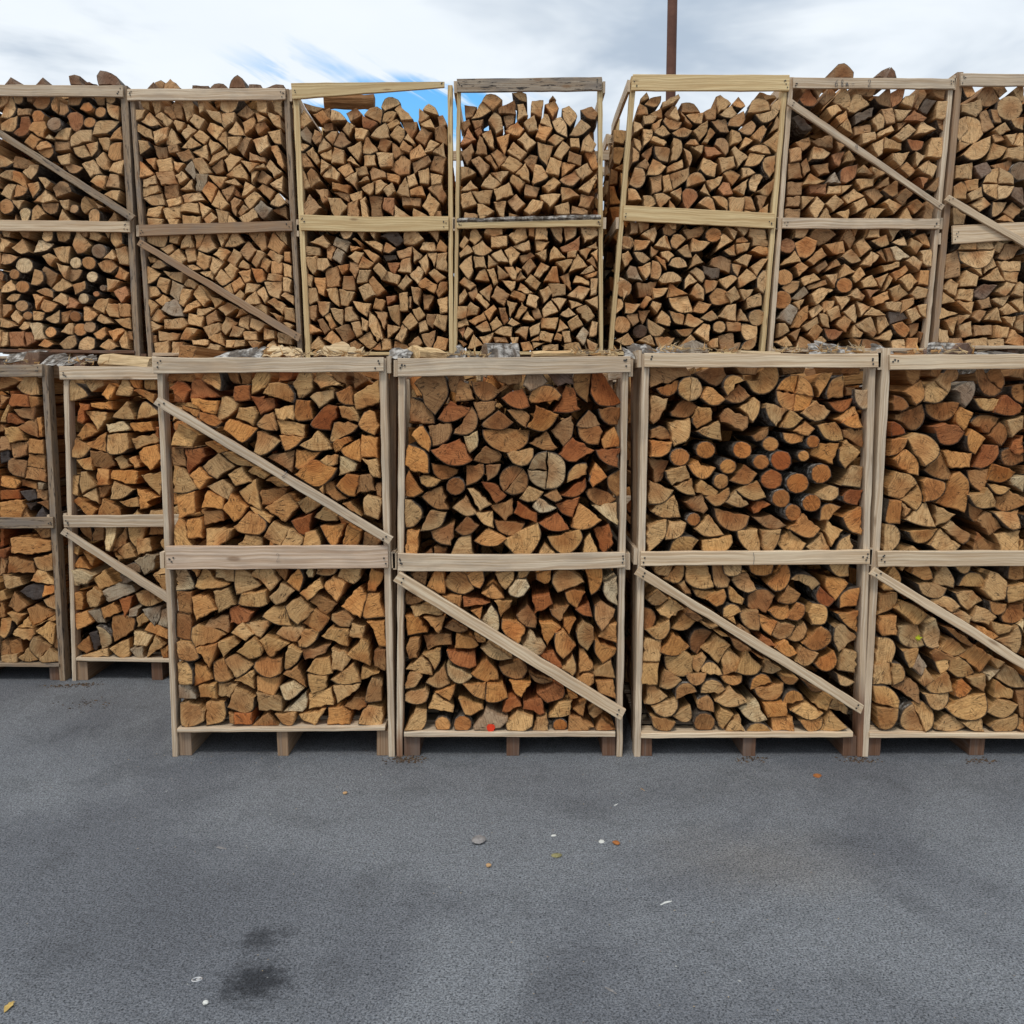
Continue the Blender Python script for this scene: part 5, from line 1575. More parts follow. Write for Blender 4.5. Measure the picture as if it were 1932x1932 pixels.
t 7 -1823,3349 ~-1779,3323 ~-1724,3349 -1694,3428 -1820,3428
b 27 -1729,3328 -1658,3294 -1611,3328 -1664,3380
t 13 -1596,3342 -1534,3325 -1521,3430 -1594,3430
t 4 -1485,3340 -1440,3305 -1428,3427 -1500,3427
t 3 -2356,3278 -2310,3296 -2281,3347 -2353,3347
t 4 -2328,3278 ~-2258,3243 -2203,3252 -2263,3330
t 7 -2228,3305 -2158,3244 -2120,3279 -2191,3331
t 10 -2120,3270 -2096,3219 -2068,3227 -2048,3270 -2111,3288
t 7 -2018,3279 -1957,3227 -1919,3287 -1989,3322
t 6 ~-1871,3288 -1809,3261 -1825,3331 -1915,3348
t 3 -1816,3260 -1799,3234 -1744,3269 -1732,3330 -1814,3321
t 13 -1590,3272 -1535,3298 -1606,3333
t 20 -1491,3257 -1446,3239 -1453,3317 -1534,3335
o 15 -1675,3202 -1610,3254 -1617,3307 -1691,3272
b 30 -1597,3206 -1532,3250 -1558,3285 -1622,3259
t 15 -2363,3219 -2301,3185 -2248,3167 -2263,3228 -2343,3263
t 5 -2235,3138 -2161,3173 -2149,3242 -2249,3216
t 17 -2174,3140 ~-2129,3132 -2074,3149 -2134,3237
t 11 -2069,3201 -2043,3166 -1977,3227 -2030,3262
t 13 -1912,3227 -1851,3166 -1803,3236 -1892,3271
t 15 -1785,3210 ~-1740,3193 -1676,3193 -1728,3280
t 11 -1996,3192 -1934,3139 -1896,3183 -1958,3226
t 8 ~-1491,3147 -1446,3138 -1444,3225 -1535,3217
t 6 -2339,3076 ~-2265,3120 ~-2281,3155 -2344,3163
t 6 ~-2016,3111 -1943,3128 -2013,3181 -2079,3120
t 12 -1850,3174 -1788,3113 -1794,3218
t 9 -1787,3103 -1723,3130 -1694,3182 -1784,3182
b 31 -1737,3126 -1693,3073 -1635,3179 -1681,3187
t 1 -1584,3075 -1519,3127 -1535,3197 -1626,3162
t 9 -1905,3138 -1889,3077 -1824,3129 -1895,3173
b 40 -2233,3058 -2178,3066 -2175,3128 -2257,3137
b 19 -2159,3088 -2096,3097 -2103,3140 -2167,3132
t 13 ~-2068,3033 -2003,3060 -2028,3112 -2111,3086
t 12 -1911,3042 -1916,3138 -2009,3095
t 7 -1789,3076 -1806,3111 -1880,3067 -1909,3014
t 23 -1787,2973 -1702,3062 -1774,3088 -1812,3044
b 21 -1654,3044 -1554,3035 -1554,3061 -1653,3096
o 18 -1513,3105 -1444,2990 -1434,3008 -1476,3140 -1513,3131
o 4 -2251,2987 -2239,3057 -2303,3048
o 2 -2344,2933 -2252,2959 -2339,3038
t 21 -2229,2973 -2138,2981 -2143,3061 -2245,3043
t 11 -2124,2988 -2106,2971 -2059,3023 -2131,3040
g 2 -2056,2985 -2004,2924 -1985,2951 -2009,3038
t 9 -1968,2952 -1895,2970 -1946,3058 -2010,3049
b 26 -1871,2965 -1816,2983 -1822,3053 -1897,3000
t 17 -1668,2927 -1667,2954 -1710,3024 -1804,2954
t 3 -1652,2969 -1587,3021 -1705,3039
t 6 -1552,2996 -1560,3022 -1642,2996
t 23 -1502,2938 -1446,2973 -1526,3052 -1554,3008
t 17 -1640,2901 -1601,2980 -1646,2980
b 17 -2213,2891 -2112,2900 -2136,2980 -2246,2971
t 8 -2330,2881 -2239,2898 -2245,2951 -2328,2925
t 9 -2099,2899 -2043,2934 -2078,2978 -2124,2951
t 16 -2012,2864 -2018,2935 -2094,2864
g 15 -1992,2855 -1955,2855 -1915,2961 -1988,2961
t 20 -1845,2874 -1797,2945 -1916,2954
b 39 -1553,2896 -1515,2940 -1587,2994 -1626,2932
t 12 -1447,2846 -1444,2952 -1527,2899
t 17 -2337,2820 -2225,2855 -2233,2891 -2334,2873
b 36 -2196,2815 -2113,2824 -2109,2904 -2201,2895
o 18 -1904,2784 -1864,2882 -1917,2917 -1956,2855
b 27 -1804,2795 -1755,2875 -1754,2902 -1838,2866
t 19 -1725,2892 -1715,2900 -1750,2935 -1815,2909
t 17 -1679,2829 -1623,2882 -1685,2917 -1707,2820
b 42 -1538,2807 -1500,2860 -1581,2905 -1619,2878
t 3 -1660,2745 -1575,2816 -1620,2852 -1694,2799
t 21 ~-2276,2767 -2202,2775 -2217,2846 -2329,2811
t 1 -2167,2754 -2084,2780 -2091,2824 -2183,2798
t 18 -2070,2784 -1941,2802 -1976,2855 -2086,2828
t 14 -1839,2739 -1792,2774 -1853,2863 -1902,2774
b 28 -1778,2741 -1752,2705 -1750,2759 -1712,2803 -1757,2821 -1785,2794
b 43 -1769,2843 -1724,2825 -1733,2852 -1759,2887
t 14 ~-1477,2756 -1431,2783 -1474,2845 -1531,2774
g 10 -1580,2684 -1514,2746 -1586,2799 -1633,2746
t 19 -1721,2703 -1665,2747 -1700,2774 -1738,2721
b 40 -1430,2689 -1437,2769 -1520,2743
t 14 -2313,2702 -2240,2693 -2210,2764 -2302,2747
t 9 -2097,2728 -1978,2719 -1985,2781 -2095,2773
t 11 -1961,2684 -1904,2746 -1984,2791
t 11 -2192,2684 -2100,2693 -2097,2764 -2208,2746
t 17 -1853,2640 -1807,2649 -1795,2729 -1876,2747
t 7 -1682,2647 -1608,2692 -1633,2754 -1727,2692
t 9 -1925,2639 -1868,2692 -1903,2727 -1950,2683
t 13 -2307,2630 -2224,2630 -2204,2683 -2313,2692
t 9 -2082,2638 -1981,2638 -1970,2701 -2088,2710
t 8 -2166,2629 -2120,2629 -2109,2682 -2182,2682
t 19 -1806,2640 -1742,2649 -1795,2711
#C2L
t 3 -1173,2504 -1154,2531 -1198,2584 -1282,2540
t 4 ~-1069,2559 ~-1023,2568 -994,2631 -1104,2631
t 18 -951,2552 -931,2633 -1004,2633
t 3 -874,2559 -854,2631 -927,2631
d 15 -800,2569 -737,2515 -690,2551 -744,2632 -837,2578
t 4 -688,2532 -624,2523 -559,2558 -641,2631 -687,2631
t 13 -475,2542 -465,2641 -548,2632
g 19 -1055,2480 -1026,2542 -1117,2578 -1137,2524
t 15 -960,2515 -951,2533 -996,2568 -1014,2560
o 19 -1026,2488 -943,2506 -1034,2524
t 2 -829,2477 -819,2522 -864,2548 -938,2549
t 1 ~-782,2468 -736,2503 -799,2539 -818,2476
t 18 -486,2488 -495,2542 -568,2542 -587,2497
o 8 -484,2487 -420,2478 -411,2513 -456,2558 -474,2522
t 17 -1315,2461 -1223,2461 -1222,2506 -1323,2524
b 23 -1177,2444 -1150,2426 -1120,2515 -1175,2524
g 4 -1091,2405 -1062,2476 -1107,2503 -1145,2441
t 7 -625,2414 -569,2459 -633,2513
b 15 -718,2442 -645,2451 -634,2514 -736,2487
t 21 -496,2389 -477,2479 -541,2479
t 14 -1271,2342 -1243,2378 -1241,2459 -1324,2441
t 9 -1241,2369 ~-1205,2360 -1158,2395 -1175,2440 -1239,2440
t 11 -980,2406 -942,2477 -997,2486 -1044,2450
o 9 -877,2414 -840,2450 -913,2495 -949,2495
o 2 -914,2377 -877,2413 -949,2457 -978,2377
d 41 -806,2428 -732,2437 -741,2464 -824,2464
t 14 -729,2360 -646,2351 -644,2450 -700,2432
t 23 -553,2343 -534,2380 -542,2470 -598,2424
t 11 -485,2378 -412,2360 -411,2477 -475,2468
o 15 -1084,2342 -1047,2369 -1037,2405 -1111,2396
b 20 -1038,2370 -1002,2315 -974,2370 -982,2415 -1037,2424
t 2 -831,2304 -794,2358 -848,2412 -885,2376
r 30 -777,2362 -750,2344 -712,2416 -795,2416
b 40 -1184,2263 -1110,2272 -1100,2317 -1116,2399 -1191,2372
t 8 -991,2286 -926,2296 -897,2368 -971,2367
t 21 -732,2279 -712,2333 -804,2360 -833,2306
t 19 -600,2279 -562,2360 -599,2396 -654,2342
t 7 -477,2286 -421,2322 -495,2376 -532,2349
t 14 -1329,2278 -1283,2260 -1272,2332 -1327,2359
o 23 -1238,2224 -1202,2206 -1192,2260 -1190,2324 -1264,2324
b 28 -1088,2252 -1005,2243 -1013,2333 -1077,2333
o 22 -873,2206 -808,2242 -889,2333 -918,2305
t 6 -692,2241 -636,2304 -673,2340 -729,2268
o 9 -598,2268 -497,2222 -478,2277 -552,2322 -589,2295
o 17 -469,2196 -413,2250 -413,2295 -459,2295 -487,2232
t 6 -946,2176 -871,2212 -916,2285 -981,2258
t 8 ~-628,2167 -600,2149 -581,2249 -645,2267
t 21 -1296,2150 -1240,2178 -1256,2259 -1322,2241
t 12 -1162,2186 -1108,2140 -1124,2258 -1188,2249
t 19 -1098,2150 -1052,2141 -1004,2232 -1106,2250
t 6 -1237,2112 -1211,2075 ~-1173,2102 -1162,2166 -1245,2175
r 10 -797,2149 -751,2176 -741,2212 -805,2203
t 9 -722,2112 -667,2112 -665,2230 -721,2221
b 18 -662,2131 -648,2131 -643,2204 -657,2204
b 44 -566,2125 -538,2125 -500,2207 -574,2225
t 7 -460,2094 -414,2103 -413,2203 -478,2184
o 13 -891,2131 -836,2113 -807,2176 -872,2194
t 3 ~-984,2111 -929,2075 -900,2157 -1020,2175
t 13 ~-771,2057 -725,2020 -723,2148 -797,2139
b 24 -1317,2076 -1272,2049 -1253,2076 -1251,2149 -1325,2140
t 10 ~-1136,2057 -1091,2020 -1080,2120 -1163,2129
t 2 -1069,2047 -986,2056 -1021,2138 -1068,2129
t 3 -601,2047 -554,2084 -591,2138 -637,2120
t 19 -1159,1993 -1131,2020 -1166,2102 -1203,2084
b 23 -1207,1965 -1170,1993 -1214,2066 -1252,2057
t 6 -658,1992 -602,2038 -648,2101 -704,2038
b 18 -546,2030 -509,2002 -480,2093 -545,2093
t 7 -433,1983 -424,1992 -414,2083 -479,2092 -507,2028
o 6 -1298,1964 -1223,1982 -1324,2046
t 1 -967,1992 -931,1982 -920,2046 -966,2073
t 16 -922,2020 -867,1983 -840,1928 -830,1937 -865,2056 -920,2121
b 23 -820,1993 -800,2103 -884,2112
t 4 -997,1946 -960,1964 -977,2046 -1032,2037
b 35 -1079,1901 -1012,1956 -1048,2030 -1142,2002
t 3 -866,1918 -838,1945 -864,2036 -920,2018
t 7 -800,1936 -715,2010 -798,2028
t 20 -594,1974 -538,1993 -556,2056 -602,2038
o 3 -1112,1871 -1074,1899 -1156,1990 -1213,1935
t 11 -707,1909 -669,2000 -705,2028 -753,1936
t 20 -916,1872 -869,1909 -914,1982 -990,1936
t 19 -1302,1872 -1191,1872 -1245,1954 -1311,1890
b 17 ~-566,1909 -529,1863 ~-501,1918 -490,1991 -584,1964
b 23 -643,1863 -577,1909 -604,1955 -670,1900
t 17 -840,1863 -775,1872 -783,1936 -839,1936
b 24 -842,1863 -850,1917 -907,1872
b 43 -767,1873 -655,1864 -683,1900 -757,1928
o 5 -425,1862 -406,1935 -480,1953 -508,1871
b 43 -1042,1873 -987,1873 -967,1901 -1013,1928 -1051,1910
#C2U
t 20 -1312,3233 -1246,3279 -1303,3353 -1371,3244
t 19 -1284,3347 -1226,3336 -1172,3358 -1307,3392
o 16 -1197,3261 -1137,3289 -1183,3346 -1249,3323
t 22 -1173,3302 -1132,3285 -1136,3359 -1178,3347
t 8 -1129,3276 -1034,3287 ~-1075,3332 -1128,3349
b 14 -1305,3243 -1310,3254 -1364,3214
b 30 -1014,3276 -936,3322 -976,3367 -1042,3333
t 19 -822,3267 ~-809,3347 ~-844,3369 -891,3358 -927,3318
r 11 -933,3242 -892,3231 -839,3265 -938,3316
p 18 -796,3341 ~-695,3387 ~-747,3426 ~-795,3415 -819,3364
t 22 -815,3279 -750,3280 -720,3331 -749,3342 -802,3325
t 6 -694,3281 -617,3286 -699,3377 -734,3349
b 32 -679,3236 -633,3179 -603,3225 -596,3282 -691,3287
t 16 -576,3272 -517,3312 -581,3357 -588,3278
t 11 -457,3316 ~-480,3362 -521,3384 -557,3345
b 18 -457,3238 -404,3256 -433,3318 -468,3312
t 6 -557,3246 -481,3229 -510,3292 -575,3263
t 18 -768,3233 -696,3267 -720,3295 -785,3261
b 38 -1178,3221 -1124,3232 -1129,3277 -1188,3278
g 11 ~-1311,3168 -1265,3145 -1252,3202 -1286,3247 -1334,3207
b 14 -1258,3174 -1235,3140 -1200,3151 -1192,3202 -1239,3231
t 19 -1026,3193 -983,3250 -1030,3278 -1066,3233
t 18 -984,3175 -931,3169 -900,3226 -988,3243
t 6 -821,3172 -768,3183 -790,3269 ~-850,3229 -886,3183
t 14 -750,3180 -703,3145 ~-673,3185 -672,3231 -713,3254 -768,3197
t 21 -1136,3130 -1182,3181 ~-1212,3141 -1220,3090
t 21 -1129,3141 -1092,3221 ~-1133,3221 -1175,3187
b 29 ~-1071,3120 -1011,3155 -1075,3223 -1124,3137
b 27 -482,3172 -405,3137 -411,3229 -428,3257 -488,3240
b 31 -549,3138 -501,3218 -566,3247 -608,3178
t 5 -1354,3085 ~-1306,3097 -1270,3131 -1340,3159 -1357,3200
t 5 -619,3132 -607,3143 -653,3205 -677,3171
t 5 -967,3039 -942,3091 -947,3154 -1036,3119
t 17 ~-890,3077 -842,3100 -918,3197 -937,3083
b 23 -795,3096 -752,3159 -823,3182 -848,3119
b 30 -736,3057 -676,3091 -753,3154 -748,3063
o 10 -644,3087 -626,3127 -684,3166 -708,3115
o 12 -638,3041 -537,3076 -578,3144 -643,3093
t 4 -500,3097 -452,3136 -511,3165 -559,3085
t 2 -416,3056 -427,3153 -499,3090
t 23 -1234,3021 -1210,3038 -1250,3124 -1298,3095
b 24 -1343,2986 -1253,3009 -1299,3089 -1352,3084
t 3 -1181,3050 -1128,3039 -1133,3107 -1204,3073
t 15 -1059,3024 -1057,3105 -1116,3122 -1136,3024
t 19 -933,3008 -856,3014 -861,3077 -932,3071
t 4 -829,2999 -752,3004 -745,3085 -852,3085
b 31 -708,2953 -648,2959 -635,3045 -700,3080 -767,2993
b 23 -616,2963 -508,3037 -526,3072 -627,3032
b 29 -437,2964 -412,3062 -490,3073 -520,2993
t 1 -955,3004 -1013,3066 -1037,3038
t 1 -1207,2958 -1135,3009 -1199,3049
t 23 -1328,2870 -1274,2881 -1313,2979 -1343,2979
t 20 -1273,2881 -1206,2915 -1241,2979 ~-1264,2996 -1294,2967
o 12 -1048,2937 -994,2971 -1022,3029 -1100,2989
t 14 -1103,2920 -1084,2966 -1136,3012 -1192,2943
t 7 -982,2866 -974,2975 -1053,2929
t 18 -970,2950 -905,2961 -916,3007 -987,2996
b 26 -888,2928 -792,2940 -798,2969 -880,3009 -899,2980
t 22 -900,2927 -911,2950 -978,2910
o 18 -784,2926 -719,2903 -707,2949 -790,2967
t 19 -581,2904 -527,2898 -526,3002 -592,2978
t 23 -653,2875 -594,2898 -617,2968 -664,2950
t 6 -507,2889 -448,2901 -436,2947 -513,2964
b 13 -437,2786 -413,2821 -460,2925 -532,2873
t 5 -899,2831 -881,2843 -861,2917 -951,2877
t 5 -862,2837 -844,2842 -784,2894 -825,2923 -861,2917
t 2 -784,2819 -736,2853 -753,2905 -813,2859
t 2 -694,2824 -646,2818 -669,2940 -729,2842
o 13 -1133,2867 -1038,2844 -1019,2890 -1132,2908
o 21 -642,2828 -546,2828 -569,2892 -647,2863
b 27 -1198,2783 -1162,2800 -1166,2870 -1244,2870
t 22 -1004,2788 -950,2811 -949,2863 -1027,2834
b 42 -1032,2792 -1037,2844 -1133,2855
b 14 -1295,2683 -1203,2756 -1279,2838 -1329,2756
t 14 -1114,2666 -1040,2762 -1081,2809 -1165,2815
b 25 -1043,2667 -965,2667 -974,2811 -1041,2782
t 3 -949,2664 -901,2681 -923,2818 -959,2795
b 43 -894,2700 -822,2700 -820,2826 -904,2826
r 12 -816,2745 -751,2700 -744,2814 -809,2814
b 30 -692,2766 -584,2766 -577,2818 -697,2824
t 15 -499,2683 -456,2780 -521,2850 -569,2763
t 22 -741,2673 -657,2667 -644,2702 -745,2775
t 16 -631,2672 -541,2672 -529,2701 -624,2751
b 24 -801,2667 -748,2667 -753,2690 -807,2702
b 26 -499,2679 -445,2679 -451,2735 -493,2735
#C3L
t 12 -236,2518 -190,2572 -254,2644 -272,2554
t 6 -114,2571 -59,2589 -59,2652 -142,2661 -179,2598
t 11 -310,2500 -273,2553 -300,2580 -337,2518
t 4 25,2526 99,2571 89,2652 -21,2579
o 17 109,2582 146,2573 145,2654 100,2654
t 6 146,2553 229,2553 219,2652 155,2652
t 21 ~277,2565 314,2538 322,2664 230,2655
t 14 342,2546 ~406,2582 405,2663 323,2654
t 9 462,2536 545,2581 535,2662 425,2644
t 6 -133,2508 -31,2517 -31,2579 -132,2579
t 14 -235,2464 ~-180,2455 -125,2491 -189,2553 -254,2509
t 5 72,2481 117,2490 108,2552 7,2516
t 21 156,2492 193,2483 239,2546 147,2555
r 9 324,2481 425,2490 433,2580 305,2508
t 12 -329,2445 -246,2481 -282,2526 -338,2472
t 13 546,2500 536,2544 473,2509
t 7 211,2426 220,2444 220,2498 147,2471
t 18 240,2428 342,2446 267,2518 240,2464
t 9 352,2445 407,2445 415,2489 352,2480
t 16 473,2437 509,2500 490,2508 427,2491
t 14 547,2418 546,2499 501,2472
t 8 -3,2390 52,2471 -3,2516 -49,2489
b 24 72,2411 146,2456 118,2482 45,2456
t 2 -87,2417 -22,2416 -68,2497 -132,2461
t 5 -236,2381 -162,2380 -180,2452 -244,2452
t 20 -152,2383 -88,2410 -152,2463
t 8 -274,2308 -246,2363 -255,2462 ~-301,2434 -338,2390
t 16 482,2391 417,2472 362,2355
t 3 333,2353 388,2434 277,2416
b 30 549,2375 511,2456 475,2429
b 23 100,2338 155,2392 118,2446 63,2383
t 12 175,2318 239,2390 184,2417 138,2336
t 7 6,2308 25,2308 34,2353 6,2389 -49,2389
t 2 35,2344 62,2370 25,2388
o 8 203,2299 305,2290 295,2326 286,2389 258,2389
t 6 473,2344 528,2362 509,2398 436,2344
o 3 483,2316 537,2334 547,2361 464,2334
t 17 -144,2300 -171,2381 ~-208,2363 -236,2309
t 7 -115,2271 -88,2290 -115,2380 -161,2371
t 10 -87,2308 -50,2317 -13,2335 -96,2398
t 21 90,2318 53,2372 16,2300
b 37 373,2247 382,2247 363,2356 307,2329
t 21 493,2273 493,2300 409,2336 391,2291
t 20 -266,2245 -229,2272 -302,2327 -339,2291
t 4 -3,2234 15,2253 24,2297 -68,2307
t 7 156,2244 183,2289 119,2343 82,2298
t 1 502,2207 539,2216 547,2315 501,2315
t 16 100,2217 137,2226 54,2289 35,2244
t 16 204,2162 259,2226 231,2271 176,2244
t 9 260,2198 343,2216 342,2280 231,2280
t 10 447,2180 502,2252 427,2270 354,2207
b 33 -247,2182 -220,2219 -229,2264 -284,2228
t 17 -144,2172 -125,2253 -134,2280 -208,2235
b 20 -50,2144 -13,2217 -96,2272 -134,2199
o 20 72,2172 90,2217 7,2244 -12,2208
t 9 -340,2152 -284,2216 -302,2252 -339,2207
t 15 -163,2125 -144,2153 -218,2225 -237,2198
t 5 156,2124 174,2197 110,2224 91,2152
t 3 549,2124 548,2206 466,2179
t 21 307,2117 353,2189 ~297,2198 251,2189
t 17 204,2070 297,2107 250,2179 195,2125
t 17 382,2125 456,2152 ~419,2170 363,2180
t 1 -12,2069 34,2160 -31,2178
t 1 44,2060 99,2132 62,2169 16,2069
t 4 -350,2060 -294,2069 -284,2141 -349,2141
t 5 -293,2078 -228,2087 -210,2133 -265,2169 -283,2142
o 7 -144,2051 -97,2124 -116,2151 -180,2106
b 24 -68,2061 -50,2024 -22,2052 -41,2134 -87,2134
t 1 485,2041 531,2078 474,2150 410,2123
t 8 ~354,2069 409,2087 363,2132 307,2087
t 15 147,2051 100,2115 64,2060
b 17 148,2061 194,2070 166,2133 129,2115
o 20 -238,2024 -164,2060 -182,2106 -284,2051
t 14 -125,1987 -60,2023 -97,2078 -143,2032
t 17 186,2005 279,1996 297,2069 186,2069
t 6 363,2004 307,2059 289,1977
t 11 383,1986 457,2023 419,2087 355,2041
t 16 -351,2005 -276,2023 -295,2069 -350,2041
t 9 ~-191,1977 -135,1986 -163,2050 -237,2013
t 1 ~6,2013 53,2031 -3,2067 -30,2031
t 20 -4,1950 6,2014 ~-68,2014 -115,1977
t 18 91,1931 109,2014 ~54,2013 17,1977
t 7 120,1949 175,1967 184,2040 111,2004
t 1 542,1958 550,2040 513,2049 496,1949
r 28 -315,1941 -305,2014 -351,1996
t 14 -295,1931 -248,1986 -285,2013 -313,1958
g 2 458,1893 494,1975 457,2012 411,1948
t 6 176,1930 251,1912 269,1967 186,1985
o 3 316,1921 325,1957 289,1975 270,1930
t 19 337,1913 383,1913 373,1986 318,1986
t 5 -183,1893 -247,1966 -285,1874
t 22 -173,1876 -154,1904 -117,1977 -210,1949
b 36 -106,1913 -23,1913 -41,1950 -125,1950
t 2 7,1865 25,1893 44,1948 -12,1948
t 16 175,1922 176,1958 120,1921
o 10 73,1856 138,1865 110,1920 54,1911
t 18 139,1875 213,1912 130,1921
t 20 196,1856 298,1866 298,1902 196,1893
t 7 337,1865 449,1865 429,1911 337,1902
t 3 497,1865 543,1856 551,1902 477,1938
b 43 -316,1886 -288,1904 -353,1932
#C3U
t 4 -121,3344 -59,3404 ~-104,3436 ~-160,3436 -189,3393
t 23 ~-190,3306 -127,3344 -190,3398 -258,3295
b 44 -293,3306 -248,3312 -219,3372 -299,3388
t 6 ~44,3405 95,3394 ~89,3442 55,3453 -1,3442
b 13 -81,3325 27,3319 15,3406 -13,3390 -86,3352
t 6 33,3279 101,3312 72,3382 33,3377
t 9 118,3329 186,3302 197,3405 124,3399
o 21 255,3300 294,3360 266,3408 204,3381
p 21 277,3409 255,3436 232,3409
t 20 ~324,3289 364,3245 ~409,3310 357,3375 312,3359
b 13 ~466,3298 ~523,3287 539,3325 499,3368 426,3346
t 19 -99,3201 -53,3228 ~-70,3309 -110,3337 -149,3288
b 35 -36,3243 10,3271 15,3325 -53,3314
b 33 -230,3237 -196,3254 -179,3297 -253,3286
b 44 -300,3224 -260,3268 -271,3300 -322,3278
t 2 107,3213 163,3223 140,3315 73,3267
t 4 175,3262 255,3235 226,3316 203,3322
t 18 ~279,3217 347,3178 ~341,3260 306,3309 250,3282
t 22 ~399,3190 ~444,3201 495,3245 432,3294 359,3196
o 16 -18,3205 44,3189 78,3232 33,3281 -41,3221
r 13 -293,3139 -225,3166 -275,3242 -327,3133
r 21 -213,3190 -185,3212 -196,3244 -235,3223
t 18 -145,3129 -111,3112 -133,3232 -190,3205
b 15 -156,3078 -162,3128 -207,3193 -230,3084
o 8 -47,3077 -13,3202 -98,3181
t 6 96,3098 152,3148 84,3213 33,3164
o 3 147,3180 209,3153 254,3234 169,3261
t 12 273,3127 329,3176 267,3203 222,3160
t 4 ~170,3065 222,3010 261,3125 ~204,3136 159,3152
t 6 370,3120 427,3115 420,3175 364,3175
t 4 501,3087 529,3136 483,3201 ~444,3163 433,3098
t 16 50,3046 95,3089 10,3155 -30,3100
b 12 -282,3017 -237,3094 -253,3143 -322,3083
b 35 -82,3006 -31,3067 -93,3116 -133,3088
t 5 313,3043 364,3119 318,3158 262,3070
b 13 348,3034 434,3012 439,3072 359,3099
o 22 510,2986 544,2997 514,3112 457,3091
b 19 -185,2941 -140,3013 -208,3073 -259,3046
b 42 -105,2996 -88,3007 -139,3084 -174,3068
t 20 10,2969 67,3019 -19,3073 -70,3013
b 41 131,2979 165,3073 114,3084 74,3046
t 4 113,2910 84,3025 22,2959
t 11 125,2911 136,2895 ~228,2939 187,3010 148,3021
t 3 296,2948 313,3036 239,3058 211,2965
o 22 315,2947 400,3013 314,3035
t 20 -323,2925 -226,2969 ~-272,3001 -328,3007
t 15 447,2924 509,2973 474,3028 395,2984
t 11 -70,2906 -19,2977 -133,2966
t 8 -117,2867 -71,2899 -139,2960 -196,2883
t 19 44,2858 84,2913 4,2957 -13,2913
b 27 ~333,2898 ~384,2887 435,2937 395,2987 298,2926
t 15 229,2846 308,2906 262,2945 189,2884
t 4 487,2838 537,2931 531,2959 418,2865
t 6 -277,2855 -214,2871 -260,2921 -323,2855
t 2 -99,2793 10,2832 -19,2909 -116,2865
b 35 80,2833 154,2822 177,2883 85,2905
t 13 -312,2750 -221,2778 -260,2856 -323,2834
t 4 -203,2777 -140,2776 -122,2859 -254,2848
t 21 316,2797 430,2830 367,2874 310,2880
b 20 420,2768 489,2752 522,2818 436,2840
b 25 27,2730 85,2780 27,2841 -30,2797
t 4 240,2754 308,2837 177,2826
t 7 114,2710 188,2749 199,2788 131,2804 74,2738
t 20 -48,2674 -36,2796 -116,2790
t 8 -203,2667 -111,2732 -186,2777 -220,2777
t 4 287,2715 367,2715 355,2787 269,2759
b 28 375,2719 478,2714 483,2736 380,2769
b 22 -302,2674 -216,2669 -216,2712 -301,2729
b 41 -24,2678 44,2711 -19,2727
#C4L
b 25 749,2591 800,2601 799,2670 748,2670
t 22 820,2601 870,2630 870,2659 799,2669
t 16 902,2540 921,2599 910,2638 820,2589
b 36 ~966,2593 ~1007,2583 1047,2612 995,2671 956,2632
t 20 1014,2620 ~1044,2620 1043,2659 993,2659
b 32 1120,2562 1201,2582 1220,2612 1210,2641 1089,2622
o 16 ~1248,2550 ~1275,2541 ~1303,2545 ~1324,2563 ~1333,2587 ~1323,2613 ~1301,2627 ~1271,2632 ~1246,2621 ~1229,2599 ~1229,2573
t 6 1411,2558 1430,2607 1359,2636
t 6 1472,2578 1501,2627 1420,2637
t 12 1505,2579 1557,2549 1617,2559 1605,2618 1504,2628
t 17 ~707,2506 ~730,2498 ~755,2501 ~774,2519 ~778,2542 ~770,2565 ~749,2579 ~723,2582 ~701,2570 ~687,2549 ~692,2525
t 11 698,2499 ~758,2499 ~768,2538 ~737,2577 697,2578
t 3 779,2488 ~809,2488 ~849,2498 879,2547 778,2556
t 8 1014,2498 972,2587 902,2518
t 11 994,2499 1014,2499 983,2577 973,2578
t 9 ~1015,2509 1045,2499 1105,2558 ~1074,2587 ~1023,2587 1004,2548
t 4 ~1097,2448 1147,2448 1115,2527 1045,2487
t 2 1137,2478 ~1207,2488 1257,2537 1145,2566
t 1 1300,2488 1400,2547 1338,2596
t 23 1427,2541 1487,2541 1507,2550 ~1466,2580 1427,2560
t 18 ~1386,2460 1427,2460 1415,2529 1345,2489
t 2 1434,2468 1494,2488 1513,2537 1422,2527
t 17 1529,2520 1630,2520 1629,2549 1527,2569
o 23 1572,2471 1633,2461 1631,2510 ~1611,2520 ~1561,2520 1521,2490
t 13 883,2460 893,2450 933,2489 882,2518
t 3 ~800,2428 ~841,2408 881,2437 ~830,2477 769,2477
t 12 699,2439 720,2389 769,2439 738,2488 698,2468
t 10 955,2449 996,2419 1035,2458 994,2488 944,2478
o 5 944,2408 985,2368 974,2427 913,2457
t 13 ~1059,2379 1119,2389 ~1108,2419 ~1067,2448 ~1017,2438 997,2399
t 1 1149,2388 1219,2417 1167,2466 1129,2378
b 42 1270,2403 1332,2373 1394,2353 1402,2433 1330,2462 1279,2443
d 33 1228,2351 1280,2312 1321,2321 1329,2381 1217,2401
t 15 1449,2410 1500,2390 1528,2459 1488,2468 1418,2429
t 22 ~1411,2360 1442,2330 1470,2400 1399,2409
t 16 1564,2330 1632,2439 1591,2438 1522,2389
g 6 741,2318 833,2298 790,2387 ~750,2397 730,2358
t 6 854,2308 ~883,2348 882,2417 802,2387
t 4 ~935,2308 ~954,2367 ~933,2417 892,2427 884,2318
t 1 957,2287 1078,2297 ~1078,2317 ~1026,2356 ~966,2347 936,2307
t 18 1184,2299 1132,2348 ~1103,2309 1104,2249
t 20 1216,2290 1235,2320 ~1224,2359 1173,2389 1133,2359
t 7 1369,2248 ~1438,2317 1397,2337 1317,2308
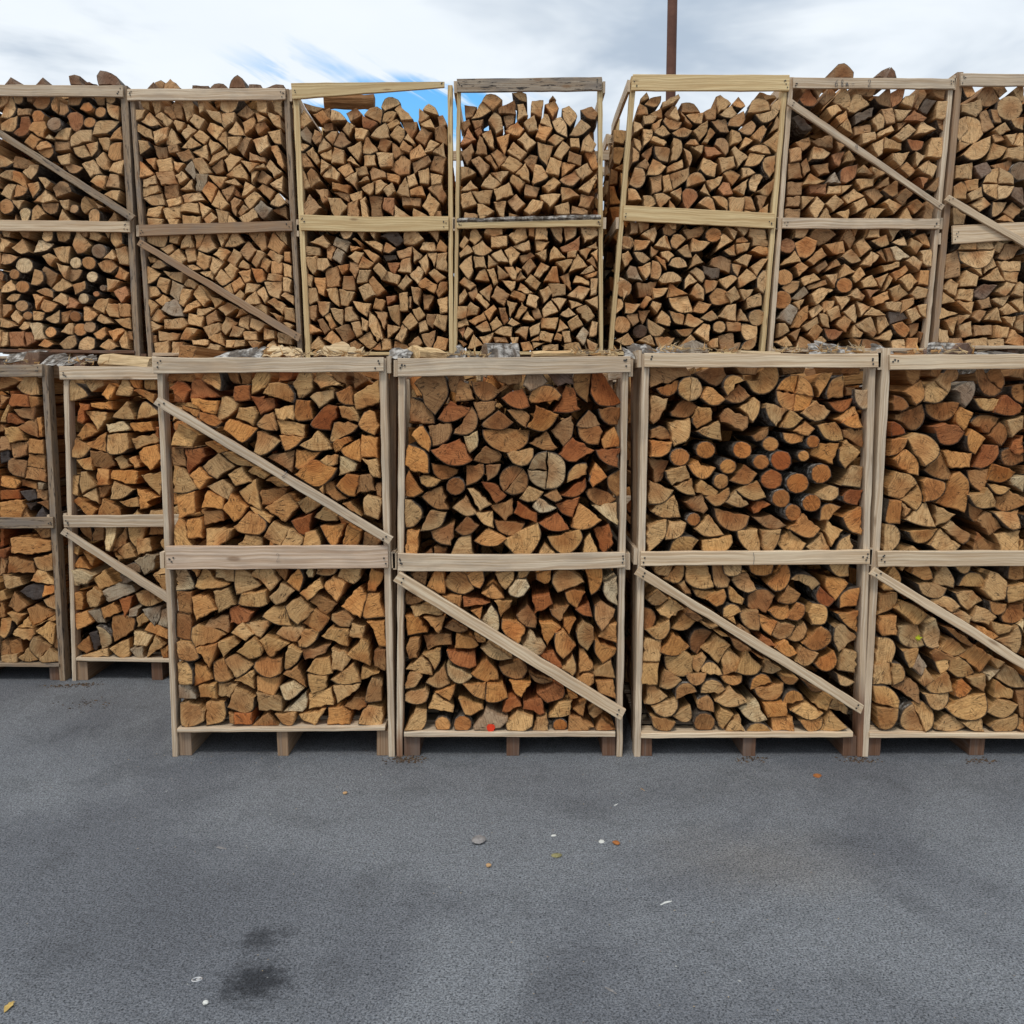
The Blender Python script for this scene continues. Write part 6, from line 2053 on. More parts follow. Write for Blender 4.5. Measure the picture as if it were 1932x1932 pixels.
t 5 1561,2317 1498,2377 1439,2317 1451,2258
t 15 1609,2219 ~1626,2289 1624,2368 1604,2368 ~1565,2318 1567,2259
t 4 ~711,2306 ~680,2300 ~658,2276 ~655,2246 ~669,2219 ~694,2199 ~725,2199 ~753,2216 ~764,2243 ~763,2274 ~740,2298
t 7 712,2177 ~751,2258 ~730,2307 679,2327
b 31 818,2200 899,2210 929,2300 796,2290
t 2 907,2187 ~967,2207 997,2256 896,2256
o 16 991,2198 1124,2218 1010,2288
t 4 1226,2177 ~1224,2247 1182,2286 1144,2217
o 11 1237,2218 ~1297,2248 1316,2298 1235,2307
o 23 ~1283,2158 ~1334,2149 1395,2168 1372,2238 ~1311,2258 1261,2208
t 3 1401,2157 1461,2197 1419,2266 1359,2226
t 1 1483,2177 ~1522,2207 1542,2246 1451,2246
t 11 662,2087 ~712,2137 ~701,2186 661,2196
t 5 723,2096 ~774,2096 824,2156 722,2166
o 17 817,2138 848,2128 898,2187 857,2207
t 1 928,2096 957,2156 ~897,2175 887,2146
t 20 ~1024,2138 ~1086,2098 1158,2107 1125,2208 1002,2198
o 20 ~1231,2098 1281,2157 1199,2177 1159,2107
t 19 1439,2047 1435,2157 1375,2147 1325,2077
t 10 1508,2127 1598,2147 1586,2227 1496,2187
t 7 ~1271,2046 1321,2065 1279,2115 1209,2065
t 16 1520,2046 1467,2126 1449,2046
t 16 ~1522,2048 ~1544,2025 ~1577,2017 ~1608,2027 ~1624,2052 ~1625,2081 ~1612,2106 ~1583,2121 ~1551,2118 ~1526,2104 ~1517,2076
o 13 ~645,2032 ~650,2001 ~673,1977 ~707,1970 ~740,1979 ~761,2004 ~762,2035 ~750,2061 ~718,2078 ~684,2079 ~656,2062
b 15 777,2016 817,2046 806,2096 735,2086
b 40 842,2028 892,2118 810,2118
t 6 ~870,2004 ~901,1954 ~952,1954 982,1994 868,2064
t 3 931,2035 ~1012,2015 ~1011,2075 959,2115 930,2065
t 13 ~1045,2036 1096,2026 1105,2086 1003,2116
t 6 ~1168,2005 1229,2045 1126,2095 1107,2025
t 18 ~1296,1988 ~1317,1976 ~1341,1972 ~1364,1983 ~1374,2004 ~1371,2026 ~1356,2045 ~1333,2050 ~1310,2046 ~1295,2032 ~1290,2009
b 16 1389,1985 1470,1985 1469,2035 1377,2045
t 18 ~1473,1985 ~1505,1924 1566,1944 1574,2015 1481,2035
d 43 ~872,1995 ~861,2015 ~837,2028 ~811,2025 ~789,2011 ~781,1990 ~787,1966 ~806,1948 ~831,1944 ~856,1954 ~870,1972
t 17 ~1090,1955 ~1140,1955 1170,2005 1047,1995
t 2 1263,1913 1270,2024 1229,2034 1169,1973
t 14 ~727,1893 788,1903 746,1973 665,1923
t 3 921,1892 889,1963 809,1923
t 13 ~945,1883 ~1016,1893 1046,1943 913,1953
b 38 1344,1894 1436,1904 1424,1975 1333,1955
t 3 ~1523,1862 ~1563,1892 1572,1952 ~1492,1912 1472,1872
t 22 1143,1884 1183,1934 1152,1964 1092,1903
d 34 1239,1843 1259,1904 1176,1934 1136,1853
t 6 1276,1882 1326,1882 1325,1942 1254,1912
b 18 1352,1842 1444,1842 1473,1913 1340,1903
#C4U
t 3 806,3394 857,3416 839,3449 800,3410
t 23 ~890,3361 ~930,3394 935,3438 ~866,3421 826,3377
t 2 940,3360 1002,3382 1048,3415 1036,3437 939,3393
b 41 1063,3338 1185,3343 ~1143,3393 ~1091,3399 1062,3393
b 34 1221,3297 1279,3297 1282,3391 1202,3341
t 5 1290,3328 1369,3383 1298,3433 1270,3422
t 11 ~1315,3307 ~1373,3296 1407,3324 1371,3373 1292,3318
t 7 1382,3367 ~1429,3351 1457,3367 1415,3428 1376,3384
t 6 1523,3328 1615,3345 ~1601,3394 ~1549,3416 ~1497,3400 1471,3328
t 5 ~1571,3266 ~1639,3294 ~1678,3355 1681,3427 1620,3371 1621,3338 1517,3316
t 9 1579,3401 1654,3418 1636,3434 1543,3451
t 23 855,3322 ~843,3366 797,3388 780,3322
t 23 943,3305 936,3366 862,3321
b 42 982,3305 1033,3371 1009,3382 958,3327
t 3 1034,3277 1051,3293 1026,3371 982,3304
b 21 1102,3265 1131,3254 1054,3343
t 21 ~1143,3271 1189,3265 1199,3332 1089,3321
b 13 ~1427,3246 ~1461,3290 1448,3340 ~1368,3296 1352,3252
t 17 827,3258 ~885,3269 913,3314 821,3314
t 7 ~984,3228 ~1041,3228 1064,3272 959,3300 942,3277
t 23 764,3209 827,3243 ~810,3270 763,3282
t 1 895,3215 923,3243 940,3292 877,3259
b 38 ~1311,3219 1369,3219 1338,3303 1251,3286
b 23 ~1449,3204 ~1501,3198 ~1534,3254 1504,3287 1419,3226
t 4 ~943,3182 995,3204 942,3254 890,3204
t 1 ~1042,3181 ~1100,3181 1128,3214 1075,3236 1001,3209
t 20 1180,3164 ~1225,3219 1224,3281 1138,3225
t 13 1689,3251 1659,3307 1621,3212
t 5 1557,3148 ~1595,3226 1571,3254 1503,3193
t 11 823,3122 ~879,3178 884,3233 821,3233
t 21 1228,3147 1278,3214 1243,3242 1198,3153
t 6 1445,3165 ~1426,3210 1374,3226 1371,3132
t 14 1672,3083 1679,3223 1577,3150
t 4 955,3131 972,3153 885,3187 868,3159
t 5 ~1034,3041 ~1067,3092 ~1060,3159 1013,3176 999,3036
t 18 771,3140 806,3096 ~817,3124 ~805,3162 764,3179
t 17 1179,3140 ~1155,3173 ~1121,3173 1087,3140
b 18 1346,3073 ~1362,3095 ~1361,3146 ~1331,3179 ~1285,3174 1274,3140
t 2 1463,3125 1509,3158 1462,3181 1429,3108
t 3 ~898,3080 ~928,3041 980,3030 990,3108 892,3125
t 14 1192,3083 1203,3133 1122,3128
r 18 1229,3067 1322,3084 1274,3123 1210,3129
t 7 1421,2997 1484,3059 1400,3131 1378,3109
t 5 1629,3081 ~1598,3131 ~1523,3131 1483,3103
b 32 856,3042 878,3082 889,3143 815,3082
t 17 ~795,3039 ~800,3094 759,3128 755,3022
t 19 1119,3005 ~1135,3050 ~1123,3095 1076,3118
t 14 1324,2970 1405,3004 1392,3066 1299,3060
t 5 ~1509,3002 ~1555,3019 1588,3069 1495,3086 1462,3007
t 2 1655,2979 1657,3074 ~1583,3051 ~1573,2990 1621,2933
b 36 851,2992 868,3020 844,3059 781,3009
t 10 ~925,2952 970,3003 888,3053 849,2952
t 17 979,2971 1077,2999 1070,3049 978,3004
t 2 ~1222,2950 1275,2939 1290,3018 1202,3057 1181,2990
t 19 ~786,2875 ~827,2892 ~844,2942 ~825,2993 773,2999 739,2897
b 23 888,2841 946,2864 950,2960 868,2943
t 20 958,2852 1016,2863 991,2959 950,2948
t 20 1022,2869 ~1109,2932 1113,2999 997,2960
t 12 1225,2918 ~1194,2963 ~1148,2969 ~1102,2935 1103,2879
t 1 1254,2854 ~1305,2888 1327,2944 1223,2916
t 21 1393,2892 1443,2954 ~1378,2988 1332,2966
t 11 1454,2935 1534,2964 ~1493,2997 1446,2997
t 21 ~1500,2858 1535,2847 1590,2948 ~1572,2965 ~1520,2959 1492,2909
r 12 1334,2828 1397,2839 1372,2907 1331,2912 1298,2867
t 5 1467,2832 1487,2928 1390,2860
t 20 1624,2829 1651,2869 1655,2937 1541,2852
t 9 821,2798 ~779,2866 733,2872 734,2798
t 4 1068,2798 1066,2876 997,2843
r 15 1107,2733 ~1175,2822 ~1144,2867 1098,2873 ~1075,2850 1082,2794
t 14 1257,2822 1214,2901 1186,2856
t 1 839,2741 ~909,2774 ~879,2824 826,2825
t 12 941,2744 1010,2816 ~951,2844 898,2833
t 11 1294,2726 ~1268,2810 ~1222,2821 1176,2781
t 12 1365,2727 ~1363,2799 ~1316,2827 1263,2821
t 3 1376,2719 1458,2719 1467,2814 1367,2814
t 17 1473,2745 1543,2733 ~1511,2822 1470,2828
b 38 1578,2737 1622,2832 1546,2832
t 20 996,2739 1060,2739 994,2806
t 8 1471,2714 1547,2714 1471,2736
t 17 1568,2710 1620,2710 1624,2782 1562,2733
#C5L
t 11 1794,2569 ~1855,2569 1902,2655 1791,2654
b 39 1958,2524 2018,2553 2067,2593 1963,2659 1895,2583
b 31 2161,2502 2189,2562 2134,2658 2108,2562
t 3 2179,2578 2206,2653 2146,2653
t 1 2331,2567 2328,2643 2267,2652 2251,2567
t 3 2415,2548 2481,2643 2370,2653
t 19 ~2553,2590 2579,2656 2499,2656
r 27 ~1798,2495 ~1808,2520 ~1796,2547 ~1776,2563 ~1746,2571 ~1720,2557 ~1701,2535 ~1703,2508 ~1719,2485 ~1747,2475 ~1776,2475
o 10 ~1829,2449 ~1870,2439 ~1919,2479 1936,2548 1864,2577 1795,2538
o 21 2047,2471 2117,2470 2104,2549 1993,2530
t 15 2220,2450 2288,2499 2235,2568 2186,2529
t 2 ~2345,2508 2395,2527 2372,2586 2273,2547
t 8 ~2460,2519 2510,2518 2487,2577 2408,2538
t 5 2573,2468 2611,2527 2528,2567 2521,2518
o 21 2608,2531 2660,2511 2625,2599 2565,2580
t 14 1840,2419 1797,2488 1709,2399
o 2 1920,2398 1999,2457 1966,2506 1879,2427
t 4 ~2166,2408 2226,2428 2152,2497 2094,2448
t 9 2282,2389 2339,2458 2287,2487 2220,2399
b 27 2389,2421 2355,2500 2326,2481
p 14 2446,2430 2536,2449 2442,2518 2402,2508
b 24 2399,2421 2449,2431 2405,2510 2365,2500
t 9 2591,2359 2618,2418 2555,2457 2506,2428
t 1 2616,2408 2668,2388 2662,2496 2592,2486
o 7 ~1678,2319 ~1690,2292 ~1716,2273 ~1748,2273 ~1777,2285 ~1790,2312 ~1786,2340 ~1765,2362 ~1736,2374 ~1705,2365 ~1687,2347
o 19 1835,2330 1894,2389 1842,2419 1803,2389
b 40 1965,2353 2024,2402 2003,2432 1934,2383
b 42 2027,2373 2107,2403 2075,2442 2007,2363
t 16 2192,2359 2119,2408 2093,2319
t 7 2193,2288 2252,2338 2219,2387 2172,2328
t 18 2380,2360 2469,2389 2468,2419 2357,2399
o 18 2454,2300 2532,2369 2510,2399 2421,2349
t 12 1867,2269 1967,2308 1925,2348 1845,2318
t 15 2063,2259 2080,2348 1999,2338
t 9 2247,2258 2338,2268 2294,2337 2225,2298
t 13 2361,2259 2398,2348 2318,2318
t 10 2382,2238 2428,2317 2407,2337
t 2 2533,2237 2590,2297 2537,2346 2468,2307
o 8 2595,2278 2657,2268 2662,2367 2601,2367
t 8 ~1774,2218 ~1824,2248 1832,2297 ~1762,2297 1722,2257
t 23 1902,2249 2013,2279 2001,2309 1891,2269
o 14 ~2086,2243 ~2109,2227 ~2140,2227 ~2165,2240 ~2175,2265 ~2170,2291 ~2152,2312 ~2123,2321 ~2096,2316 ~2077,2294 ~2073,2268
t 23 2452,2169 2541,2219 2477,2279 2408,2249
o 19 ~1723,2127 ~1757,2128 ~1782,2154 ~1789,2185 ~1775,2216 ~1749,2236 ~1714,2239 ~1685,2223 ~1665,2197 ~1672,2164 ~1691,2135
g 21 1841,2179 1901,2228 1869,2268 1780,2188
t 8 1942,2147 2061,2247 1968,2257 1909,2217
t 4 2237,2177 2256,2207 2203,2256 2145,2207
r 10 2291,2188 2350,2247 2258,2247
o 13 2325,2147 2415,2187 2403,2237 2303,2197
t 21 2595,2189 2655,2199 2663,2248 2591,2268 2552,2219
t 15 2110,2117 2168,2197 2066,2207
t 22 2000,2098 2049,2128 2068,2178 1987,2168
t 5 1839,2117 1867,2186 1797,2166
g 8 1791,2025 1828,2126 1776,2156 1708,2066
o 18 1847,2006 1895,2066 1893,2147 1823,2096 1795,2006
t 15 1927,2067 1996,2127 1964,2156 1905,2107
t 10 2398,2127 2490,2107 2497,2166 2385,2166
o 16 2494,2097 2573,2157 2571,2197 2501,2177
t 8 2049,2046 2109,2076 2086,2146 2016,2116
t 2 2202,2035 2210,2075 2186,2155 2117,2105
t 10 2234,2076 2293,2136 2210,2176
t 2 2395,2085 2301,2135 2252,2085
d 32 2432,2027 2553,2067 2510,2107 2418,2108
t 8 2566,2036 2625,2076 2581,2135 2521,2116
t 12 2627,2087 2658,2066 2654,2156 2593,2146
t 14 2001,2016 2042,2005 2028,2085 1967,2096
t 6 1896,1985 1965,2035 1954,2075 1864,2015
o 11 2146,1975 2183,2055 2131,2085 2083,2025
t 1 2319,1943 2338,1974 2293,2074 2203,2024
t 22 2358,1965 2426,2026 2393,2086 2342,2076
o 13 ~2468,1975 ~2531,1944 2559,1995 2505,2045 2435,2025
b 44 2575,1946 2614,1977 2622,2037 2561,2027
t 2 1710,1944 1780,1984 1748,2034 1707,2034
o 15 1952,1924 2001,1994 1948,2035 1900,1964
r 24 ~2039,1935 ~2089,1935 2129,1985 2005,2005
t 8 2188,1944 2239,1944 2258,1974 2195,2024
t 3 2424,1923 2442,1963 2431,1993 2332,1933
b 17 1828,1924 1856,2004 1786,1964
t 4 ~1744,1883 1804,1892 1761,1952 1691,1912
b 37 1919,1874 1938,1904 1855,1955 1837,1884
t 3 1961,1872 2020,1922 1988,1952 1930,1892
t 19 2235,1883 2253,1933 2192,1943
b 25 2332,1863 2392,1893 2350,1923 ~2257,1934 2260,1873
t 13 2452,1872 2534,1862 2521,1933 2439,1923
o 14 2536,1852 2607,1873 2614,1943 2542,1943
b 30 2633,1915 2650,1975 2619,1985
#C5U
r 15 ~1827,3370 ~1890,3370 1913,3400 1846,3489 1794,3408
b 36 1831,3430 1876,3511 1788,3511
b 14 1913,3415 1965,3504 1862,3496
b 40 1955,3377 2032,3453 1990,3497 1930,3400
t 22 2111,3341 ~2115,3417 2073,3499 2013,3402
t 12 2148,3330 2234,3376 2175,3437 2128,3437 2108,3338
b 28 2158,3443 2261,3435 2290,3509 2139,3509
b 29 ~2305,3389 2377,3366 2356,3493 2271,3427
r 19 2382,3363 ~2436,3402 2456,3498 2355,3439
t 1 2495,3358 2515,3441 2452,3426 2430,3388
b 43 2546,3355 2604,3454 2562,3505 2521,3370
d 19 2601,3325 2652,3401 2588,3416 2552,3355
t 5 2653,3297 2716,3290 2719,3396 2655,3396
b 15 2642,3431 2699,3408 2710,3497 2599,3497
t 6 1995,3298 2065,3343 2031,3381 1961,3351
o 19 2057,3263 2103,3301 2093,3347 2024,3301
d 12 2152,3261 2253,3307 2259,3360 2142,3314
b 15 2345,3262 2400,3269 2380,3361 2309,3353
t 17 2291,3224 2330,3239 ~2335,3300 2302,3330 2256,3292
t 5 2413,3282 2444,3282 2497,3343 2386,3350
r 6 2573,3275 2596,3297 2514,3343 2454,3282
t 14 2597,3208 2659,3230 2561,3284 2533,3200
b 31 ~2684,3235 2732,3212 2736,3288 2664,3296
t 13 2137,3199 2101,3299 2056,3253
b 35 2154,3197 2257,3220 2255,3266 2152,3251
t 3 2202,3143 2280,3165 2270,3211 2191,3204
t 20 2303,3186 2397,3224 2379,3255 2294,3209
b 35 2428,3229 2496,3290 2418,3274
t 2 2449,3158 2526,3219 2476,3257 2400,3188
d 16 ~1824,3223 1887,3238 1789,3315 1750,3300
b 28 1832,3102 1879,3141 1869,3187 1782,3156
b 28 1929,3133 2017,3118 2014,3202 1887,3164
t 7 ~1964,3050 2003,3089 1898,3127 1877,3043
b 16 1751,3029 1822,3045 1819,3122 1740,3114
t 10 2304,3067 2327,3082 2331,3174 2261,3144
t 4 2332,3112 2444,3104 2442,3142 2337,3181
r 21 ~2517,3101 ~2580,3116 2593,3162 2473,3170
t 20 2696,3054 2713,3185 2641,3185 2615,3069
b 16 2063,3100 2101,3138 2037,3161
r 20 2036,3015 2060,3007 2096,3100 2009,3076
t 18 2162,3045 2119,3106 2083,3030
t 4 2392,3042 2442,3003 2501,3096 2382,3080
t 19 2553,3007 2605,3076 2540,3099 2544,3022
o 22 2508,2945 2546,2984 2488,3037 2442,2999
t 9 2649,2934 2677,3004 2620,3042 2558,2996
b 25 1749,2930 1837,2938 1810,3031 1738,3023
b 39 1850,2949 1888,2988 1861,3065 1823,3026
b 29 1944,2954 2007,2970 1997,3031 1893,3016
r 16 2111,2904 ~2166,2943 2179,3021 ~2076,2989 2071,2912
t 22 2280,2960 2222,3022 2184,2968
t 18 2297,2936 2360,2967 2270,3006
r 14 2598,2873 2627,2934 2563,2942
b 19 ~2674,2850 2696,2889 2694,2943 2626,2866
t 8 1922,2895 1978,2918 1929,2933 1880,2964 1834,2895
g 11 2076,2903 2034,2972 1988,2911
t 23 2205,2867 2284,2890 2290,2936 2170,2929
t 19 2325,2874 2387,2897 2377,2943 2300,2881
b 42 1749,2839 1837,2839 1843,2917 1746,2917
r 27 1891,2844 1987,2836 1993,2906 1880,2898
t 20 1994,2842 2082,2842 2080,2889 2000,2889
t 2 2085,2839 2146,2893 2075,2885
t 12 ~2405,2817 2437,2833 2432,2926 2339,2864
t 23 2127,2780 2230,2827 2163,2873 2093,2819
b 42 2305,2784 2359,2831 2308,2885 2237,2862
b 20 2476,2772 2536,2842 2487,2873 2426,2811
b 25 1739,2765 1819,2765 1825,2827 1737,2819
t 15 1842,2747 1911,2817 1831,2825
t 9 1923,2680 1976,2777 1926,2823 1880,2753
t 13 2036,2731 2098,2785 2040,2832 1986,2778
t 2 2179,2721 2249,2768 2223,2814 2153,2783
t 10 2418,2715 2471,2769 2381,2808 2350,2785
o 12 2548,2715 2610,2770 2560,2808 2498,2762
b 12 2607,2680 2664,2680 2667,2769 2618,2793
b 16 1723,2673 1819,2673 1825,2746 1728,2746
t 23 2033,2674 1990,2755 1928,2674
t 18 2138,2665 2134,2747 2055,2723
t 22 2294,2674 2363,2748 2274,2755 2229,2682
t 15 2543,2680 2499,2754 2447,2672
#C6L
t 6 2955,2492 3065,2501 ~3042,2550 ~3000,2583 2949,2600
t 5 2947,2492 2941,2599 ~2888,2586 ~2855,2545 2835,2496
t 11 2846,2488 ~2859,2431 ~2909,2397 ~2964,2375 ~3020,2393 ~3052,2439 3066,2494
t 6 3051,2489 3099,2474 3127,2535 3079,2550
b 28 ~3147,2429 3193,2445 3237,2523 3156,2538 3097,2444
b 41 2766,2318 2870,2334 2853,2500 2767,2461
t 16 2998,2331 2992,2441 2881,2410
t 17 3092,2394 3057,2457 2995,2426 3015,2347
t 10 3126,2362 3238,2362 3242,2425 3089,2425
t 19 2865,2267 2970,2267 2982,2330 2900,2369 2864,2298
t 19 ~3068,2299 3148,2299 3095,2385 3002,2315
t 16 3149,2307 3230,2291 3234,2354 3129,2361
t 22 2844,2203 2856,2282 2806,2314 2761,2251
k 19 2960,2203 ~3025,2187 3101,2274 3019,2281 2958,2234
t 10 3151,2202 3219,2281 3161,2296 3101,2233
t 3 3268,2201 3263,2279 3239,2295 3196,2217
t 16 2949,2170 2953,2249 2857,2249 2844,2186
t 20 2844,2170 2760,2233 2749,2154
t 8 2943,2089 2954,2168 2841,2176
b 31 3019,2123 3082,2139 3062,2202 2983,2179
t 20 3143,2139 3195,2217 3076,2186
t 19 3260,2106 3282,2106 3277,2201 3200,2169
t 1 2856,2095 2741,2135 2729,2056
t 12 3159,2089 3239,2105 3171,2160 3125,2121
t 1 2862,2024 2939,2087 2859,2086
b 15 2999,2041 3043,2112 2994,2120 2949,2073
t 19 3148,2041 3110,2136 3034,2057
t 10 3212,2008 3232,2079 3144,2072
t 14 2838,1960 2864,2079 2768,2056
t 11 2888,1943 2959,1959 2946,2047 2867,2023
b 23 2976,1952 3089,1960 3085,2024 2972,2024
t 5 3100,1943 3180,1943 3192,2006 3095,2022
t 9 3286,1976 3279,2087 3256,2087 3229,2008
o 20 3298,1879 3293,1943 3210,1999 3175,1911
t 15 2743,1911 2807,1911 2803,1990 2738,2006
b 21 2813,1895 2910,1895 2891,1942 2810,1942
t 3 2920,1893 3050,1885 3047,1941 2918,1925
t 7 3071,1878 3160,1878 3156,1933 3052,1933
#C6U
t 3 ~2833,3409 2886,3439 2858,3519 2796,3504
b 30 2945,3371 ~2992,3371 3061,3409 2984,3512 2910,3431
b 38 3057,3427 3102,3465 3067,3530 2989,3515
t 14 3160,3397 3197,3397 3190,3507 3124,3464
t 11 2810,3334 2906,3304 2943,3349 2932,3410 2808,3379
t 4 ~3182,3381 ~3155,3416 ~3110,3428 ~3066,3419 ~3030,3391 ~3027,3349 ~3047,3307 ~3084,3286 ~3131,3281 ~3169,3301 ~3188,3338
b 29 2953,3216 3031,3247 2977,3353 2931,3338
t 12 ~3022,3274 3069,3273 3041,3348 2986,3349
t 9 ~3151,3242 3205,3226 3200,3301 3117,3286
t 6 2856,3226 2836,3307 ~2793,3287 ~2772,3247 ~2776,3201 2804,3162
t 18 2815,3158 ~2858,3143 ~2903,3142 ~2935,3171 ~2961,3203 ~2955,3247 ~2935,3286 ~2895,3308 2850,3312
t 4 3055,3194 3124,3224 3082,3269 3022,3224
b 20 3034,3152 3095,3167 3061,3212 3015,3197
t 1 3137,3132 3164,3207 3086,3192
t 10 3213,3118 3207,3209 3185,3209 3143,3133
t 12 2807,3096 2898,3164 2802,3194
t 7 ~2873,3040 ~2951,3055 ~3003,3116 3007,3193 2899,3146 2823,3070
t 21 ~3071,3059 3115,3119 3026,3150 2993,3043
t 2 3096,3054 3214,3038 3208,3130 3108,3114
t 14 2793,2932 2905,2932 2899,3032 2789,3009
k 6 2959,2931 3019,2976 2984,3030 2907,3007
b 31 3115,2968 3160,2998 3157,3059 3016,3013
t 10 3064,2903 3061,2997 ~3013,2985 ~2984,2949 2971,2906
t 10 3064,2896 2967,2899 ~2978,2852 ~3017,2823 3061,2803
t 3 3067,2893 3065,2800 ~3114,2808 ~3147,2842 3166,2885
t 6 3069,2902 3164,2894 ~3155,2944 ~3114,2974 3067,2997
g 4 ~3156,3019 ~3137,2993 ~3139,2962 ~3158,2936 ~3189,2919 ~3223,2922 ~3250,2944 ~3260,2974 ~3245,3004 ~3220,3024 ~3187,3031
k 23 3153,2824 3243,2761 3234,2885 3149,2885
t 16 2793,2807 2873,2807 2868,2884 ~2835,2915 2789,2884
t 18 2880,2855 2950,2870 2947,2931 2853,2916
t 4 2901,2797 2971,2820 2959,2881 2875,2835
t 20 2961,2729 3030,2775 2987,2821 2911,2775
t 22 ~3046,2698 ~3107,2729 3136,2791 3040,2791
b 41 3186,2686 3238,2748 3179,2794 3119,2732
t 18 2802,2650 2866,2650 2878,2711 2796,2758
t 20 3191,2665 3125,2711 3079,2681
#TC
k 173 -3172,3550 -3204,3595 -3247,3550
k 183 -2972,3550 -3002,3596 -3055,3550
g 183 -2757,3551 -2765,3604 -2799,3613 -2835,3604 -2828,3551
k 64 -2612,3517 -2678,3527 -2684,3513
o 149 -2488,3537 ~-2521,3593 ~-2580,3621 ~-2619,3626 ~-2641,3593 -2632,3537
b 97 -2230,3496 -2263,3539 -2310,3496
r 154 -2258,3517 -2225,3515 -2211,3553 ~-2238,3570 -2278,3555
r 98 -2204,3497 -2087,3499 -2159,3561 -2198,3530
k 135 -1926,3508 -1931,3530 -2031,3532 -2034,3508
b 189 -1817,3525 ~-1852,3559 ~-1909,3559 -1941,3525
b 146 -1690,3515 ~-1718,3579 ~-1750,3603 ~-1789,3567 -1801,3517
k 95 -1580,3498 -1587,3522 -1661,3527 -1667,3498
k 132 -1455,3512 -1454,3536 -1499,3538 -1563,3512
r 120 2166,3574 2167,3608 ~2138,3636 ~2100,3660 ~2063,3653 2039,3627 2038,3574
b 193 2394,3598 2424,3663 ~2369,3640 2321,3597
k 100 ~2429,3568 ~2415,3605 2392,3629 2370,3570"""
FILLS = """C0 U A3U 1 .86,1 -3.34,3.449 -3.198,3.449 -3.248,2.666 -3.329,2.666
C6 U A2U 1 .55,1 3.214,3.511 3.774,3.511 3.771,2.676 3.268,2.666
C6 L C4U 1 .5,1 3.274,2.582 3.76,2.612 3.726,1.894 3.318,1.894
B0 U B1U 1 0,.7 -3.437,1.683 -2.754,1.687 -2.805,0.895 -3.485,0.891
B0 L B1L 1 0,.7 -3.487,0.865 -2.807,0.865 -2.857,0.097 -3.471,0.097
B1 U A1U 1 .6,1 -1.811,1.67 -1.494,1.67 -1.507,0.913 -1.839,0.913
B1 L A1L 1 .6,1 -1.845,0.869 -1.513,0.873 -1.517,0.115 -1.872,0.12
A4 U A3U 1 .55,1 2.153,1.69 2.498,1.693 2.528,0.894 2.205,0.89
A4 L A1L 1 .55,1 2.207,0.855 2.526,0.855 2.536,0.094 2.256,0.094
D0 U C5U 1 0,1 0.745,3.437 1.63,3.437 1.645,2.7 0.742,2.7
D0 L A1L 1 0,1 0.742,2.683 1.645,2.683 1.648,1.915 0.74,1.915
C0 L A3U 1 .8,1 -3.41,2.602 -3.25,2.602 -3.283,1.871 -3.381,1.879"""
DEPTH = {'A': 3.97, 'B': 5.09, 'C': 6.15, 'D': 7.17}
bays = {}
for ln in LOGS.split('\n'):
    if ln[0] == '#': cur = bays.setdefault(ln[1:], []); continue
    t = ln.split()
    pts = []
    for w in t[2:]:
        x, z = w.strip('~').split(','); pts.append((int(x) / 1000, int(z) / 1000, int(w[0] == '~')))
    cur.append((t[0][0], '*' in t[0], int(t[1]) / 1000, pts))

# ---------------------------------------------------------------- ground
g = Mesh()
N = 60
xs = [-400, -60, -12] + [-6 + .3 * i for i in range(41)] + [12, 60, 400]
ys = [-60, -8] + [-2 + .3 * i for i in range(45)] + [20, 80, 900]
def gz(x, y):
    return 0
V = [(x, y, gz(x, y)) for y in ys for x in xs]; nx = len(xs)
F = [[j * nx + i, j * nx + i + 1, (j + 1) * nx + i + 1, (j + 1) * nx + i] for j in range(len(ys) - 1) for i in range(nx - 1)]
g.add(V, F, [[(V[k][0], V[k][1]) for k in f] for f in F], [0] * len(F), [(1, 1, 1, 0)] * len(V), .5)
tag(g.build('ground', [M_ASPH]), kind='structure')

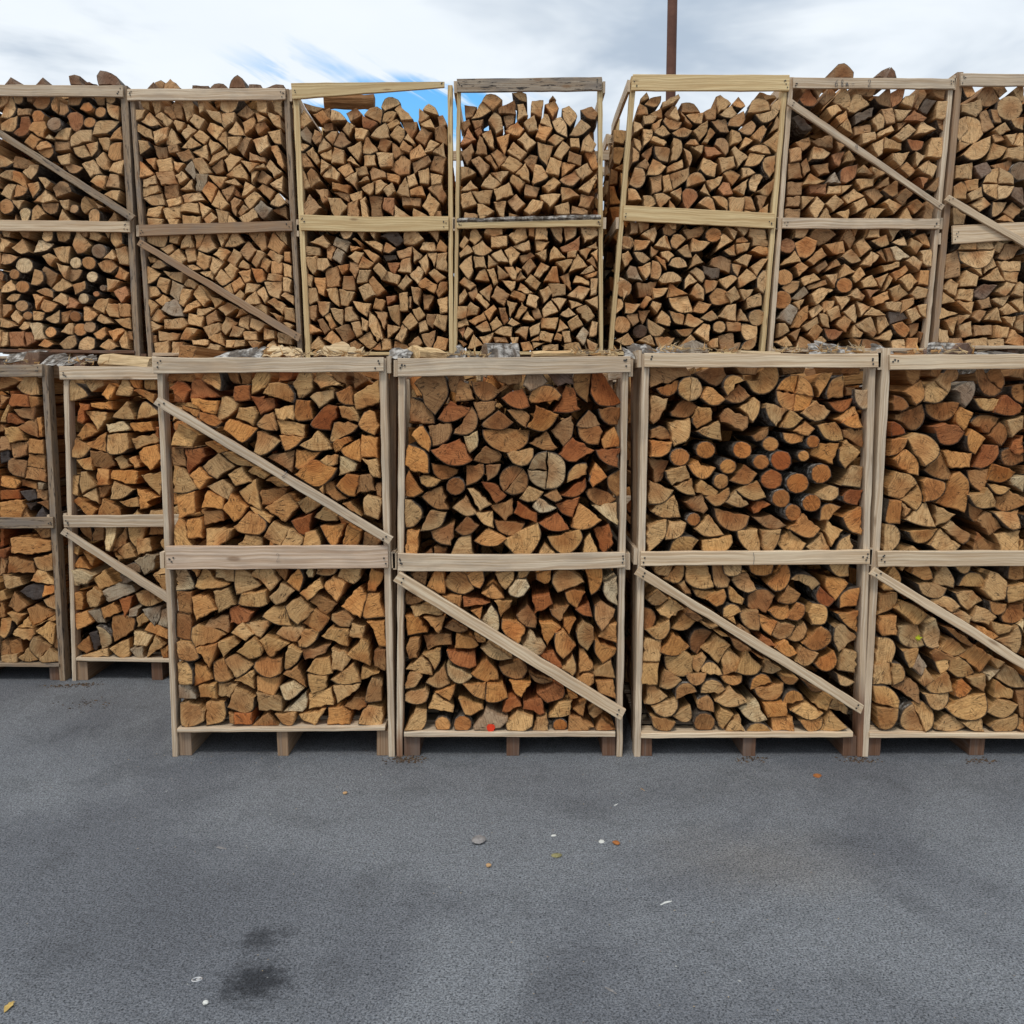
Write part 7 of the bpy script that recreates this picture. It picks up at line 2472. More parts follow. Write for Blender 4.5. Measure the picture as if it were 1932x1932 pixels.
# ---------------------------------------------------------------- crates
BCOL = {'a': (.66, .545, .405, .34), 'p': (.68, .53, .40, .25), 'f': (.71, .57, .40, .14), 'y': (.69, .54, .30, .04), 'o': (.36, .275, .19, .85),
        'n': (.38, .26, .165, .5), 'w': (.17, .095, .06, .6), 'k': (.38, .32, .25, 1.0), 'q': (.50, .40, .28, .2)}
def board(p, y, th, col, name, parent, rg, wob=.0008, sag=0, stainz=0):
    """board from a front quad p = TL,TR,BR,BL in (x, z), front at y, th thick; finely cut along its length so it can be uneven"""
    TL, TR, BR, BL = p
    L = math.hypot(TR[0] - TL[0], TR[1] - TL[1]); W = math.hypot(BL[0] - TL[0], BL[1] - TL[1])
    vert = W > L
    if vert: TL, TR, BR, BL = BL, TL, TR, BR; L, W = W, L
    k = max(2, int(L / .07)); r = rg.random(); ms = Mesh()
    c = BCOL[col]; kk = rg.uniform(.92, 1.08); tt = (c[0] * kk, c[1] * kk, c[2] * kk, c[3])
    V = []
    for i in range(k + 1):
        t = i / k
        e = [rg.gauss(0, wob) for _ in range(2)]
        s = -sag * 4 * t * (1 - t); yy = noise.noise(Vector((t * 1.5, r * 50, 0))) * .004
        tx, tz = TL[0] + (TR[0] - TL[0]) * t, TL[1] + (TR[1] - TL[1]) * t
        bx, bz = BL[0] + (BR[0] - BL[0]) * t, BL[1] + (BR[1] - BL[1]) * t
        dx, dz = (tx - bx) / (W or 1), (tz - bz) / (W or 1)
        tx += dx * e[0]; tz += dz * e[0] + s; bx += dx * e[1]; bz += dz * e[1] + s
        cvx, cvz = dx * .0025, dz * .0025
        V += [(bx + cvx, y + yy, bz + cvz), (tx - cvx, y + yy, tz - cvz), (tx, y + yy + .0025, tz), (tx, y + yy + th, tz), (bx, y + yy + th, bz), (bx, y + yy + .0025, bz)]
    F, U = [], []
    prof = [0, W, W + .003, W + .003 + th, 2 * W + th, 2 * W + 2 * th]
    for i in range(k):
        u0, u1 = L * i / k, L * (i + 1) / k
        for j in range(6):
            a, b2 = i * 6 + j, i * 6 + (j + 1) % 6
            F.append([a, b2, b2 + 6, a + 6]); v0, v1 = prof[j], (prof[j + 1] if j < 5 else prof[j] + .003)
            U.append([(u0, v0), (u0, v1), (u1, v1), (u1, v0)])
    F.append([0, 5, 4, 3, 2, 1]); U.append([(0, 0), (0, .003), (.003, th), (.03, th), (.03, .0), (.02, 0)])
    e = k * 6; F.append([e + i for i in range(6)]); U.append([(L + 0, 0), (L + 0, .003), (L + .003, th), (L + .03, th), (L + .03, .0), (L + .02, 0)])
    ms.add(V, F, U, [0] * len(F), [tt] * len(V), r)
    if vert and stainz:
        for i, (x, yv, z) in enumerate(ms.v):
            f = max(0, min(1, (stainz + .06 * noise.noise(Vector((x * 20, z * 9, r))) - z) / .12)) * .85
            ms.t[i] = (tt[0] * (1 - f) + .20 * f, tt[1] * (1 - f) + .075 * f, tt[2] * (1 - f) + .03 * f, tt[3])
    return ms.build(name, [M_BOARD], parent, origin=(TL[0], y, min(TL[1], BL[1])) if parent is None else tuple(parent.location))

def box_quad(x0, x1, z0, z1): return [(x0, z1), (x1, z1), (x1, z0), (x0, z0)]
def along_y(x0, x1, y0, y1, z0, z1, col, name, parent, rg):
    """board running back in depth"""
    ms = Mesh(); r = rg.random(); c = BCOL[col]; kk = rg.uniform(.9, 1.08); tt = (c[0] * kk, c[1] * kk, c[2] * kk, c[3])
    V = []; K = 4
    for i in range(K + 1):
        y = y0 + (y1 - y0) * i / K; j = lambda: rg.gauss(0, .001)
        V += [(x0 + j(), y, z0), (x0 + j(), y, z1 + j()), (x1 + j(), y, z1 + j()), (x1 + j(), y, z0)]
    F, U = [], []
    W, Hh = x1 - x0, z1 - z0; prof = [0, Hh, Hh + W, 2 * Hh + W, 2 * Hh + 2 * W]
    for i in range(K):
        for j in range(4):
            a, b2 = i * 4 + j, i * 4 + (j + 1) % 4
            F.append([a, a + 4, b2 + 4, b2]); u0, u1 = (y1 - y0) * i / K, (y1 - y0) * (i + 1) / K
            U.append([(u0, prof[j]), (u1, prof[j]), (u1, prof[j + 1]), (u0, prof[j + 1])])
    F += [[0, 3, 2, 1][::-1], [K * 4, K * 4 + 3, K * 4 + 2, K * 4 + 1]]
    U += [[(0, 0), (.01, Hh), (.03, Hh), (.03, 0)], [(0, 0), (.01, Hh), (.03, Hh), (.03, 0)]]
    ms.add(V, F, U, [0] * len(F), [tt] * len(V), r)
    return ms.build(name, [M_BOARD], parent, origin=tuple(parent.location))

def nails(spots, parent):
    ms = Mesh()
    for (x, y, z, r) in spots:
        k = 7; V = [(x + r * math.cos(a * 6.283 / k), y, z + r * math.sin(a * 6.283 / k)) for a in range(k)] + [(x, y - .0012, z)] 
        F = [[a, (a + 1) % k, k] for a in range(k)]
        ms.add(V, F, [[(0, 0)] * 3] * k, [0] * k, [(0, 0, 0, 0)] * (k + 1), .5)
    o = ms.build('nail_heads', [M_NAIL], parent, origin=tuple(parent.location)); o['kind'] = 'stuff'; return o

CLABEL = {
 'A1': 'front crate of blocky split logs with a diagonal brace across its upper half',
 'A2': 'front crate whose bottom row holds the log with the red paint dot',
 'A3': 'front crate with barked round poles in its upper half, brace across lower half',
 'A4': 'front crate cut off by the right edge of the photo',
 'B0': 'weathered set-back crate at the far left, with a wide streaky post',
 'B1': 'set-back crate on the asphalt tucked behind the first front crate, short low brace visible',
 'C0': 'topmost crate at the far left, grey weathered brace above its round logs',
 'C1': 'topmost crate of small blocky logs with a brown brace over its lower half',
 'C2': 'topmost crate with a loose tapering top board, logs heaped against blue sky',
 'C3': 'topmost crate whose top board is flecked with black bark remains',
 'C4': 'leaning topmost crate with wide fresh yellow boards, in front of the rusty pole',
 'C5': 'topmost crate with pencilled numbers on its top board and a brace above',
 'C6': 'topmost crate at the far right with a sloping middle board',
 'D0': 'dark crate glimpsed through the gap beside the leaning yellow crate'}
crate_obj = {}; cinfo = {}
name = None; rows = []
for ln in CRATES.split('\n'):
    t = ln.split()
    if ln[0] == '!': name = t[0][1:]; cinfo[name] = {'D': float(t[1]), 'm': []}
    else: cinfo[name]['m'].append((t[0], t[1], float(t[2]), [tuple(float(k) for k in p.split(',')) for p in t[3:]]))
CD = .98   # crate depth
for name, ci in cinfo.items():
    rg = random.Random(name); D = ci['D']
    posts = [m for m in ci['m'] if m[0] == 'post']
    zb = min(min(p[1] for p in m[3]) for m in posts)
    if name[0] in 'AB': zb = 0.0
    else: zb = 1.742
    x0 = posts[0][3][3][0]; x1 = posts[1][3][2][0]
    root = empty('wooden_crate', ((x0 + x1) / 2, D + CD / 2, zb))
    tag(root, CLABEL[name], 'crate', 'slatted crates of firewood')
    crate_obj[name] = root; ci['x0'], ci['x1'], ci['zb'] = x0, x1, zb
    pth = .07
    nl = []
    ci['deck'] = zb + .12
    for kind, col, off, q in ci['m']:
        if kind == 'post':
            # reach down to what the crate stands on, keeping the traced lean
            TL, TR, BR, BL = q
            def ext(T, B_):
                k = (zb + .001 - T[1]) / (B_[1] - T[1]); return (T[0] + (B_[0] - T[0]) * k, zb + .001)
            q = [TL, TR, ext(TR, BR), ext(TL, BL)]
            first = q[0][0] < root.location.x
            board(q, D, pth, col, 'post', root, rg, stainz=.16 if (name == 'A2' and first) else .36 if (name == 'A3' and not first) else 0)
            rear = [(a + rg.uniform(-.01, .01), c_) for a, c_ in q]
            board([(a, c_) for a, c_ in q], D + CD - pth, pth, col, 'post', root, rg)
        elif kind == 'sidepost': 
            TL, TR, BR, BL = q
            board([TL, TR, (BR[0], .002), (BL[0], .002)], D + off, .07, col, 'post', root, rg)
        elif kind == 'rail':
            sag = .008 if name in ('A2', 'C2') and q[0][1] < (1.2 if name[0] == 'A' else 3.1) else 0
            board(q, D + off, .020, col, 'rail', root, rg, .0009, sag)
            for sd in (0, 1):
                X = q[0] if sd == 0 else q[1]; Y_ = q[3] if sd == 0 else q[2]; s = 1 if sd == 0 else -1
                for _ in range(rg.choice((2, 3, 4, 4))):
                    f = rg.uniform(.2, .8); nl.append((X[0] + (Y_[0] - X[0]) * f + s * rg.uniform(.008, .034), D + off - .0015 - .003, X[1] + (Y_[1] - X[1]) * f, .0042))
        elif kind == 'brace':
            board(q, D + off, .020, col, 'brace', root, rg, .0012)
            for sd in (0, 1):
                X = q[0] if sd == 0 else q[1]; Y_ = q[3] if sd == 0 else q[2]; s = 1 if sd == 0 else -1
                dx, dz = (q[1][0] - q[0][0]), (q[1][1] - q[0][1]); L = math.hypot(dx, dz)
                for f in (.3, .7): e = rg.uniform(.02, .035); nl.append((X[0] + (Y_[0] - X[0]) * f + s * dx / L * e, D + off - .0045, X[1] + (Y_[1] - X[1]) * f + s * dz / L * e, .0045))
        elif kind == 'bark_edge':
            ms = Mesh(); rr = rg.random(); K = 24; V = []
            TL, TR, BR, BL = q
            for i in range(K + 1):
                t = i / K; e = noise.noise(Vector((t * 9, 3.3, 0))) * .012
                for s, (dy, dz) in enumerate(((0, 0), (-.012, .35), (-.006, .8), (.02, 1.0))):
                    V.append((BL[0] + (BR[0] - BL[0]) * t, D + off + dy + .01 + rg.gauss(0, .001), BL[1] + (BR[1] - BL[1]) * t + (TL[1] - BL[1]) * dz + e * dz))
            F = [[i * 4 + j, i * 4 + j + 1, (i + 1) * 4 + j + 1, (i + 1) * 4 + j] for i in range(K) for j in range(3)]
            ms.add(V, F, [[(V[k][2] * 1, V[k][0]) for k in f] for f in F], [0] * len(F), [(.2, .15, .1, 0)] * len(V), .9)
            o = ms.build('bark_strip', [M_BIRCH], root, origin=tuple(root.location)); o['label'] = 'grey lichened bark edge left on the middle board'
        elif kind == 'deck':
            zt = (q[0][1] + q[1][1]) / 2
            board(q, D + off, .10, col, 'deck_board', root, rg)
            zz = min(p[1] for p in q)
            for k in range(1, 6):
                yy = D + off + .10 + k * .15 - .09
                board([(q[0][0], zt - .002), (q[1][0], zt - .002), (q[2][0], zt - .02), (q[3][0], zt - .02)], yy, .09, 'a', 'deck_board', root, rg)
            ci['deck'] = zt - .022
        elif kind == 'runner':
            xa, xb = q[3][0], q[2][0]
            along_y(xa, xb, D + .006 + rg.uniform(0, .012), D + CD, .001 + zb, ci['deck'] - .003, col, 'runner', root, rg)
    if name[0] in 'CD':
        for f in (.02, .46, .9):
            xa = x0 + (x1 - x0) * f + .02; along_y(xa, xa + .07, D + .01, D + CD, zb + .001, ci['deck'] - .003, 'w', 'runner', root, rg)
    # side rails and rear rails
    rails = [m for m in ci['m'] if m[0] == 'rail']
    for m in rails:
        zt, zl = max(m[3][0][1], m[3][1][1]), min(m[3][3][1], m[3][2][1]); zt, zl = zl + .072, zl + .002
        def xat(post, z, side):
            TL, TR, BR, BL = post
            a, c_ = (TL, BL) if side == 0 else (TR, BR); return a[0] + (c_[0] - a[0]) * (z - a[1]) / (c_[1] - a[1])
        xl = xat(posts[0][3], zl, 0); xr = xat(posts[1][3], zl, 1)
        if name != 'C2' or zl < 3.1:
            along_y(xl - .019, xl - .002, D + .001, D + CD, zl, zt, 'a', 'rail', root, rg)
            along_y(xr + .002, xr + .019, D + .001, D + CD, zl, zt, 'a', 'rail', root, rg)
        if not (name[0] == 'C' and zl > 3.3): board(box_quad(xl, xr, zl, zt), D + CD + .002, .02, 'a', 'rail', root, rg)
    nails(nl, root)

# hidden neighbours that carry and back the visible ones: second row behind the front crates, ground tier of the rear stack
def plain_crate(x0, x1, D, label, zo=0, few=False):
    rg = random.Random(x0 * 77 + D); root = empty('wooden_crate', ((x0 + x1) / 2, D + CD / 2, zo)); tag(root, label, 'crate', 'slatted crates of firewood')
    for x in (x0, x1 - .025):
        for y in (D, D + CD - .07): board(box_quad(x, x + .025, zo + .001, zo + (1.735 if not few or zo == 0 else 1.62)), y, .07, 'n', 'post', root, rg)
    for z in ((.86, 1.66) if not few else (.86, 1.54)): board(box_quad(x0, x1, zo + z, zo + z + .065), D - .022, .02, 'a', 'rail', root, rg)
    board(box_quad(x0 + .026, x1 - .026, zo + .11, zo + .13), D, CD, 'a', 'deck_board', root, rg)
    for f in (.05, .46, .87): along_y(x0 + (x1 - x0) * f, x0 + (x1 - x0) * f + .06, D + .01, D + CD, zo + .001, zo + .107, 'w', 'runner', root, rg)
    return root
extra = []
for i, nm in enumerate(('A1', 'A2', 'A3', 'A4')):
    x0, x1 = cinfo[nm]['x0'] + .03, cinfo[nm]['x1'] + .04
    if i == 0: x0 = cinfo['B1']['x1'] + .06; x1 = x0 + .95
    if i: x0 = extra[-1][1] + .05; x1 = x0 + .96
    plain_crate(x0, x1, 5.09, 'second-row crate almost wholly hidden behind the %s front crate' % ('first', 'second', 'third', 'fourth')[i])
    extra.append((x0, x1, 5.09))
for nm, w in zip(('C0', 'C1', 'C2', 'C3', 'C4', 'C5', 'C6', 'D0'), ('weathered far left', 'brown braced', 'open blue-sky', 'black-flecked', 'leaning yellow', 'pencil-numbered', 'far right', 'half-hidden dark')):
    x0, x1, D = cinfo[nm]['x0'], cinfo[nm]['x1'], cinfo[nm]['D']
    plain_crate(x0, x1, D, 'ground-level crate carrying the %s topmost crate' % w)
    extra.append((x0, x1, D))
for (x0, x1), w in zip(((-3.9, -2.95), (-2.9, -1.94), (-1.88, -.92), (-.86, .12), (.16, .708), (1.75, 2.7), (2.75, 3.7)), ('leftmost', 'second', 'third', 'fourth', 'narrow fifth', 'seventh', 'eighth')):  # unseen row, added and spaced to block sky through the gaps
    for z in (0, 1.742):
        plain_crate(x0, x1, 7.17, '%s %s crate of the hidden third row behind the upper stack' % ('ground-level' if z == 0 else 'raised', w), z, True)
        extra.append((x0, x1, 7.17, z))

# ---------------------------------------------------------------- logs
rest = Mesh()
BAYNAME = {'A1U': ('upper bay', 'first front crate'), 'A1L': ('lower bay', 'first front crate'), 'A2U': ('upper bay', 'second front crate'), 'A2L': ('lower bay', 'second front crate'),
           'A3U': ('upper bay', 'third front crate'), 'A3L': ('lower bay', 'third front crate'), 'A4U': ('upper bay', 'fourth front crate'), 'A4L': ('lower bay', 'fourth front crate'),
           'B0U': ('upper bay', 'set-back crate at far left'), 'B0L': ('lower bay', 'set-back crate at far left'), 'B1U': ('upper bay', 'second set-back crate'), 'B1L': ('lower bay', 'second set-back crate')}
CNAME = {'u': 'dull tan', 't': 'tan', 'o': 'orange', 'r': 'reddish-brown', 'b': 'brown', 'g': 'grey', 'p': 'pale cream', 'd': 'blackish', 'k': 'dark', 'Z': 'tan', 'Y': 'tan'}
def shape_name(pts):
    n = len(pts); a = sum(p[2] for p in pts)
    if a == n: return 'round log'
    if a >= 5: return 'half-round log'
    if a >= 3: return 'half-moon log'
    if a >= 1: return 'curved-backed wedge'
    return {3: 'triangular wedge', 4: 'four-sided block', 5: 'five-sided block'}.get(n, 'irregular block')
cands = []
def disc(px, pz, r, y, rg, mat, name, parent, label, jag=.12):
    ms = Mesh(); k = 26
    R_ = [r * rg.uniform(1 - jag, 1 + jag) for _ in range(k)]
    V = [(px + R_[a] * math.cos(a * 6.283 / k), y, pz + R_[a] * math.sin(a * 6.283 / k)) for a in range(k)]
    V2 = [(x, y + .001, z) for x, y, z in V]
    F = [list(range(k))] + [[a, (a + 1) % k, k + (a + 1) % k, k + a] for a in range(k)]
    ms.add(V + V2, F, [[(0, 0)] * len(f) for f in F], [0] * len(F), [(0, 0, 0, 0)] * (2 * k), .5)
    o = ms.build(name, [mat], parent, origin=tuple(parent.location)); o['label'] = label; return o
for bay, logs in bays.items():
    far = bay[0] == 'C'
    for k, (c, star, rec, pts) in enumerate(logs):
        rg = random.Random(bay + str(k)); D = DEPTH.get(bay[0], 6.15)
        if bay == 'TC': D = 6.15
        y0 = D + rec
        birch = (c == 'g' and any(p[2] for p in pts)) or (bay == 'A3U' and all(p[2] for p in pts) and rg.random() < .25)
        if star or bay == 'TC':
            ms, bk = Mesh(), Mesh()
            cx, cz, r = log_geo(ms, bk, pts, y0, {'r': 'b'}.get(c, 'k') if bay == 'TC' else c, rg, bay == 'TC', False, .33, birch, tilt=(0.02, 0.02) if c in 'ZY' else None)  # logs on top of the upper crates get darker tints, painting in backlit shade
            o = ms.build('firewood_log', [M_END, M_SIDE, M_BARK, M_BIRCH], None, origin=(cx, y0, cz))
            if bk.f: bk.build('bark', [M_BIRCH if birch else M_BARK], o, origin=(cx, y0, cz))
            if c == 'Z': disc((-0.092,3.970,0.134)[0], (-0.092,3.970,0.134)[2], .0175, y0 - .004, rg, M_RED, 'paint_dot', o, 'bright red sprayed dot')
            if c == 'Y': disc((1.754,3.970,0.528)[0], (1.754,3.970,0.528)[2], .011, y0 - .004, rg, M_YEL, 'paint_dot', o, 'yellow-green sprayed fleck', .6)
            w = max(p[0] for p in pts) - min(p[0] for p in pts); h = max(p[1] for p in pts) - min(p[1] for p in pts)
            A = abs(sum(pts[i][0] * pts[(i + 1) % len(pts)][1] - pts[(i + 1) % len(pts)][0] * pts[i][1] for i in range(len(pts)))) / 2
            cands.append((o, bay, c, pts, cx, cz, w, h, A))
        else:
            log_geo(rest, rest, pts, y0, c, rg, far, False, .33, birch)

# bays whose logs are laid out from the shapes above, turned about
def bil(q, u, v):
    TL, TR, BR, BL = q
    ax, az_ = TL[0] + (TR[0] - TL[0]) * u, TL[1] + (TR[1] - TL[1]) * u
    bx, bz = BL[0] + (BR[0] - BL[0]) * u, BL[1] + (BR[1] - BL[1]) * u
    return ax + (bx - ax) * v, az_ + (bz - az_) * v
def norm_bay(src):
    L = bays[src]; X = [p[0] for l in L for p in l[3]]; Z = [p[1] for l in L for p in l[3]]
    x0, x1, z0, z1 = min(X), max(X), min(Z), max(Z)
    return [(c, rec, [((x - x0) / (x1 - x0), (z1 - z) / (z1 - z0), f) for x, z, f in pts]) for c, s, rec, pts in L]
def fill(ms, src, flip, a, b_, q, y, far, low, seed, layer=0, cmap=None):
    for k, (c, rec, pts) in enumerate(norm_bay(src)):
        rg = random.Random(seed + str(k))
        uc = sum(p[0] for p in pts) / len(pts)
        P2 = []
        if flip & 1: uc = 1 - uc
        if not (a <= uc <= b_): continue
        for u, v, f in pts:
            if flip & 1: u = 1 - u
            if flip & 2: v = 1 - v
            P2.append((*bil(q, min(1, max(0, (u - a) / (b_ - a))), v), f))
        if flip in (1, 2): P2 = P2[::-1]
        if cmap: c = cmap(c, rg)
        if layer: P2 = [(x, z, f) for x, z, f in P2]
        log_geo(ms, ms, P2, y + rec + layer, c, rg, far, low, .31 if layer == 0 else .3, False)
CMAP = {k: (lambda pal: lambda c, r: r.choice(pal) if c in 'dgkor' or r.random() < .35 else c)(p) for k, p in
        {'C1': 'tttttpt', 'C4': 'tttttpb', 'C3': 'ttttob', 'C2': 'ttttobr', 'C0': 'tttbo', 'C5': 'tttoobr', 'C6': 'tttttbu', 'D0': 'bbkk'}.items()}
for ln in FILLS.split('\n'):
    t = ln.split(); a, b_ = (float(k) for k in t[4].split(','))
    q = [tuple(float(k) for k in p.split(',')) for p in t[5:]]
    nm = t[0]
    fill(rest, t[2], int(t[3]), a, b_, q, DEPTH[nm[0]], nm[0] in 'CD', nm[0] == 'D', nm + t[1], 0, CMAP.get(nm))
# second and third rank of logs inside each crate, and the hidden crates (coarse, only glimpsed)
srcs = ['A1U', 'A1L', 'A3L', 'C2U']
def ranks(x0, x1, zz, D, n0, n1, key):
    rg = random.Random(key)
    for k in range(n0, n1):
        for (za, zb_) in zz:
            fill(rest, rg.choice(srcs), rg.choice((0, 1, 2, 3)), 0, 1, [(x0, zb_), (x1, zb_), (x1, za), (x0, za)], D, 0, True, key + str(k), .33 * k)
for nm, ci in cinfo.items():
    if nm[0] == 'D': continue
    zd = ci['deck'] + .02; zt = ci['zb'] + 1.70
    if nm in ('C2', 'C3', 'C4'): zt = 3.32
    if nm in ('C0', 'C1', 'C5', 'C6'): ranks(ci['x0'] + .03, ci['x1'] - .03, ((3.05, 3.525),), ci['D'] - .02, 1, 2, nm + 't')
    ranks(ci['x0'] + .03, ci['x1'] - .03, ((zd, (zd + zt) / 2), ((zd + zt) / 2, zt)), ci['D'] + .02, 1, 3, nm)
for i, e in enumerate(extra):
    x0, x1, D = e[:3]; z = e[3] if len(e) > 3 else 0; h = 1.66 if D < 7 else 1.5
    ranks(x0 + .03, x1 - .03, ((z + .14, z + .82), (z + .82, z + h)), D + .03, 0, 2 if D > 7 else 1, 'e%d' % i)

# labels of the single logs
zone = {}
mm = {}
for (o, bay, c, pts, cx, cz, w, h, A) in cands:
    if bay == 'TC': continue
    m = mm.setdefault(bay, [9, -9, 9, -9]); m[0] = min(m[0], cx); m[1] = max(m[1], cx); m[2] = min(m[2], cz); m[3] = max(m[3], cz)
for it in cands:
    (o, bay, c, pts, cx, cz, w, h, A) = it
    tag(o, None, 'log', 'firewood logs stacked in the crates')
    if c == 'Z': o['label'] = 'wide tan log marked with a red paint dot, bottom row, second front crate'; continue
    if c == 'Y': o['label'] = 'tan log with a yellow-green paint fleck, lower bay, fourth front crate'; continue
    if bay == 'TC': continue
    m = mm[bay]
    u = (cx - m[0]) / (m[1] - m[0] + 1e-6); v = (cz - m[2]) / (m[3] - m[2] + 1e-6)
    zn = ('lower', 'middle', 'upper')[min(2, int(v * 3))] + ' ' + ('left', 'centre', 'right')[min(2, int(u * 3))]
    zone.setdefault((bay, zn, CNAME[c], shape_name(pts)), []).append(it)
for (bay, zn, cn, sn), its in zone.items():
    bn, cr = BAYNAME[bay]
    its.sort(key=lambda t: t[4])
    for k, it in enumerate(its):
        n = len(its); base = '%s %s, %s of %s, %s' % (cn, sn, zn, bn, cr)
        if n > 1:
            xs_ = ('leftmost', 'rightmost') if n == 2 else ('leftmost', 'middle', 'rightmost') if n == 3 else ('leftmost', 'second', 'third', 'rightmost') if n == 4 else ('first', 'second', 'third', 'fourth', 'fifth', 'sixth')
            base = xs_[k] + ' ' + base
        it[0]['label'] = base
tl = ['dark triangular log end, leftmost on top of the far left crate', 'small dark triangular log, second from left on the far left crate',
      'small knobbly grey log standing up on the far left crate', 'flat sliver of wood between knobbly and big log, far left crate',
      'big rounded brown log on the right end of the far left crate', 'brown wedge lying leftmost on the brown-braced topmost crate',
      'reddish log end beside the leftmost wedge on the brown-braced crate', 'broad reddish log with pale flank on the brown-braced crate',
      'low flat log near the middle on top of the brown-braced crate', 'low humped log right of the flat one, brown-braced crate',
      'tall rounded log, highest on top of the brown-braced crate', 'small low log right of the tall one, brown-braced crate', 'low sloping log, rightmost on top of the brown-braced crate',
      'dark rounded log on top of the pencil-numbered crate', 'pale slanted half of the pointed log pair on the pencil-numbered crate', 'dark half of the pointed log pair on the pencil-numbered crate']
for it, l in zip([c_ for c_ in cands if c_[1] == 'TC'], tl): it[0]['label'] = l; it[0]['group'] = 'logs lying on top of the upper crates'

o = rest.build('stacked_firewood', [M_END, M_SIDE, M_BARK, M_BIRCH])
tag(o, 'remaining split logs filling the crates of the whole stack', None, None, 'stuff')

# ---------------------------------------------------------------- loose pieces heaped on the front crates and crosswise billets
def crosswise(name, p0, p1, w, h, c, label, birch=False, group='loose wood on top of the front crates', barky=False, nseg=9):
    """billet lying with its length across the view, from p0 to p1"""
    rg = random.Random(label); a, b2 = Vector(p0), Vector(p1); ax = (b2 - a).normalized()
    sd = ax.cross(Vector((0, 0, 1))).normalized(); up = sd.cross(ax).normalized()
    prof = [(math.cos(t) * w / 2 * rg.uniform(.75, 1.1), math.sin(t) * h / 2 * rg.uniform(.75, 1.1)) for t in [k * 6.283 / nseg + .3 for k in range(nseg)]]
    K = 5; V = []; r = .8 if birch else rg.random() * .5; tint = log_tint(c, rg)
    for i in range(K + 1):
        q = a.lerp(b2, i / K); s = rg.uniform(.86, 1.08)
        for (x, z) in prof: V.append(tuple(q + sd * x * s + up * z * s))
    F, U, Mi = [], [], []; L = (b2 - a).length
    for i in range(K):
        for j in range(nseg):
            f = [i * nseg + j, (i + 1) * nseg + j, (i + 1) * nseg + (j + 1) % nseg, i * nseg + (j + 1) % nseg]
            F.append(f); U.append([(j * .02, i * L / K), (j * .02, (i + 1) * L / K), (j * .02 + .02, (i + 1) * L / K), (j * .02 + .02, i * L / K)])
            Mi.append((3 if birch else 2) if (birch or barky) else 1)
    F.append(list(range(nseg))[::-1]); U.append([(x, z) for x, z in prof][::-1]); Mi.append(0)
    F.append([K * nseg + j for j in range(nseg)]); U.append([(x, z) for x, z in prof]); Mi.append(0)
    ms = Mesh(); ms.add(V, F, U, Mi, [(*tint, 0)] * len(V), r)
    o = ms.build(name, [M_END, M_SIDE, M_BARK, M_BIRCH], None, origin=tuple((a + b2) / 2))
    return tag(o, label, 'log' if 'log' in name else 'bark' if 'bark' in name else 'wood', group)
def slab(name, pts, y, dy, th, mat, label, cat='bark', group='loose wood on top of the front crates', c='g', rough=.008):
    """curved slab of bark or shard: outline (x, z) at depth y, leaning back by dy towards its top, th thick"""
    rg = random.Random(label); zb = min(p[1] for p in pts); zt = max(p[1] for p in pts)
    o_ = contour([(x, z, 0) for x, z in pts], rg, .012, rough * .6); n = len(o_)
    f = lambda x, z: y + dy * (z - zb) / (zt - zb + 1e-6) + noise.noise(Vector((x * 30, z * 30, 1))) * rough
    tint = log_tint(c, rg)
    V = [(x, f(x, z), z) for x, z, _ in o_] + [(x, f(x, z) + th + .25 * dy, z + th * .5) for x, z, _ in o_]
    F = [list(range(n)), list(range(n, 2 * n))[::-1]] + [[i, n + i, n + (i + 1) % n, (i + 1) % n] for i in range(n)]
    ms = Mesh(); ms.add(V, F, [[(V[k][2], V[k][0]) for k in q] for q in F], [0] * len(F), [(*tint, 0)] * len(V), .9)
    o = ms.build(name, [mat], None, origin=(pts[0][0], y, zb))
    return tag(o, label, cat, group)
def W(px, py, D): pass
HEAP_Y = 4.02
def S(name, lst, mat, label, cat='bark', c='g', y=4.03, dy=.14, th=.012):
    return slab(name, [(p[0], p[2]) for p in lst], y, dy, th, mat, label, cat, c=c)
# ends that face the camera
def heap_log(lst, c, label, y, bark=(), birch=False, length=.33, lean=(0, 0)):
    rg = random.Random(label); pts = [(p[0], p[2], 1 if i in bark else 0) for i, p in enumerate(lst)]
    A = sum(pts[i][0] * pts[(i + 1) % len(pts)][1] - pts[(i + 1) % len(pts)][0] * pts[i][1] for i in range(len(pts)))
    if A < 0: pts = pts[::-1]
    ms, bk = Mesh(), Mesh(); cx, cz, r = log_geo(ms, bk, pts, y, c, rg, 0, False, length, birch, lean=lean)
    o = ms.build('firewood_log', [M_END, M_SIDE, M_BARK, M_BIRCH], None, origin=(cx, y, cz))
    if bk.f: bk.build('bark', [M_BIRCH if birch else M_BARK], o, origin=(cx, y, cz))
    return tag(o, label, 'log', 'loose wood on top of the front crates')
heap_log([(-1.421,4.060,1.722), (-1.412,4.060,1.781), (-1.338,4.060,1.773), (-1.338,4.060,1.722)], 'b', 'brown block with a pale flank on top of the first front crate', 4.06, lean=(.16, -.01))
heap_log([(-2.648,5.160,1.731), (-2.617,5.160,1.803), (-2.552,5.160,1.807), (-2.551,5.160,1.731)], 'k', 'dark leaning log end on top of the far left set-back crate', 5.16)
heap_log([(0.762,4.100,1.744), (0.773,4.100,1.802), (0.835,4.100,1.782), (0.843,4.100,1.744)], 'g', 'grey block log on the left part of the third front crate', 4.1)
heap_log([(1.722,4.140,1.739), (1.733,4.140,1.763), (1.759,4.140,1.767), (1.782,4.140,1.757), (1.786,4.140,1.739)], 'b', 'low dark log end on the left of the fourth front crate', 4.14, (2,))
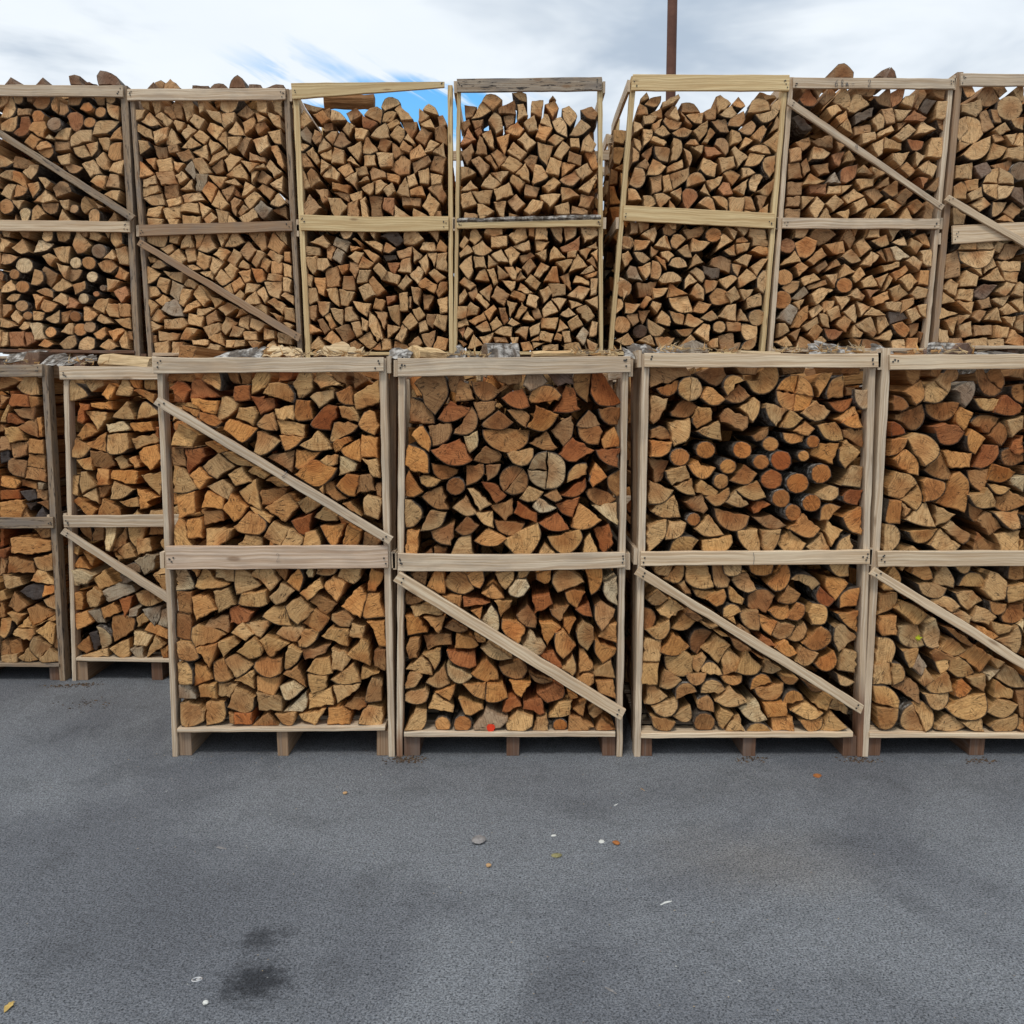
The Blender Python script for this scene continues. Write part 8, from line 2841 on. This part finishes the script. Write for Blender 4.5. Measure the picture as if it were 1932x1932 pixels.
heap_log([(1.861,4.100,1.738), (1.877,4.100,1.765), (1.959,4.100,1.792), (1.974,4.100,1.751), (1.971,4.100,1.738)], 'k', 'dark pointed wedge beside white birch log, fourth front crate', 4.1)
crosswise('firewood_log', (-2.227,5.200,1.756), (-1.928,5.120,1.734), .10, .085, 'p', 'pale wedge log lying across the second set-back crate', group='loose wood on top of the front crates')
crosswise('firewood_log', (-0.427,4.120,1.745), (-0.327,4.300,1.736), .09, .07, 'p', 'pale split log lying slanted on the left of the second front crate')
crosswise('firewood_log', (0.086,4.100,1.738), (0.311,4.140,1.743), .075, .04, 'p', 'flat pale billet lying across the right of the second front crate')
crosswise('firewood_log', (0.960,4.060,1.743), (1.140,4.100,1.738), .06, .03, 'p', 'thin pale billet lying across the middle of the third front crate')
crosswise('firewood_log', (-0.118,4.160,1.747), (0.018,4.200,1.749), .12, .12, 'g', 'rough barked birch log humped on the second front crate', birch=True)
crosswise('firewood_log', (1.822,4.200,1.756), (1.941,4.140,1.750), .10, .085, 'g', 'white birch log lying across the fourth front crate', birch=True)
crosswise('firewood_log', (-1.195,6.300,3.437), (-0.878,6.300,3.432), .10, .098, 'b', 'brown split log lying crosswise under the loose tapering board', group='logs lying on top of the upper crates')
crosswise('firewood_log', (1.328,4.160,1.761), (1.492,4.200,1.753), .09, .055, 'b', 'shaggy barked log heaped on the right of the third front crate', barky=True)
S('bark_slab', [(-2.752,5.140,1.756), (-2.745,5.140,1.794), (-2.619,5.140,1.819), (-2.551,5.140,1.815), (-2.566,5.140,1.781), (-2.710,5.140,1.743)], M_BIRCH, 'grey-white bark slab at the far left on the set-back crate', y=5.14)
S('bark_slab', [(-2.546,5.120,1.729), (-2.530,5.120,1.784), (-2.477,5.120,1.799), (-2.419,5.120,1.776), (-2.404,5.120,1.729)], M_BIRCH, 'lichen-grey bark lump between the two set-back crates', y=5.12)
S('bark_slab', [(-2.431,5.140,1.734), (-2.396,5.140,1.785), (-2.309,5.140,1.790), (-2.266,5.140,1.756), (-2.301,5.140,1.751), (-2.343,5.140,1.773), (-2.375,5.140,1.734)], M_BARK, 'curled brown bark strip on the second set-back crate', y=5.14)
S('bark_slab', [(-1.268,4.020,1.719), (-1.230,4.020,1.747), (-1.142,4.020,1.767), (-1.064,4.020,1.774), (-1.075,4.020,1.751), (-1.051,4.020,1.719)], M_BIRCH, 'long white birch bark slab on the first front crate', y=4.02)
S('bark_slab', [(-0.527,4.000,1.718), (-0.521,4.000,1.766), (-0.493,4.000,1.769), (-0.468,4.000,1.759), (-0.425,4.000,1.746), (-0.432,4.000,1.718)], M_BIRCH, 'grey ragged bark over the gap between first and second front crates', y=4.0)
S('wood_shard', [(-0.280,4.040,1.717), (-0.270,4.040,1.742), (-0.247,4.040,1.732), (-0.245,4.040,1.778), (-0.228,4.040,1.785), (-0.203,4.040,1.748), (-0.199,4.040,1.717)], M_BIRCH, 'upright pale grey shard on the second front crate', 'wood', y=4.04)
S('bark_slab', [(-0.190,4.050,1.717), (-0.186,4.050,1.742), (-0.144,4.050,1.732), (-0.115,4.050,1.717)], M_BIRCH, 'small grey bark piece left of the humped birch log', y=4.05)
S('bark_slab', [(0.475,4.000,1.725), (0.478,4.000,1.773), (0.498,4.000,1.759), (0.517,4.000,1.733), (0.515,4.000,1.718)], M_BIRCH, 'white bark scrap over the gap before the third front crate', y=4.0)
S('bark_slab', [(0.498,4.140,1.746), (0.510,4.140,1.780), (0.556,4.140,1.794), (0.615,4.140,1.784), (0.633,4.140,1.746)], M_BARK, 'dark reddish bark chunk at the left end of the third front crate', y=4.14)
S('bark_slab', [(0.608,4.040,1.738), (0.624,4.040,1.762), (0.661,4.040,1.768), (0.691,4.040,1.778), (0.719,4.040,1.762), (0.733,4.040,1.738)], M_BIRCH, 'crumpled white birch bark on the left of the third front crate', y=4.04)
S('bark_slab', [(1.273,4.060,1.739), (1.288,4.060,1.779), (1.338,4.060,1.803), (1.406,4.060,1.786), (1.455,4.060,1.759), (1.459,4.060,1.739)], M_BIRCH, 'broad grey-brown bark flake, right part of the third front crate', y=4.06)
S('wood_shard', [(1.528,3.990,1.729), (1.533,3.990,1.752), (1.569,3.990,1.787), (1.608,3.990,1.752), (1.601,3.990,1.739), (1.577,3.990,1.749), (1.558,3.990,1.729)], M_BIRCH, 'peaked grey shard over the gap before the fourth front crate', 'wood', y=3.99)
S('bark_slab', [(1.989,4.060,1.736), (2.019,4.060,1.753), (2.103,4.060,1.756), (2.171,4.060,1.749), (2.240,4.060,1.736)], M_BIRCH, 'flat grey bark pieces near the right edge, fourth front crate', y=4.06)
# splinter heaps: nobody could count them
sp = Mesh(); rg = random.Random(5)
def splinters(c0, c1, n, zh, y, cols):
    for _ in range(n):
        t = rg.random(); x = c0[0] + (c1[0] - c0[0]) * t; z = c0[2] + (c1[2] - c0[2]) * t
        L = rg.uniform(.02, .075); a = rg.uniform(-.3, 3.4); e = rg.uniform(-.5, .6); w = rg.uniform(.002, .006)
        d_ = Vector((math.cos(a) * math.cos(e), math.sin(e) * .8, abs(math.sin(a)) * .6)); p = Vector((x, y + rg.uniform(-.02, .16), z + rg.uniform(0, zh)))
        q = p + d_ * L; s = d_.cross(Vector((0, 1, .2))).normalized() * w; tt = (*log_tint(rg.choice(cols), rg), 0)
        up = Vector((0, -.002, .002))
        V = [tuple(p - s), tuple(p + s), tuple(q + s * .2), tuple(p + up)]
        sp.add(V, [[0, 1, 2], [1, 3, 2], [0, 2, 3], [0, 3, 1]], [[(0, 0), (w, 0), (0, L)]] * 4, [0] * 4, [tt] * 4, rg.random())
for a_, b2, n_ in (((-1.050,4.000,1.725), (-0.876,4.000,1.725), 60), ((-0.843,4.000,1.728), (-0.627,4.000,1.725), 90), ((0.242,4.000,1.736), (0.460,4.000,1.733), 60),
                   ((0.618,4.000,1.746), (0.722,4.000,1.746), 30), ((0.786,4.000,1.746), (0.953,4.000,1.743), 26), ((1.137,4.000,1.745), (1.521,4.000,1.743), 90), ((1.705,4.000,1.740), (1.939,4.000,1.740), 40),
                   ((-0.301,4.000,1.726), (-0.100,4.000,1.726), 30)):
    splinters(a_, b2, n_, .022, 4.01, 'ppptg')
for a_, b2, n_ in (((-2.743,5.120,1.734), (-2.528,5.120,1.734), 24), ((-2.400,5.120,1.734), (-2.143,5.120,1.729), 24)): splinters(a_, b2, n_, .03, 5.12, 'ppt')
tag(sp.build('wood_splinters', [M_SIDE]), 'pale torn splinters lying along the tops of the front crates', None, None, 'stuff')
# boards of pale wood seen among the splinters
for i, (l, lb) in enumerate((([(-0.842,4.060,1.727), (-0.814,4.060,1.756), (-0.729,4.060,1.773), (-0.699,4.060,1.749), (-0.641,4.060,1.753), (-0.637,4.060,1.727)], 'pale torn chunk near the right end of the first front crate'),
                             ([(-1.066,4.080,1.728), (-1.043,4.080,1.760), (-0.989,4.080,1.750), (-0.912,4.080,1.743), (-0.901,4.080,1.728)], 'pale fibrous chunk beside the long birch slab, first front crate'))):
    S('wood_chunk', l, M_SIDE, lb, 'wood', 'p', y=4.06, dy=.05, th=.05)

# ---------------------------------------------------------------- pencil marks
def strokes(lines, y, r, parent, name='pencil_mark', label=None):
    """thin round strokes lying on a board"""
    ms = Mesh()
    for ln in lines:
        for (xa, za), (xb, zb_) in zip(ln, ln[1:]):
            dx, dz = xb - xa, zb_ - za; L = math.hypot(dx, dz) or 1; nx, nz = -dz / L * r, dx / L * r; ex, ez = dx / L * r * .6, dz / L * r * .6
            V = [(xa - ex + nx, y, za - ez + nz), (xa - ex - nx, y, za - ez - nz), (xb + ex - nx, y, zb_ + ez - nz), (xb + ex + nx, y, zb_ + ez + nz)]
            V += [(x, y + .0008, z) for x, _, z in V]
            F = [[0, 1, 2, 3], [0, 4, 5, 1], [1, 5, 6, 2], [2, 6, 7, 3], [3, 7, 4, 0]]
            ms.add(V, F, [[(0, 0)] * 4] * 5, [0] * 5, [(0, 0, 0, 0)] * 8, .5)
    o = ms.build(name, [M_INK], parent, origin=tuple(parent.location))
    if label: o['label'] = label
    return o
GL = {'6': [[(.8, 1), (.4, .8), (.1, .4), (.15, .1), (.5, 0), (.8, .2), (.7, .45), (.35, .5), (.12, .3)]],
      '8': [[(.5, .5), (.2, .7), (.3, .95), (.6, 1), (.75, .8), (.5, .5), (.25, .25), (.35, .03), (.65, 0), (.8, .25), (.5, .5)]],
      '2': [[(.1, .75), (.3, 1), (.65, .95), (.7, .7), (.4, .35), (.1, .05), (.5, .08), (.95, .1)]], '-': [[(.1, .4), (.8, .42)]],
      '4': [[(.35, 1), (.1, .5), (.75, .45)], [(.65, .85), (.6, 0)]], 'n': [[(.0, .1), (.1, .6), (.3, .1), (.45, .6), (.6, .1), (.8, .3)]]}
def text(s, x, z, h, y, parent, label, r=.0016, rot=0):
    ls = []
    for i, ch in enumerate(s):
        for g_ in GL.get(ch, []):
            ls.append([(x + (a * .6 + i * .85) * h * math.cos(rot) - c_ * h * math.sin(rot), z + c_ * h * math.cos(rot) + (a * .6 + i * .85) * h * math.sin(rot)) for a, c_ in g_])
    strokes(ls, y, r, parent, 'pencil_mark', label)
p = (1.998,6.128,3.473); text('68n-  2', p[0], p[2], .040, 6.122, crate_obj['C5'], 'pencilled figures 68 - 2 on the top board', .0013)
p = (2.133,6.106,3.090); text('4', p[0], p[2], .035, 6.100, crate_obj['C5'], 'pencilled 4 on the brace', .0013)
p = (-0.960,3.926,1.230); text('2', p[0], p[2], .03, 3.920, crate_obj['A1'], 'pencilled mark on the brace', .0009, -.5)
p = (-0.999,3.948,0.868); text('2', p[0], p[2], .035, 3.942, crate_obj['A1'], 'pencilled curl on the middle board', .0004)
p = (1.021,3.948,0.857); strokes([[(p[0], p[2]), (p[0] + .003, p[2] + .03), (p[0] - .002, p[2] + .05)]], 3.942, .0008, crate_obj['A3'], 'pencil_mark', 'pencilled line on the middle board')

# ---------------------------------------------------------------- rusty pole behind the stacks
def lathe(prof, seg=28):
    V, F = [], []
    for r_, z in prof: V += [(r_ * math.cos(k * 6.2832 / seg), r_ * math.sin(k * 6.2832 / seg), z) for k in range(seg)]
    for i in range(len(prof) - 1):
        for k in range(seg): F.append([i * seg + k, i * seg + (k + 1) % seg, (i + 1) * seg + (k + 1) % seg, (i + 1) * seg + k])
    F.append([(len(prof) - 1) * seg + k for k in range(seg)]); return V, F
def simple(name, V, F, mat, loc, parent=None, smooth=False):
    me = bpy.data.meshes.new(name); me.from_pydata(V, [], F); me.materials.append(mat); me.update()
    if smooth:
        for p_ in me.polygons: p_.use_smooth = True
    o = bpy.data.objects.new(name, me); COL.objects.link(o); o.location = loc
    if parent: o.parent = parent
    return o
pp = (1.478,9.200,4.992)
pole = empty('metal_pole', (pp[0], 9.2, 0)); tag(pole, 'tall rusty brown steel pole rising behind the leaning yellow crate', 'pole')
V, F = lathe([(.046, .02), (.046, 3.0), (.045, 6.0), (.045, 7.5), (.03, 7.52)]); simple('shaft', V, F, M_RUST, (0, 0, 0), pole, True)
V, F = lathe([(.14, 0), (.14, .02), (.045, .022)]); simple('base_plate', V, F, M_RUST, (0, 0, 0), pole)

# ---------------------------------------------------------------- litter on the asphalt
def pebble(name, g_, size, mat, label, cat, flat=.6, seed=1, el=1.0):
    rg = random.Random(label); V, F = [], []; la, lo = 6, 9
    for i in range(la + 1):
        th = math.pi * i / la
        for k in range(lo):
            ph = 6.2832 * k / lo; s = size * (1 + .28 * noise.noise(Vector((math.cos(ph) * 2 + seed * 9, math.sin(ph) * 2, th * 2))))
            V.append((s * math.sin(th) * math.cos(ph) * el, s * math.sin(th) * math.sin(ph), size * flat + s * flat * math.cos(th)))
    for i in range(la):
        for k in range(lo): F.append([i * lo + k, (i + 1) * lo + k, (i + 1) * lo + (k + 1) % lo, i * lo + (k + 1) % lo])
    o = simple(name, V, F, mat, (g_[0], g_[1], 0)); o.rotation_euler.z = rg.uniform(0, 3); return tag(o, label, cat, 'litter on the asphalt')
pebble('stone', (-0.116,3.174), .024, M_STONE, 'grey-pink stone lying alone mid-way across the asphalt', 'stone', .35, 2, 1.3)
pebble('wood_chip', (-0.078,2.996), .010, M_TAN, 'small tan wood chip just below the grey stone', 'wood chip', .5, 3)
pebble('wood_chip', (-0.660,3.579), .010, M_TAN, 'tan wood chip on the asphalt in front of the first front crate', 'wood chip', .5, 4)
pebble('wood_chip', (0.366,3.156), .012, M_ORANGE, 'orange-brown wood chip right of the white chip', 'wood chip', .4, 5, 1.3)
pebble('wood_chip', (1.265,3.759), .017, M_ORANGE, 'flat rusty chip on the asphalt in front of the third front crate', 'wood chip', .12, 6, 1.4)
pebble('pebble', (-0.790,2.270), .0075, M_WHITE, 'white pebble at the bottom left, beside the oil stain', 'pebble', .7, 7)
pebble('white_chip', (0.316,3.171), .010, M_WHITE, 'little white chip left of the orange-brown chip', 'chip', .2, 8, 1.5)
pebble('white_chip', (0.149,3.217), .007, M_WHITE, 'tiny white chip above the yellow moss tuft', 'chip', .3, 9, 1.5)
pebble('moss_tuft', (0.153,3.068), .016, plain('yellow_moss', (.32, .29, .14), .9, .5, 90), 'small yellowish moss tuft between the stone and the white chip', 'moss', .18, 10, 1.2)
def stick(g0, g1, w, mat, label, cat='stick'):
    ax, ay = g0; bx, by = g1; K = 6; V, F = [], []; rg = random.Random(label)
    for i in range(K + 1):
        t = i / K; x, y = ax + (bx - ax) * t, ay + (by - ay) * t + rg.gauss(0, .002); s = w * (1 - abs(t - .5) * 1.2)
        V += [(x - ax, y - s - ay, .001), (x - ax, y - ay, .001 + s * 1.2), (x - ax, y + s - ay, .001)]
    for i in range(K):
        for j in range(3): F.append([i * 3 + j, i * 3 + (j + 1) % 3, (i + 1) * 3 + (j + 1) % 3, (i + 1) * 3 + j])
    o = simple('twig', V, F, mat, (ax, ay, 0)); return tag(o, label, cat, 'litter on the asphalt')
stick((0.458,2.754), (0.497,2.771), .004, M_WHITE, 'thin white splinter on the asphalt at lower right')
stick((-1.029,3.129), (-0.991,3.117), .005, M_STONE, 'short grey twig on the asphalt at left')
stick((0.390,3.465), (0.409,3.486), .003, M_WHITE, 'tiny pale splinter above the orange-brown chip')
stick((0.515,3.633), (0.529,3.606), .003, M_TAN, 'tiny tan splinter in front of the gap between second and third crates')
stick((0.246,2.342), (0.275,2.312), .004, M_STONE, 'dull grey-brown splinter at the bottom centre')
# dry leaf
lf = [(0, -1), (.35, -.75), (.5, -.2), (.75, .1), (.45, .35), (.5, .8), (.15, .65), (0, 1.05), (-.2, .7), (-.5, .6), (-.45, .2), (-.7, -.1), (-.45, -.5)]
gl = (-1.290,2.256); V = [(x * .014, y * .024, .004 + .005 * abs(x)) for x, y in lf] + [(0, 0, .0025)] + [(x * .014, y * .024, .003 + .005 * abs(x)) for x, y in lf]
n_ = len(lf); F = [[i, (i + 1) % n_, n_] for i in range(n_)] + [[i, n_ + 1 + i, n_ + 1 + (i + 1) % n_, (i + 1) % n_] for i in range(n_)]
o = simple('dry_leaf', V, F, M_LEAF, (gl[0], gl[1], 0)); tag(o, 'dry yellow leaf lying in the bottom left corner', 'leaf')
# ring-pull
def torus(R_, r_, sx, cx=0):
    V, F = [], []
    for i in range(20):
        for j in range(6):
            a, c_ = 6.2832 * i / 20, 6.2832 * j / 6
            V.append((cx + (R_ + r_ * math.cos(c_)) * math.cos(a) * sx, (R_ + r_ * math.cos(c_)) * math.sin(a), r_ + r_ * math.sin(c_)))
            F.append([i * 6 + j, ((i + 1) % 20) * 6 + j, ((i + 1) % 20) * 6 + (j + 1) % 6, i * 6 + (j + 1) % 6])
    return V, F
gt = (-0.847,2.374); rt = empty('ring_pull', (gt[0], gt[1], 0)); tag(rt, 'small silvery can ring-pull left of the dark oil stain', 'ring-pull', 'litter on the asphalt'); rt.rotation_euler.z = .3
V, F = torus(.0085, .0016, 1.5); simple('ring', V, F, M_ALU, (0, 0, 0), rt)
V, F = torus(.0035, .0016, 1.2, .003); simple('tab', V, F, M_ALU, (0, 0, 0), rt)
# dirt and bark crumbs at the crate feet
dm = Mesh(); rg = random.Random(12)
def crumbs(g_, rx, ry, n, smax, cols):
    for _ in range(n):
        x = g_[0] + rg.gauss(0, rx); y = g_[1] + rg.gauss(0, ry); s = rg.uniform(.0015, smax); tt = (*rg.choice(cols), 0)
        a = rg.uniform(0, 6); V = [(x + s * math.cos(a + k * 2.1) * rg.uniform(.6, 1.8), y + s * math.sin(a + k * 2.1), .0005) for k in range(3)] + [(x, y, s * .9)]
        dm.add(V, [[0, 1, 3], [1, 2, 3], [2, 0, 3]], [[(0, 0)] * 3] * 3, [0] * 3, [tt] * 4, rg.random())
DK = [(.05, .035, .025), (.08, .05, .03), (.12, .08, .05)]; PL = [(.4, .3, .18), (.3, .22, .14), (.12, .09, .07)]
for g_, n_ in (((-0.451,3.939), 170), ((1.018,3.934), 60), ((1.497,3.934), 90), ((2.017,3.925), 50), ((-2.329,5.019), 90), ((-2.458,4.990), 60)): crumbs(g_, .045, .02, n_, .007, DK)
crumbs((-2.152,4.691), .09, .05, 60, .007, DK); crumbs((-1.027,3.957), .5, .05, 60, .003, PL)
for k in range(160): crumbs((rg.uniform(-2, 2.4), rg.uniform(2.1, 4.0)), .25, .15, 2, .0028, PL + [(.4, .4, .38), (.3, .3, .29)])
M_CRUMB, b, bs = material('crumbs'); b.link(attr(b, 'tint', 'Color'), bs.inputs['Base Color'])
tag(dm.build('ground_debris', [M_CRUMB]), 'crumbs of bark, dirt and grit scattered on the asphalt', None, None, 'stuff')
